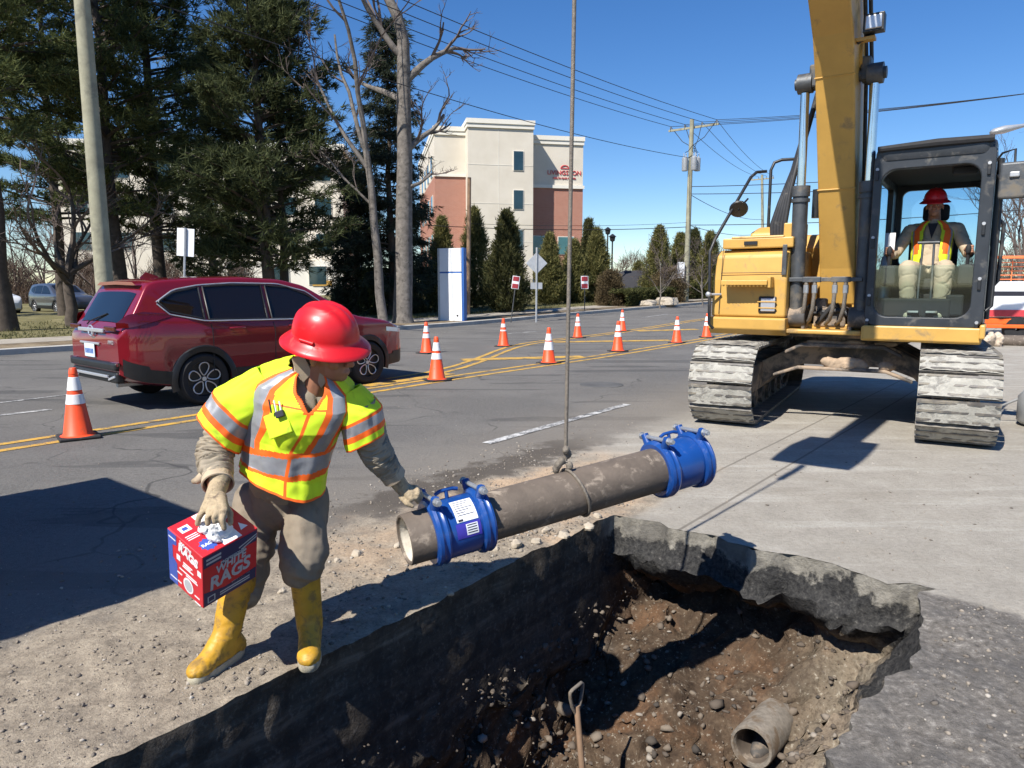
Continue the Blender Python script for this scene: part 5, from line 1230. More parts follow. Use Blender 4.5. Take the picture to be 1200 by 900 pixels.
part('handrail', BP, lambda b: b.tube([(.93, .48, 2.1), (.93, .48, 2.95), (.90, .45, 3.04), (.82, .42, 3.07), (.66, .38, 3.07), (.59, .36, 3.03), (.57, .35, 2.95), (.57, .35, 2.3)], .019, 10), ex, 60)
part('rail_clamp', MT['galv'], lambda b: (b.ell((1.36, 1.33, 1.45), (.035, .035, .035)), b.cyl((1.36, 1.33, 1.45), (1.24, 1.24, 1.45), .014, n=8)))
part('round_mirror', BP, lambda b: (b.lathe([(.01, 0), (.10, .0), (.11, .02), (.01, .035)], mat4((1.16, .95, 2.45), rotm(.9, .5)), 20), b.cyl((1.16, .93, 2.47), (1.13, .70, 2.6), .012, n=6)))
part('exhaust_stack', BP, lambda b: (b.cyl((.50, -.1, 2.4), (.50, -.1, 2.75), .055, n=14), b.cyl((.56, .3, 2.30), (.56, .3, 2.75), .04, n=10)))
# --- boom, stick, bucket
BX, BWD = .09, .385
under = [(.50, 1.33), (.62, 1.75), (.95, 2.6), (1.40, 3.70), (1.62, 4.05), (2.1, 4.50), (4.45, 5.68)]
upper = [(4.40, 6.08), (1.9, 5.30), (1.25, 4.95), (.72, 4.2), (.28, 2.6), (.16, 1.6), (.28, 1.36)]
PM = lambda x: mat4((x, 0, 0), Matrix(((0, 0, 1), (1, 0, 0), (0, 1, 0))))
boom = part('boom', YP, lambda b: b.prism(under + upper, -BWD / 2, BWD / 2, PM(BX)), ex, None, .018)
part('boom_weld', YP, lambda b: [b.tube([(BX - BWD / 2 - .004, y + .003, z), (BX + BWD / 2 + .004, y + .003, z)], .008, 6) for y, z in ((.955, 2.61), (1.40, 3.705))], boom)
part('boom_boss', YP, lambda b: b.cyl((BX - BWD / 2 - .03, 1.05, 3.95), (BX + BWD / 2 + .03, 1.05, 3.95), .17, n=24), boom)
part('boom_pin', GS, lambda b: b.cyl((BX - .45, 1.12, 3.74), (BX + .45, 1.12, 3.74), .06, n=16), boom)
for s in (-1, 1):
    x = BX + s * .345; A = Vector((x, 1.02, 1.22)); B_ = Vector((x, 1.12, 3.74)); mid = A.lerp(B_, .56)
    c = part('boom_cylinder', GS, lambda b: (b.cyl(A, mid, .082, n=20), b.cyl(mid - (B_ - A) * .035, mid + (B_ - A) * .01, .098, n=20), b.cyl(A.lerp(B_, .50), A.lerp(B_, .515), .10, n=20)))
    part('piston_rod', MT['chrome'], lambda b: b.cyl(mid, B_ - Vector((0, 0, .1)), .048, n=16), c)
    part('rod_eye', GS, lambda b: b.cyl(B_ - Vector((.075, 0, 0)), B_ + Vector((.075, 0, 0)), .105, n=20), c)
    part('cylinder_foot', MT['chassis_mud'], lambda b: (b.cyl(A - Vector((.12, 0, .02)), A + Vector((.12, 0, -.02)), .12, n=18), b.box(A + Vector((.10, -.06, -.06)), (.04, .26, .30)), b.box(A + Vector((-.10, -.06, -.06)), (.04, .26, .30))), c, 35, .01)
    part('boom_bracket', GS, lambda b: b.box((BX + s * (BWD / 2 + .06), 1.08, 3.8), (.10, .20, .24)), boom, None, .02)
# hoses from the deck over to the boom, and the four hard lines at its foot
for k in range(5):
    o_ = .035 * k
    part('hydraulic_hose', MT['rubber_hose'], lambda b: b.tube([(.74 - o_ * .9, .98, 2.05), (.75 - o_, 1.0, 2.25), (.68 - o_ * .8, .98, 2.50 + o_), (.57 - o_ * .4, .92, 2.85 + o_), (.49 - o_ * .2, .80, 3.3), (.36, .62 + o_, 3.8), (.345, .9 + o_, 4.5), (.34, 1.6 + o_, 5.1)], .029, 8), ex, 60)
part('hose_bracket', GS, lambda b: (b.box((.20, 1.12, 1.62), (.92, .05, .045)), [b.box((x, 1.13, 1.62), (.10, .07, .06)) for x in (.30, .21, .0, -.09)]), ex, None, .005)
for x in (.31, .22, .01, -.10):
    part('hydraulic_line', MT['wire_rope'], lambda b: b.tube([(x, 1.14, 1.60), (x, 1.15, 1.45), (x + .01, 1.14, 1.30), (x + .05, 1.08, 1.17), (x + .11, .95, 1.12)], .022, 8), ex, 60)
    part('hose_fitting', MT['zinc'], lambda b: b.cyl((x, 1.14, 1.47), (x, 1.145, 1.56), .030, n=8))
rr_ = random.Random(3)
for k in range(6): part('hydraulic_hose', MT['rubber_hose'], lambda b: b.tube([(BX + rr_.uniform(-.3, .3), .75 + rr_.uniform(-.1, .2), 1.12), (BX + rr_.uniform(-.3, .3), .95, 1.25 + .15 * rr_.random()), (BX + rr_.uniform(-.3, .3), .9, 1.22), (BX + rr_.uniform(-.25, .25), .6, 1.14)], .028, 7), ex, 60)
part('swivel_block', MT['chassis_mud'], lambda b: (b.box((BX, .80, 1.2), (.34, .24, .22)), b.box((BX + .1, .86, 1.35), (.12, .12, .12))), ex, None, .02)
for s in (-1, 1):
    for k in range(2): part('boom_line', MT['rubber_hose'], lambda b: b.tube([(BX - BWD / 2 - .03 - .05 * k, .45, 1.5), (BX - BWD / 2 - .04 - .05 * k, .62, 2.5), (BX - BWD / 2 - .04 - .05 * k, 1.0, 3.9), (BX - BWD / 2 - .04 - .05 * k, 1.5, 4.75), (BX - BWD / 2 - .04 - .05 * k, 3.0, 5.6)], .02, 8), boom, 60) if s < 0 else None
wl = part('work_lamp', BP, lambda b: (b.box((BX - .36, 1.50, 4.12), (.19, .12, .17)), b.cyl((BX - .36, 1.46, 4.04), (BX - .2, 1.44, 3.98), .02, n=8)), boom, None, .03, 3)
part('lamp_lens', MT['silver'], lambda b: b.box((BX - .36, 1.565, 4.12), (.15, .02, .13)), wl, None, .01)
part('lamp_bracket', YP, lambda b: b.box((BX - .27, 1.44, 4.0), (.20, .10, .03)), wl, None)
K3 = P(668, 546, 3.37); KL = EXI @ K3                                  # where the sling meets the pipe, in machine coordinates
tipB = Vector((BX, 4.42, 5.88)); tipS = Vector((KL.x, KL.y - .80, 4.3)); hook = Vector((KL.x, KL.y, 3.30))
sd_ = (tipS - tipB).normalized(); up_ = Vector((0, -sd_.z, sd_.y))
def q2(o, a, n): p = Vector((0, o.y, o.z)) + sd_ * a + up_ * n; return (p.y, p.z)
LS = (tipS - tipB).length
stick = part('stick', YP, lambda b: b.prism([q2(tipB, -.75, .30), q2(tipB, -.1, .42), q2(tipB, LS * .4, .25), q2(tipB, LS + .05, .12), q2(tipB, LS + .05, -.10), q2(tipB, .3, -.22), q2(tipB, -.2, -.18)], -.15, .15, PM(BX)), ex, None, .015)
part('stick_cylinder', GS, lambda b: (b.cyl((BX, 2.0, 5.55), (BX, 3.3, 6.35), .075, n=16), b.cyl((BX, 3.3, 6.35), (BX, *q2(tipB, -.7, .25)), .045, n=12)), ex)
part('bucket_cylinder', GS, lambda b: b.cyl((BX, *q2(tipB, .2, .5)), (BX, *q2(tipB, LS - .3, .38)), .065, n=14), stick)
def bucket(b):
    prof_ = [(-.16, .10), (.16, .16), (.42, .02), (.55, -.28), (.50, -.62), (.25, -.86), (-.10, -.92), (-.42, -.80)]
    inner = [(-.40, -.76), (-.10, -.87), (.22, -.81), (.45, -.60), (.50, -.28), (.38, -.02), (.15, .11), (-.14, .06)]
    c = tipS + Vector((0, 0, -.05))
    b.prism([(c.y + y, c.z + z) for y, z in prof_ + inner], -.30, .30, PM(BX))
    for s in (-1, 1): b.prism([(c.y + y, c.z + z) for y, z in prof_], -.02, .02, PM(BX + s * .30))
    for k in range(4): b.box((BX - .24 + .16 * k, c.y - .52, c.z - .74), (.07, .22, .05), 0, rotm(-.5))
part('bucket', GS, bucket, ex, None, .01)
part('lift_hook', GS, lambda b: b.tube([hook + Vector((0, -.08, .55)), hook + Vector((0, .02, .40)), hook + Vector((0, .0, .12)), hook + Vector((0, 0, -.02))], .03, 8))
# --- cab
cx0, cx1, cyb, cyf, cz0, cz1 = -1.38, -.32, -.35, 1.27, 1.13, 2.92
def rrect(x0, x1, z0, z1, r, n=6):
    out = []
    for (cx, cz, a0) in ((x1 - r, z1 - r, 0), (x0 + r, z1 - r, 90), (x0 + r, z0 + r, 180), (x1 - r, z0 + r, 270)):
        out += [(cx + r * math.cos(math.radians(a0 + 90 * k / n)), cz + r * math.sin(math.radians(a0 + 90 * k / n))) for k in range(n + 1)]
    return out
def ringframe(b, outer, inner, d0, d1, M):
    n = len(outer)
    vs = [(x, z, d) for d in (d0, d1) for x, z in outer] + [(x, z, d) for d in (d0, d1) for x, z in inner]
    fs = []
    for i in range(n):
        k = (i + 1) % n
        fs += [(i, k, n + k, n + i), (2 * n + i, 3 * n + i, 3 * n + k, 2 * n + k), (n + i, n + k, 3 * n + k, 3 * n + i), (i, 2 * n + i, 2 * n + k, k)]
    b.add(vs, fs, 0, M)
FM = Matrix(((1, 0, 0, 0), (0, 0, 1, 0), (0, 1, 0, 0), (0, 0, 0, 1)))      # (x, z, depth) -> (x, depth, z)
SM = Matrix(((0, 0, 1, 0), (1, 0, 0, 0), (0, 1, 0, 0), (0, 0, 0, 1)))      # (y, z, depth) -> (depth, y, z)
cab = part('cab', CP, lambda b: ringframe(b, rrect(cx0, cx1, cz0, cz1, .10), rrect(cx0 + .115, cx1 - .075, cz0 + .10, cz1 - .19, .14), cyf - .09, cyf, FM), ex, 40, .012)
part('rear_frame', CP, lambda b: ringframe(b, rrect(cx0, cx1, cz0, cz1, .10), rrect(cx0 + .13, cx1 - .12, 1.78, cz1 - .24, .08), cyb, cyb + .08, FM), cab, 40, .01)
part('right_frame', CP, lambda b: ringframe(b, rrect(cyb, cyf - .09, cz0, cz1, .05), rrect(cyb + .42, cyf - .16, 1.72, cz1 - .26, .06), cx1 - .06, cx1, SM), cab, 40)
part('door_frame', CP, lambda b: (ringframe(b, rrect(cyb + .55, cyf - .09, cz0, cz1 - .05, .05), rrect(cyb + .65, cyf - .18, 1.95, cz1 - .22, .06), cx0, cx0 + .05, SM), ringframe(b, rrect(cyb, cyb + .54, cz0, cz1 - .05, .05), rrect(cyb + .08, cyb + .46, 1.95, cz1 - .22, .05), cx0, cx0 + .05, SM)), cab, 40)
part('roof', CP, lambda b: b.loft([[Vector((x, y, z)) for x, y in rrect(cx0 + q, cx1 - q, cyb + q, cyf + .03 - q, .12)] for z, q in ((cz1 - .10, .02), (cz1 - .02, .0), (cz1 + .02, .01), (cz1 + .05, .05), (cz1 + .055, .12))]), cab, 50)
part('roof_pad', MT['seat_black'], lambda b: b.tube([(cx1 - .03, cyf + .035, cz1 + .015), (cx0 + .5, cyf + .035, cz1 + .03), (cx0 + .03, cyf + .025, cz1 + .025)], [.03, .04, .035], 8), cab)
part('roof_lining', MT['seat_black'], lambda b: b.box(((cx0 + cx1) / 2, .45, cz1 - .16), (.94, 1.4, .05)), cab, None)
part('floor', MT['seat_black'], lambda b: b.box(((cx0 + cx1) / 2, .45, cz0 + .03), (.98, 1.5, .06)), cab, None)
part('front_beam', YP, lambda b: (b.box((-.85, 1.27, 1.06), (1.07, .08, .15)), b.box((-1.385, 1.1, 1.10), (.05, .5, .14))), ex, None, .015)
part('lower_windscreen', MT['cab_glass'], lambda b: b.prism(rrect(cx0 + .10, cx1 - .065, cz0 + .07, 1.76, .06), cyf - .055, cyf - .048, FM), cab, None)
part('rear_window', MT['cab_glass_blue'], lambda b: b.prism(rrect(cx0 + .12, cx1 - .11, 1.77, cz1 - .23, .08), cyb + .03, cyb + .036, FM), cab, None)
part('right_window', MT['cab_glass_blue'], lambda b: b.box((cx1 - .03, .68, 2.22), (.008, .86, .98)), cab, None)
part('door_window', MT['cab_glass_blue'], lambda b: (b.box((cx0 + .025, .64, 2.34), (.008, .80, .78)), b.box((cx0 + .025, -.08, 2.34), (.008, .38, .78))), cab, None)
part('grab_rail', BP, lambda b: b.tube([(cx0 - .01, 1.12, 1.3), (cx0 - .06, 1.10, 1.35), (cx0 - .06, 1.10, 2.55), (cx0 - .01, 1.12, 2.62)], .016, 8), cab, 60)
part('door_post', BP, lambda b: b.tube([(cx0 - .015, .6, 1.2), (cx0 - .03, .6, 2.85)], .03, 8), cab, 60)
part('door_grab', BP, lambda b: b.tube([(cx0 - .01, .35, 1.5), (cx0 - .09, .33, 1.6), (cx0 - .10, .3, 2.2), (cx0 - .01, .32, 2.3)], .02, 8), cab, 60)
mr = part('wing_mirror', BP, lambda b: b.tube([(cx0 + .02, 1.2, 2.72), (cx0 - .04, 1.28, 2.80), (cx0 - .14, 1.34, 2.82), (cx0 - .15, 1.35, 2.5)], .011, 8), cab, 60)
part('mirror_back', MT['grey_steel'], lambda b: b.box((cx0 - .15, 1.37, 2.53), (.24, .05, .34), 0, rotm(0, 0, -.1)), mr, None, .03, 3)
part('mirror_clamp', MT['galv'], lambda b: b.box((cx0 - .15, 1.405, 2.58), (.08, .03, .05)), mr, None, .01)
for (x, z) in ((cx0 + .055, 2.72), (cx0 + .06, 2.15), (cx0 + .055, 1.62), (cx1 - .035, 2.74), (cx1 - .035, 2.05), (cx1 - .035, 1.45), (cx0 + .05, 1.19), (cx1 - .03, 1.19)):
    part('frame_bolt', MT['galv'], lambda b: b.cyl((x, cyf - .005, z), (x, cyf + .02, z), .016, n=10), cab)
    part('frame_clip', BP, lambda b: b.box((x, cyf + .01, z - .06), (.03, .025, .10)), cab, None, .006)
part('dome_lamp', MT['seat_black'], lambda b: b.box((-1.12, 1.0, 2.70), (.22, .16, .08)), cab, None, .02)
SX, SY = -.84, .50
seat = part('seat', MT['seat_black'], lambda b: (b.box((SX, SY + .05, 1.56), (.50, .50, .14)), b.box((SX, SY - .22, 1.92), (.48, .14, .66), 0, rotm(-.12)), b.box((SX, SY + .05, 1.35), (.40, .40, .30))), cab, None, .05, 3)
part('headrest', MT['seat_black'], lambda b: b.box((SX, SY - .26, 2.36), (.26, .11, .18)), seat, None, .04, 3)
for s in (-1, 1):
    part('control_console', MT['seat_black'], lambda b: b.box((SX + s * .36, SY + .2, 1.66), (.15, .55, .22)), cab, None, .03)
    part('joystick', MT['seat_black'], lambda b: (b.tube([(SX + s * .36, SY + .42, 1.74), (SX + s * .36, SY + .44, 1.88)], .016, 8), b.ell((SX + s * .36, SY + .445, 1.92), (.028, .03, .055))), cab, 60)
    part('travel_lever', MT['grey_steel'], lambda b: (b.tube([(SX + s * .055, 1.0, 1.22), (SX + s * .06, .98, 1.55), (SX + s * .05, .93, 2.0)], .012, 8), b.tube([(SX + s * .05 - .05, .93, 2.0), (SX + s * .05 + .05, .93, 2.0)], .017, 8)), cab, 60)
    part('pedal', GS, lambda b: b.box((SX + s * .085, 1.02, 1.24), (.11, .22, .03), 0, rotm(.4)), cab, None, .006)
part('console_arm', MT['galv'], lambda b: (b.tube([(-.42, .75, 1.35), (-.42, .78, 1.7), (-.43, .70, 1.86)], [.07, .06, .05], 10), b.box((-.46, .78, 2.0), (.10, .06, .24), 0, rotm(.2))), cab, 50)
part('electric_box', MT['seat_black'], lambda b: (b.box((SX + .1, 1.0, 1.32), (.7, .1, .2)), b.box((SX - .28, .98, 1.35), (.16, .12, .22))), cab, None, .02)
# ------------------------------------------------------------------ pipe hung over the trench
pA, pB = P(474, 633, 3.00), P(819, 536.5, 3.72)
pax = (pB - pA).normalized(); pL_ = (pB - pA).length
PR = .113
pipe = thing('pipe_section', 'brown iron pipe with two blue couplings hanging level on a wire rope over the trench', 'pipe', pA)
FP = frame(pax, (0, 0, 1)); FP = Matrix((FP.col[0], FP.col[1], FP.col[2])).transposed()
def ap(s, ang=0.0, r=0.0):              # point along the pipe; angle 0 = straight up, + towards the camera
    side = pax.cross(Vector((0, 0, 1))).normalized(); upv = side.cross(pax).normalized()
    return pax * s + (upv * math.cos(ang) + side * math.sin(ang)) * r
side_v = pax.cross(Vector((0, 0, 1))).normalized(); up_v = side_v.cross(pax).normalized()
PMx = mat4((0, 0, 0), Matrix((side_v, up_v, pax)).transposed())
def proj(p):
    d = p.y * cP - (p.z - CAMH) * sP; return 600 + FPX * p.x / d
def s_at(px):
    lo, hi = -.2, pL_ + .3
    for _ in range(40):
        m_ = (lo + hi) / 2
        if proj(pA + pax * m_) < px: lo = m_
        else: hi = m_
    return lo
mbp = MB(); mbp.lathe([(PR - .017, .012), (PR - .012, .0), (PR - .003, .0), (PR, .006), (PR, pL_ - .02), (PR - .004, pL_), (PR - .014, pL_)], PMx, 56); barrel = mbp.build('barrel', MT['iron_pipe'], pipe, 40)
mbp = MB(); mbp.lathe([(PR - .0165, .010), (PR - .018, .04), (PR - .018, pL_ - .03), (PR - .013, pL_ - .004)], PMx, 48); mbp.build('lining', MT['pipe_lining'], barrel, 60)
def coupling(px0, px1, label_on):
    s0, s1 = s_at(px0), s_at(px1)
    b = MB(); b.lathe([(PR + .002, s0 + .01), (PR + .016, s0 + .02), (PR + .020, s0 + .045), (PR + .020, s1 - .045), (PR + .016, s1 - .02), (PR + .002, s1 - .01)], PMx, 56); c = b.build('coupling', MT['coupling_blue'], pipe, 40)
    for (s, d) in ((s0, 1), (s1, -1)):
        b = MB(); b.lathe([(PR + .001, s - .026), (PR + .022, s - .028), (PR + .034, s - .020), (PR + .038, s - .006), (PR + .031, s + .004), (PR + .031, s + .010), (PR + .038, s + .020), (PR + .034, s + .030), (PR + .016, s + .034), (PR + .004, s + .03)] , PMx, 56); b.build('clamp_ring', MT['coupling_blue'], c, 35)
        for ang in (-.10,):                                  # tightening bolt lying across the split of the ring on top
            pa, pb_ = ap(s, ang - .45, PR + .070), ap(s, ang + .55, PR + .072)
            for q, sg in ((pa, -.45), (pb_, .55)):
                b = MB(); e = ap(s, ang + sg, PR + .02); b.tube([e, q + (q - e) * .25], [.024, .020], 8); b.build('lug', MT['coupling_blue'], c, 50)
            b = MB(); dd = (pb_ - pa).normalized(); b.cyl(pa - dd * .03, pb_ + dd * .055, .0105, n=10); bo = b.build('bolt', MT['zinc'], c)
            for e in (pa - dd * .028, pb_ + dd * .022):
                b = MB(); b.cyl(e, e + dd * .020, .0165, n=6); b.cyl(e - dd * .004, e, .019, n=14); b.build('nut', MT['zinc'], bo, 30)
    sm = (s0 + s1) / 2
    b = MB(); q0 = ap(sm - .02, -.12, PR + .015); q1 = ap(sm - .02, -.12, PR + .058); b.cyl(q0, q1, .009, n=8); b.tube([q1 + side_v * .0 - pax * .055 - up_v * .012, q1 - pax * .03, q1, q1 + pax * .03, q1 + pax * .055 - up_v * .008], .009, 8); b.build('lifting_lug', MT['coupling_blue'], c, 50)
    def decal(nm, m_, a0, a1, t0, t1, off, par):
        d_ = MB(); d_.loft([[ap(s, a0 + (a1 - a0) * i / 12, PR + .020 + off) for i in range(13)] for s in (t0, t1)], cap=False, closed=False); return d_.build(nm, m_, par, 60)
    if label_on:
        l = decal('label', MT['label_white'], .30, 1.12, sm - .035, sm + .065, .0012, c)
        for k in range(7): decal('print', MT['print_dark'], .38 + .085 * k, .38 + .085 * k + .022, sm - .025, sm + .055 - .02 * (k % 3), .0022, l)
        decal('print', MT['print_dark'], 1.03, 1.10, sm - .028, sm - .006, .0022, l)
        v_ = decal('violet_label', MT['label_violet'], 1.16, 1.66, sm - .045, sm + .07, .0012, c)
        decal('print', MT['label_white'], 1.22, 1.58, sm + .0, sm + .055, .0022, v_)
        for k in range(4): decal('print', MT['print_dark'], 1.25 + .08 * k, 1.28 + .08 * k, sm + .005, sm + .05, .0030, v_)
    return s0, s1
cs0, cs1 = coupling(508, 560, True)
coupling(772, 812, False)
# sling: choker loop, knot and rope up to the bucket hook
sl = thing('lifting_sling', 'grey wire rope choked round the middle of the hanging pipe', 'rope', pA)
ss = s_at(672); top_l = ap(ss - .03, -.05, PR)
b = MB(); lp_ = []
for i in range(29):
    a = 6.2832 * i / 28; lp_.append(ap(ss - .02 + .055 * (1 - math.cos(a)) / 2 * 1.0, a, PR + .008))
b.tube(lp_, .0075, 8); b.build('choker', MT['wire_rope'], sl, 60)
hookW = (EXM @ hook) - pA; kn = top_l + Vector((0, 0, .055))
b = MB(); n_r = 40; hx = [kn.lerp(hookW, i / n_r) for i in range(n_r + 1)]; b.tube(hx, .0095, 8); b.build('rope', MT['wire_rope'], sl, 60)
bb = MB()
for q in ((-.02, 0, 0), (.012, .01, .03), (0, -.012, .055), (-.035, 0, -.02), (.02, 0, -.025), (-.045, .01, -.045)): bb.ell(kn + Vector(q), (.020, .018, .024), 10, 8)
blob('knot', bb, MT['wire_rope'], .006, sl, 2, .003, 60)

# ------------------------------------------------------------------ people
def smooth_rings(keys, n):
    out = []
    m = len(keys) - 1
    for k in range(n + 1):
        f = k / n * m; i = min(m - 1, int(f)); t = f - i; t = t * t * (3 - 2 * t) * .4 + t * .6
        a, c = keys[i], keys[i + 1]
        out.append([a[j].lerp(c[j], t) if isinstance(a[j], Vector) else a[j] * (1 - t) + c[j] * t for j in range(5)] + [k / n])
    return out
def cloth_loft(keys, nr, nt, colour, wr=0.006, drop=None, seed=0.0, sq=.85, ringy=0):
    """rings (centre, lateral, forward, a, b); colour(theta, f) -> slot or None to leave open"""
    R_ = smooth_rings(keys, nr); V = []; mb = MB()
    for (c, la, fw, a, b_, f) in R_:
        for i in range(nt):
            th = 2 * math.pi * i / nt - math.pi; s_, c_ = math.sin(th), math.cos(th)
            p = c + la * (a * math.copysign(abs(s_) ** sq, s_)) + fw * (b_ * math.copysign(abs(c_) ** sq, c_))
            if drop: p = p + drop(th, f)
            if ringy:
                w = noise.noise(Vector((f * ringy + .9 * s_, c_ * 1.1, seed))) * 1.3 + .5 * noise.noise(Vector((f * ringy * 2.1 - c_, s_ * 1.6, seed + 9)))
                w = 1.1 - 2.4 * abs(w)
            else:
                w = 1.2 * noise.noise(Vector((s_ * 2.4, c_ * 2.4 + seed, f * 2.2))) + .8 * noise.noise(Vector((s_ * 4.5 + f * 3, c_ * 4.5 + seed, f * 5))) + .35 * noise.noise(p * 26)
            p = p + (p - c).normalized() * wr * w
            mb.v.append(tuple(p))
    for k in range(nr):
        for i in range(nt):
            th = 2 * math.pi * (i + .5) / nt - math.pi; m_ = colour(th, (k + .5) / nr)
            if m_ is None: continue
            j = (i + 1) % nt; mb.f.append((k * nt + i, k * nt + j, (k + 1) * nt + j, (k + 1) * nt + i)); mb.m.append(m_)
    return mb
def merge(dst, src): dst.add(src.v, src.f); dst.m[-len(src.m):] = src.m; return dst
VM = [MT['lime'], MT['vest_orange'], MT['reflective'], MT['khaki']]
def hard_hat(name, parent, c, up, fwd, scale=1.0, mat_='hat_red'):
    up = Vector(up).normalized(); fwd = (Vector(fwd) - up * Vector(fwd).dot(up)).normalized(); lat = up.cross(fwd)
    b = MB(); N = 64; rings = []
    prof_ = [(1.0, 0, -.006), (1.0, 0, .0), (.93, 0, .008), (.85, 0, .016), (.78, 0, .022), (.745, 1, .03)] + [(.745 * math.cos(a) ** .8, 1, .03 + .118 * math.sin(a)) for a in [math.pi / 2 * k / 16 for k in range(1, 16)]] + [(.004, 1, .148)]
    for (r, dome, h) in prof_:
        ring = []
        for i in range(N):
            th = 2 * math.pi * i / N; fx, lx = math.cos(th), math.sin(th)
            rf, rl = (.178, .152) if r > .76 else (.176, .150)
            hh = h
            if dome:
                l_ = lx * r * rl
                for l0, wd in ((0, .014), (.042, .011), (-.042, .011)):
                    hh += .007 * math.exp(-((l_ - l0) / wd) ** 2) * min(1, max(0, (h - .055) / .04))
            if r >= .8 : hh -= .014 * (abs(fx) ** 2 * .4 + .3) * (r - .76) / .24
            ring.append(c + (fwd * (fx * r * rf) + lat * (lx * r * rl) + up * hh) * scale)
        rings.append(ring)
    b.loft(rings, cap=True); o = b.build(name, MT[mat_], parent, 50)
    for s in (-1, 1):
        q = MB(); p_ = c + (lat * (s * .112) + up * .035) * scale; q.tube([p_ - fwd * .03 * scale, p_ + fwd * .03 * scale], .007 * scale, 8); q.build('slot_lug', MT[mat_], o, 60)
    return o
def head(name, parent, c, up, fwd, s=1.0):
    up = Vector(up).normalized(); fwd = (Vector(fwd) - up * Vector(fwd).dot(up)).normalized(); lat = up.cross(fwd); R3 = Matrix((fwd, lat, up)).transposed()
    L = lambda f, l, u: c + (fwd * f + lat * l + up * u) * s
    b = MB(); b.ell(L(-.005, 0, .03), (.098 * s, .076 * s, .10 * s), R3=R3); b.ell(L(.030, 0, -.055), (.062 * s, .058 * s, .062 * s), R3=R3); b.ell(L(.066, 0, -.085), (.026 * s, .028 * s, .024 * s), R3=R3)
    b.cap(L(.088, 0, .012), .010 * s, L(.112, 0, -.022), .014 * s); b.ell(L(.102, .013, -.026), (.010 * s,) * 3); b.ell(L(.102, -.013, -.026), (.010 * s,) * 3)
    b.ell(L(.090, 0, -.060), (.012 * s, .024 * s, .006 * s), R3=R3); b.ell(L(.089, 0, -.070), (.012 * s, .020 * s, .007 * s), R3=R3)
    for k in (-1, 1):
        b.ell(L(.080, k * .030, .030), (.014 * s, .024 * s, .009 * s), R3=R3); b.ell(L(-.006, k * .080, -.010), (.020 * s, .009 * s, .032 * s), R3=R3); b.ell(L(.060, k * .044, -.02), (.024 * s, .02 * s, .02 * s), R3=R3)
    b.cap(L(-.02, 0, -.05), .058 * s, L(-.05, 0, -.17), .066 * s)
    h = blob(name, b, MT['skin'], .0055 * s, parent, 3)
    for k in (-1, 1):
        q = MB(); q.ell(L(.083, k * .031, .012), (.009 * s, .014 * s, .007 * s), 12, 8, R3=R3); e = q.build('eye', MT['eye'], h, 60)
        q = MB(); q.ell(L(.090, k * .031, .012), (.004 * s, .006 * s, .006 * s), 10, 6); q.build('pupil', MT['hair'], e, 60)
        q = MB(); q.tube([L(.090, k * .016, .032), L(.091, k * .032, .036), L(.082, k * .048, .031)], .0045 * s, 6); q.build('eyebrow', MT['hair'], h, 60)
    q = MB(); q.ell(L(-.030, 0, .012), (.082 * s, .081 * s, .075 * s), R3=R3); q.ell(L(-.05, 0, -.03), (.055 * s, .066 * s, .05 * s), R3=R3); blob('hair', q, MT['hair'], .008 * s, h, 2, .002, 60)
    return h
def glove(name, parent, mat_, palm, fingers, voxel=.0045):
    b = MB()
    for (p0, r0, p1, r1) in palm: b.cap(p0, r0, p1, r1)
    for f in fingers:
        for k in range(len(f) - 1): b.cap(f[k], .0125 - .001 * k, f[k + 1], .0115 - .001 * k)
    return blob(name, b, MT[mat_], voxel, parent, 2, .0012, 90)
def boot(parent, ankle, toe_dir, top, knee_r=.068):
    toe = Vector((toe_dir[0], toe_dir[1], 0)).normalized(); la = Vector((-toe.y, toe.x, 0)); g = Vector((ankle.x, ankle.y, 0))
    b = MB(); b.cap(Vector((ankle.x, ankle.y, .11)), .056, ankle.lerp(top, .5) + Vector((0, 0, .02)), .062); b.cap(ankle.lerp(top, .5) + Vector((0, 0, .02)), .062, top, knee_r)
    heel = g - toe * .055 + Vector((0, 0, .052)); b.cap(heel, .044, Vector((ankle.x, ankle.y, .11)), .056)
    b.cap(g + Vector((0, 0, .062)), .050, g + toe * .10 + Vector((0, 0, .055)), .047); R3 = Matrix((toe, la, Vector((0, 0, 1)))).transposed()
    b.ell(g + toe * .135 + Vector((0, 0, .046)), (.070, .050, .040), R3=R3); b.cap(Vector((ankle.x, ankle.y, .12)) + toe * .01, .05, g + toe * .09 + Vector((0, 0, .06)), .044)
    o = blob('boot', b, MT['boot_yellow'], .008, parent, 3, .0025, 26)
    q = MB(); pts = []
    for i in range(28):
        a = 6.2832 * i / 28; w = .047 if math.cos(a) > 0 else .042; x = .075 + .135 * math.copysign(abs(math.cos(a)) ** .8, math.cos(a)) - .02; pts.append(g + toe * x + la * (w * math.copysign(abs(math.sin(a)) ** .7, math.sin(a))))
    q.loft([[p + Vector((0, 0, z)) + (p - g - toe * .06) * e for p in pts] for z, e in ((.0, .02), (.004, .05), (.028, .07), (.036, .03))]); q.build('sole', MT['boot_sole'], o, 40)
    return o

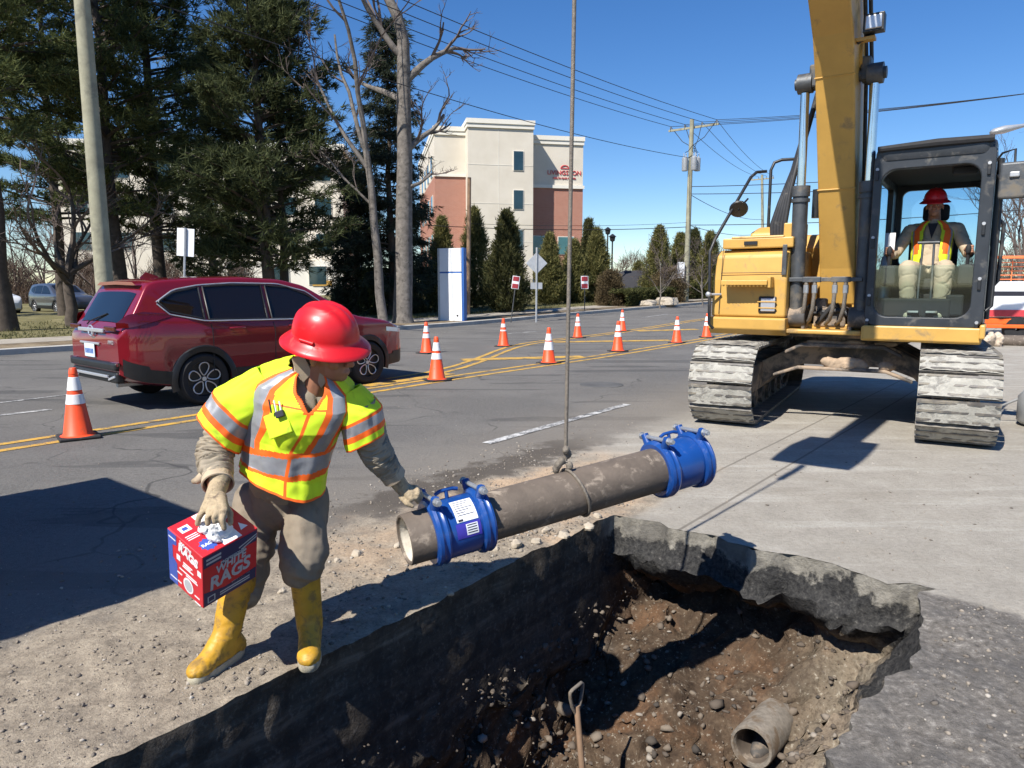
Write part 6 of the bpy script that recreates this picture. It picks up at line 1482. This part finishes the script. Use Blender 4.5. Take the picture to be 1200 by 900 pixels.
# ---- the worker with the carton
wk = thing('person', 'worker in red hard hat, lime vest and yellow boots steadying the hanging pipe', 'person', (-1.03, 2.85, 0))
WO = Vector((-1.03, 2.85, 0))
def p_(px, py, Y): return P(px, py, Y) - WO
hipR, kneeR, ankR = p_(303, 588, 3.04), p_(292, 655, 2.96), Vector((-1.185, 2.80, .11)) - WO
hipL, kneeL, ankL = p_(357, 585, 3.02), p_(356, 645, 2.90), Vector((-.865, 2.90, .11)) - WO
shR, elR, wrR = p_(296, 458, 2.92), p_(250, 530, 2.85), p_(256, 570, 2.70)
shL, elL, wrL = p_(420, 472, 2.87), p_(440, 530, 2.92), p_(463, 560, 2.98)
chest, waist = p_(352, 478, 2.91), p_(335, 535, 2.98); hc = p_(384, 412, 2.82)
hUp = Vector((.13, -.30, .94)).normalized(); hF = Vector((.93, -.36, -.22))
hd_ = head('head', wk, hc, hUp, hF, 1.0)
hard_hat('hard_hat', wk, hc + hUp * .042 + Vector((-.012, .01, 0)), hUp, hF, 1.04)
b = MB(); b.cap(waist, .135, chest, .135); b.cap(chest, .125, p_(356, 452, 2.92), .095); b.cap(p_(358, 450, 2.90), .075, p_(368, 434, 2.87), .060); b.cap(shR, .050, shL, .045)
b.cap(waist, .135, p_(331, 560, 3.01), .14)
shirt = blob('shirt', b, MT['khaki'], .010, wk, 3, .006, 9)
def arm(s0, e0, w0, rs_, end, seed):
    a1, a2 = (e0 - s0).normalized(), (w0 - e0).normalized(); am = (a1 + a2).normalized(); ks = []
    we = w0.lerp(e0, end)
    for c_, ax, r_ in ((s0, a1, rs_[0]), (s0.lerp(e0, .55), a1, rs_[1]), (e0 - a1 * .03, am, rs_[2]), (e0 + a2 * .03, am, rs_[3]), (e0.lerp(we, .55), a2, rs_[4]), (we, a2, rs_[5])):
        F = frame(ax, (0, 1, 0)); ks.append((c_, F.col[0].copy(), F.col[1].copy(), r_, r_ * .92))
    m_ = cloth_loft(ks, 110, 64, lambda th, f: 0, .0075, None, seed, 1.0, 17)
    o = m_.build('shirt_sleeve', MT['khaki'], shirt, 70, 0, 2, 0, .004)
    F = frame(a2, (0, 1, 0)); q = MB(); q.loft([[we + a2 * h + F @ Vector((r_ * math.cos(t_), r_ * .93 * math.sin(t_), 0)) for t_ in [6.2832 * i / 32 for i in range(32)]] for h, r_ in ((-.02, rs_[5] + .006), (.0, rs_[5] + .009), (.028, rs_[5] + .011), (.03, rs_[5] + .006), (.01, rs_[5]))], cap=False); q.build('cuff', MT['khaki_light'], o, 50)
arm(shR, elR, wrR, (.074, .076, .074, .072, .064, .052), .20, 2.0)
arm(shL, elL, wrL, (.070, .070, .066, .064, .056, .046), .22, 5.0)
for s_, (x, y) in enumerate(((352, 432), (378, 440))):
    q = MB(); base_ = p_(x, y, 2.80 if s_ == 0 else 2.80); q.prism([(-.030, .045), (.020, .055), (.045, -.020), (.008, -.060), (-.02, -.01)] if s_ == 0 else [(-.02, .05), (.03, .035), (.02, -.02), (-.015, -.055), (-.035, -.01)], -.004, .004, mat4(base_, rotm(math.pi / 2 + .25, 0, .15 if s_ == 0 else -.3))); q.build('collar', MT['khaki_light'], shirt, None, .003)
q = MB(); w0 = wrR + (elR - wrR) * .22; q.tube([w0 + Vector((-.052, -.01, .012)), w0 + Vector((-.07, -.02, -.002)), w0 + Vector((-.09, -.01, -.008))], [.02, .016, .01], 8); q.build('loose_cuff', MT['khaki_light'], shirt, 60)
b = MB(); b.cap(p_(331, 548, 3.01), .130, p_(331, 585, 3.03), .130); b.cap(hipR, .100, kneeR, .090); b.cap(kneeR, .090, p_(283, 690, 2.90), .080); b.cap(hipL, .100, kneeL, .094); b.cap(kneeL, .098, p_(353, 661, 2.885), .088)
def tfold(p):
    k = max(0.0, min(1.0, (p.z - .42) / .10)); up_ = noise.noise(Vector((p.x * 13, p.y * 13, p.z * 3.5 + p.x * 4))); lo_ = 1 - 2.2 * abs(noise.noise(Vector((p.x * 4, p.y * 4, p.z * 17 + p.x * 6))))
    return .020 * up_ * k + .014 * lo_ * (1 - k) + .003 * noise.noise(p * 40)
blob('trousers', b, MT['trouser'], .008, wk, 3, 0, 9, tfold)
boot(wk, ankR, (-.36, -.93), p_(281, 680, 2.86), .070); boot(wk, ankL, (.22, -.97), p_(354, 650, 2.89), .072)
# vest
lat0 = Vector((.955, -.05, -.26)).normalized(); lat1 = Vector((.985, -.10, -.13)).normalized(); fw0 = Vector((.12, -.98, -.12)).normalized(); fw1 = Vector((.16, -.93, -.34)).normalized()
keys = [(p_(333, 553, 2.995), lat0, fw0, .186, .170), (p_(333, 538, 2.985), lat0, fw0, .184, .168), (p_(337, 510, 2.96), lat0, fw0, .198, .172), (p_(345, 482, 2.92), lat1, fw1, .215, .178),
        (p_(352, 460, 2.90), lat1, fw1, .232, .160), (p_(356, 446, 2.89), lat1, fw1, .215, .135), (p_(360, 434, 2.875), lat1, fw1, .14, .105), (p_(363, 428, 2.865), lat1, fw1, .088, .085)]
def vest_col(th, f):
    d = math.degrees(th); ad = abs(d)
    vw = max(0.0, (f - .58)) * 75
    if f > .58 and -vw - 1 < d - 10 < vw: return None                    # open collar
    if f > .56 and -vw - 5 < d - 10 < vw + 4: return 1
    if abs(d - 10) < 2.2 and f <= .58: return 1                            # zip edge
    if f < .025: return 1
    fb = f - .06 * math.sin(th)
    if .13 < fb < .27: return 1 if (fb < .162 or fb > .24) else 2
    for c0 in (44, -40):
        if fb >= .27 and abs(d - c0) < 20 - 5 * f: return 2 if abs(d - c0) < 11 - 3 * f else 1
    if ad > 130 and fb > .27 and abs(ad - 150) < 14: return 2 if abs(ad - 150) < 8 else 1
    if .60 < f < .615 and ad < 90: return 1
    return 0
def vest_drop(th, f):
    e = max(0, 1 - f / .3); return Vector((0, 0, -.035 * e * max(0, math.cos(th - .6)) ** 2)) + Vector((0, -.03 * e * max(0, math.cos(th)), 0))
vmb = cloth_loft(keys, 190, 300, vest_col, .010, vest_drop)
def sleeve(k0, k1, k2, r0, r1, r2, flat, seed):
    a = (k2 - k0).normalized(); F = frame(a, (0, 1, 0)); la, fw_ = F.col[0].copy(), F.col[1].copy()
    def col(th, f):
        if f > .965: return 1
        if .52 < f < .83: return 1 if (f < .60 or f > .75) else 2
        if abs(th) < .05 and f > .3: return 1
        return 0
    return cloth_loft([(k0, la, fw_, r0, r0), (k1, la, fw_, r1, r1 * flat), (k2, la, fw_, r2, r2 * flat)], 44, 72, col, .006, None, seed)
sR = sleeve(p_(322, 449, 2.92), p_(276, 478, 2.89), p_(257, 508, 2.87), .092, .112, .118, .95, 3.0); sL = sleeve(p_(400, 462, 2.89), p_(424, 486, 2.88), p_(430, 517, 2.90), .088, .094, .092, .95, 6.0)
vest = MB(); merge(vest, vmb); merge(vest, sR); merge(vest, sL)
vo = vest.build('safety_vest', VM, wk, 60, 0, 2, 0, .005)
q = MB(); pc = p_(326, 497, 2.755); q.box(pc, (.10, .012, .095), 0, rotm(-.20, -.35, -.12)); q.build('vest_pocket', MT['lime'], vo, None, .004)
q = MB(); q.box(pc + Vector((.012, -.012, .042)), (.036, .014, .026), 0, rotm(-.2, -.35, -.1)); q.build('pocket_badge', MT['print_dark'], vo, None, .003)
for k in range(3):
    q = MB(); q.tube([p_(315 + 6 * k, 468 + k, 2.752), p_(318 + 6 * k, 484, 2.748)], .0035, 6); q.build('pen', MT['sign_white'] if k else MT['print_dark'], vo, 60)
# gloved hands
fY = 2.515
kR = [p_(240, 597, fY + .02), p_(247, 600, fY - .01), p_(254.5, 601, fY - .025), p_(262, 599, fY - .02)]
tips = [p_(231.5, 614, fY + .0), p_(243.5, 613.5, fY - .035), p_(252, 611, fY - .05), p_(262.5, 619, fY - .04)]
fing = [[k, k.lerp(t_, .5) + Vector((0, -.014, .006)), t_] for k, t_ in zip(kR, tips)] + [[p_(263, 590, fY + .06), p_(270, 602, fY + .05), p_(270, 613, fY + .01)]]
glove('glove', wk, 'glove', [(wrR + Vector((0, .02, .03)), .043, wrR, .037), (wrR, .037, p_(250, 585, 2.60), .033), (p_(250, 584, 2.61), .029, kR[0], .018), (p_(252, 584, 2.60), .029, kR[1], .019), (p_(254, 584, 2.60), .029, kR[2], .019), (p_(257, 584, 2.60), .029, kR[3], .018)], fing)
q = MB(); q.cap(wrR + (elR - wrR) * .05, .0405, wrR + (elR - wrR) * .20, .041); blob('wrist_skin', q, MT['skin'], .008, wk, 2)
hY = 3.0
kL_ = [p_(478, 571, hY), p_(481, 575, hY - .015), p_(482.5, 579, hY - .025), p_(482, 583.5, hY - .03)]
tl = [p_(493, 577, hY + .015), p_(494, 580.5, hY), p_(493, 584, hY - .01), p_(490, 588, hY - .01)]
fing = [[k, k.lerp(t_, .55) + Vector((.006, -.010, .014)), t_] for k, t_ in zip(kL_, tl)] + [[p_(470, 582, hY - .02), p_(477, 590, hY - .035), p_(483, 593, hY - .03)]]
glove('glove', wk, 'glove', [(wrL + (elL - wrL) * .18, .043, wrL, .037), (wrL, .037, p_(471, 571, hY - .01), .033)] + [(p_(470, 570, hY - .005), .028, k, .017) for k in kL_], fing)

# ---- carton of rags
bF = P(237, 654, 2.42); kk = -ray(237, 654).normalized(); rr3 = (Vector((1, 0, 0)) - kk * kk.x).normalized(); ww3 = kk.cross(rr3)
vec = lambda a, b_, c: (rr3 * a + ww3 * b_ + kk * c) * (2.42 / 2.60)
ea = vec(.196, .119, -.0986); eb = vec(-.138, .116, -.134); ec = vec(.022, -.196, -.193)
la_, lb_, lc_ = ea.length, eb.length, ec.length
n_top = ea.cross(eb).normalized(); ux = ea.normalized(); uy = n_top.cross(ux).normalized()
RB = Matrix((ux, uy, n_top)).transposed()
bx = thing('rag_carton', 'red and blue printed carton of white rags held by the worker', 'carton', bF); bx.rotation_euler = RB.to_euler()
# carton frame: x along the lettered face, y along the end panel, z up; the near top corner is the origin
W_, D_, H_ = la_, lb_, lc_
b = MB(); b.box((W_ / 2, D_ / 2, -H_ / 2), (W_, D_, H_)); b.build('carton', MT['box_red'], bx, None, .003)
FRONT = Matrix(((1, 0, 0, 0), (0, 0, -1, 0), (0, 1, 0, 0), (0, 0, 0, 1)))                      # (x, z, out)
ENDM = Matrix(((0, 0, -1, 0), (-1, 0, 0, 0), (0, 1, 0, 0), (0, 0, 0, 1)))                       # (-y, z, out)
TOPM = Matrix.Identity(4)
def dec(nm, m_, M, poly, h): q = MB(); q.prism(poly, .0003, h, M); return q.build(nm, MT[m_], bx, None)
def rc(x0, x1, y0, y1): return [(x0, y0), (x1, y0), (x1, y1), (x0, y1)]
# lettered face
dec('print_field', 'box_navy', FRONT, rc(.004, W_ - .004, -.060, -.006), .0008)
dec('print_field', 'box_navy', FRONT, [(.07, -.085), (.085, -.055), (.17, -.055), (.18, -.085)], .0007)
dec('print_field', 'box_navy', FRONT, [(.004, -H_ + .004), (W_ - .004, -H_ + .004), (W_ - .004, -H_ + .06), (.09, -H_ + .05), (.004, -H_ + .075)], .0008)
dec('print_stripe', 'box_grey', FRONT, [(.15, -.052), (W_ - .004, -.028), (W_ - .004, -.022), (.15, -.046)], .0011)
dec('print_stripe', 'box_grey', FRONT, [(.16, -.066), (W_ - .004, -.040), (W_ - .004, -.034), (.16, -.060)], .0011)
text_obj('lettering', 'WHITE', .050, MT['box_grey'], FRONT @ mat4((W_ * .50, -.096, .001)) @ Matrix.Rotation(.06, 4, 'Z'), bx, .0006, .0015, shear=.15, sx=.82)
text_obj('lettering', 'RAGS', .088, MT['box_grey'], FRONT @ mat4((W_ * .48, -.152, .001)) @ Matrix.Rotation(.06, 4, 'Z'), bx, .0006, .0028, shear=.15, sx=.80)
text_obj('lettering', 'PROFESSIONAL', .016, MT['box_grey'], FRONT @ mat4((W_ * .55, -.070, .001)) @ Matrix.Rotation(.06, 4, 'Z'), bx, .0006, .0004)
for k in range(2): dec('print_stripe', 'box_grey', FRONT, rc(.015, .075, -.030 - .018 * k, -.020 - .018 * k), .0012)
for k in range(3): dec('print_stripe', 'box_grey', FRONT, rc(.12, .20 - .02 * k, -.205 - .007 * k, -.2025 - .007 * k), .0008)
dec('print_badge', 'box_grey', FRONT, rc(.018, .050, -H_ + .014, -H_ + .046), .0012)
dec('print_badge', 'box_navy', FRONT, rc(.023, .045, -H_ + .019, -H_ + .041), .0016)
for k in range(2): dec('print_stripe', 'box_grey', FRONT, rc(.07, .20, -H_ + .020 + .012 * k, -H_ + .026 + .012 * k), .0012)
# end panel (x runs from the far edge, -D_, to the near edge, 0)
dec('print_field', 'box_blue', ENDM, [(-D_ + .003, -H_ + .003), (-D_ + .055, -H_ + .003), (-D_ + .055, -.14), (-D_ + .03, -.12), (-D_ + .03, -.06), (-D_ + .055, -.05), (-D_ + .055, -.003), (-D_ + .003, -.003)], .0008)
text_obj('lettering', 'RAGS', .052, MT['box_white'], ENDM @ mat4((-D_ * .40, -.052, .001)) @ Matrix.Rotation(-.12, 4, 'Z'), bx, .0006, .0025, sx=.9)
text_obj('lettering', 'WHITE', .022, MT['box_white'], ENDM @ mat4((-D_ * .47, -.022, .001)) @ Matrix.Rotation(-.12, 4, 'Z'), bx, .0006, .0008)
dec('print_badge', 'box_white', ENDM, [(-D_ * .42 + .030 * math.cos(a), -.205 + .036 * math.sin(a)) for a in [6.2832 * i / 24 for i in range(24)]], .0009)
dec('print_badge', 'box_grey', ENDM, [(-D_ * .42 + .023 * math.cos(a), -.205 + .028 * math.sin(a)) for a in [6.2832 * i / 24 for i in range(24)]], .0013)
for (x, y) in ((-.155, -.088), (-.030, -.082)): dec('print_badge', 'box_white', ENDM, rc(x, x + .022, y - .026, y), .0009)
for (x0, x1, y) in ((-.115, -.06, -.105), (-.115, -.07, -.115), (-.12, -.055, -.125), (-.14, -.035, -.150), (-.10, -.03, -.160), (-.155, -.125, -.178), (-.155, -.13, -.225), (-.05, -.02, -.225), (-.05, -.015, -.255), (-D_ + .008, -D_ + .05, -.03), (-D_ + .01, -D_ + .05, -H_ + .03)): dec('print_stripe', 'box_white', ENDM, rc(x0, x1, y - .003, y + .003), .0010)
# top
dec('print_field', 'box_white', TOPM, rc(W_ * .40, W_ * .72, .004, D_ - .004), .0008)
dec('print_field', 'box_white', TOPM, rc(.02, .06, D_ * .70, D_ * .86), .0009); dec('print_field', 'box_blue', TOPM, rc(.03, .05, D_ * .74, D_ * .82), .0013)
dec('print_badge', 'box_blue', TOPM, [(.055 + (.034 if i % 2 else .027) * math.cos(a), D_ * .22 + (.034 if i % 2 else .027) * math.sin(a)) for i, a in enumerate([6.2832 * i / 20 for i in range(20)])], .0009)
text_obj('lettering', 'RAGS', .020, MT['box_white'], mat4((.055, D_ * .22, .0012)), bx, .0006, .0006)
for k in range(3): dec('print_stripe', 'box_white', TOPM, rc(.015, .06, D_ * .48 + .010 * k, D_ * .48 + .004 + .010 * k), .0009)
dec('print_badge', 'box_white', TOPM, [(W_ * .78, .03), (W_ * .92, .035), (W_ * .85, .07)], .0009)
b = MB(); rg = random.Random(5)
for k in range(15): b.ell((W_ * .56 + rg.uniform(-.055, .055), D_ * .42 + rg.uniform(-.05, .05), .008 + rg.random() * .022), (.030, .018, .012), 10, 6, R3=rotm(rg.uniform(-.5, .5), rg.uniform(-.5, .5), rg.random() * 3))
rag = blob('rag', b, MT['rag_white'], .005, bx, 2, .006, 45)

# ---- the operator in the cab
def e_(x, y, z): return EXM @ Vector((x, y, z))
op = thing('person', 'operator in red hard hat and orange striped vest sitting in the excavator cab', 'person', e_(SX, SY, 1.2)); OO = e_(SX, SY, 1.2)
eo = lambda x, y, z: e_(SX + x * (1.12 if z > 1.8 and abs(x) < .34 else 1.0), y + (.20 if z > 1.6 else .20 * max(0, (z - 1.25) / .35)), z + .0) - OO
exf = (EXM.to_3x3() @ Vector((0, 1, 0))); exl = (EXM.to_3x3() @ Vector((-1, 0, 0))); upz = Vector((0, 0, 1))
oc = eo(0, .30, 2.41); head('head', op, oc, (exf * .10 + upz), exf - upz * .25, .98)
oh = hard_hat('hard_hat', op, oc + upz * .045, exf * .12 + upz, exf, 1.0)
q = MB(); q.prism([(-.028, 0), (.028, 0), (.022, .030), (0, .040), (-.022, .030)], -.002, .004, mat4(oc + upz * .085 + exf * .128, Matrix((exl, (upz - exf * .35).normalized(), (exf + upz * .35).normalized())).transposed())); q.build('front_badge', MT['tail_red'], oh, None)
b = MB(); b.cap(eo(0, .36, 1.70), .155, eo(0, .26, 1.98), .165); b.cap(eo(0, .26, 1.98), .15, eo(0, .23, 2.16), .12); b.cap(eo(-.20, .24, 2.16), .075, eo(.20, .24, 2.16), .075); b.cap(eo(0, .23, 2.18), .075, eo(0, .25, 2.27), .06)
for s in (-1, 1):
    b.cap(eo(s * .21, .24, 2.14), .074, eo(s * .31, .38, 1.90), .062); b.cap(eo(s * .31, .38, 1.90), .062, eo(s * .35, .63, 1.88), .045)
    b.cap(eo(s * .09, .38, 1.68), .12, eo(s * .17, .80, 1.73), .092); b.cap(eo(s * .17, .80, 1.73), .092, eo(s * .15, .90, 1.33), .078)
blob('coverall', b, MT['khaki_light'], .010, op, 3, .007, 8)
for s in (-1, 1):
    q = MB(); q.cap(eo(s * .15, .88, 1.27), .055, eo(s * .14, 1.02, 1.235), .050); q.cap(eo(s * .15, .88, 1.25), .05, eo(s * .15, .90, 1.36), .06); blob('boot', q, MT['boot_sole'], .012, op, 2)
    h0 = eo(s * .355, .66, 1.885); tipj = eo(s * .36, .745, 1.92)
    fg = [[h0 + (tipj - h0) * .5 + upz * (.03 - .02 * k) + exl * (-s * .025), h0 + (tipj - h0) * 1.0 + upz * (.035 - .02 * k) + exl * (-s * .035), tipj + upz * (.03 - .02 * k) + exl * (s * .018)] for k in range(4)] + [[h0 + upz * .02 + exl * (s * .02), h0 + exf * .05 + upz * .035 + exl * (s * .03), tipj + upz * .045]]
    glove('hand', op, 'skin', [(h0 - exf * .03, .036, h0 + exf * .02, .032)], fg)
okeys = [(eo(0, .37, 1.72), exl, exf, .185, .178), (eo(0, .31, 1.88), exl, exf, .19, .182), (eo(0, .26, 2.02), exl, exf, .20, .18), (eo(0, .235, 2.14), exl, exf, .215, .145), (eo(0, .235, 2.21), exl, exf, .17, .11), (eo(0, .245, 2.255), exl, exf, .10, .085)]
def op_col(th, f):
    ad = abs(math.degrees(th)); g_ = 26 - 10 * f
    if ad < g_: return None
    if ad < g_ + 8: return 0
    if ad < g_ + 30: return 1 if f > .22 else 0
    if ad < g_ + 40: return 2
    if ad < g_ + 52: return 0
    return 3 if f > .25 else 0
cloth_loft(okeys, 60, 110, op_col, .006).build('safety_vest', [MT['lime2'], MT['vest_orange'], MT['reflective'], MT['khaki']], op, 60, 0, 2, 0, .006)
q = MB(); q.prism([(-.05, .10), (.05, .10), (0, -.08)], -.003, .003, mat4(eo(0, .41, 2.13), Matrix((exl, (upz + exf * -.35).normalized(), exf)).transposed())); q.build('undershirt', MT['shirt_dark'], op, None)

# ------------------------------------------------------------------ things down in the trench
oc_ = P(880, 876, 3.48); ud = Vector((-cU, -sU, .10)).normalized()
t = thing('old_pipe', 'cut end of the old grey iron pipe sticking out of the trench bank', 'pipe', oc_)
b = MB(); PM_ = mat4((0, 0, 0), frame(-ud)); b.lathe([(.088, .02), (.096, 0), (.108, 0), (.113, .008), (.113, .9)], PM_, 36); b.build('barrel', MT['old_iron'], t, 40)
b = MB(); b.lathe([(.089, .018), (.086, .04), (.086, .85), (.001, .85)], PM_, 30); b.build('bore', MT['iron_pipe'], t, 60)
b = MB(); b.ell((0, 0, 0), (.085, .085, .45), 14, 8, R3=frame(-ud)); o = b.build('silt', MT['chassis_mud'], t, 50); o.location = -ud * .50 + Vector((0, 0, -.075))
hT = P(676, 806, 3.42); hB = P(690, 905, 3.36) + Vector((.0, -.05, -.45))
t = thing('shovel', 'muddy shovel standing in the trench with its D handle up', 'shovel', hT, math.radians(50))
hq = Matrix.Rotation(-math.radians(50), 3, 'Z') @ (hB - hT); b = MB(); b.tube([Vector((.002, 0, -.10)), hq * .5, hq], [.016, .017, .018], 10); b.build('shaft', MT['pole_brown'], t, 60)
b = MB(); b.tube([Vector((-.006, 0, -.14)), Vector((-.034, .004, -.09)), Vector((-.050, .005, -.035)), Vector((-.052, .005, -.005)), Vector((-.040, 0, .006)), Vector((.040, 0, .010)), Vector((.052, 0, .0)), Vector((.050, 0, -.035)), Vector((.034, 0, -.09)), Vector((.010, 0, -.14))], .0095, 8); b.build('grip', MT['old_iron'], t, 60)
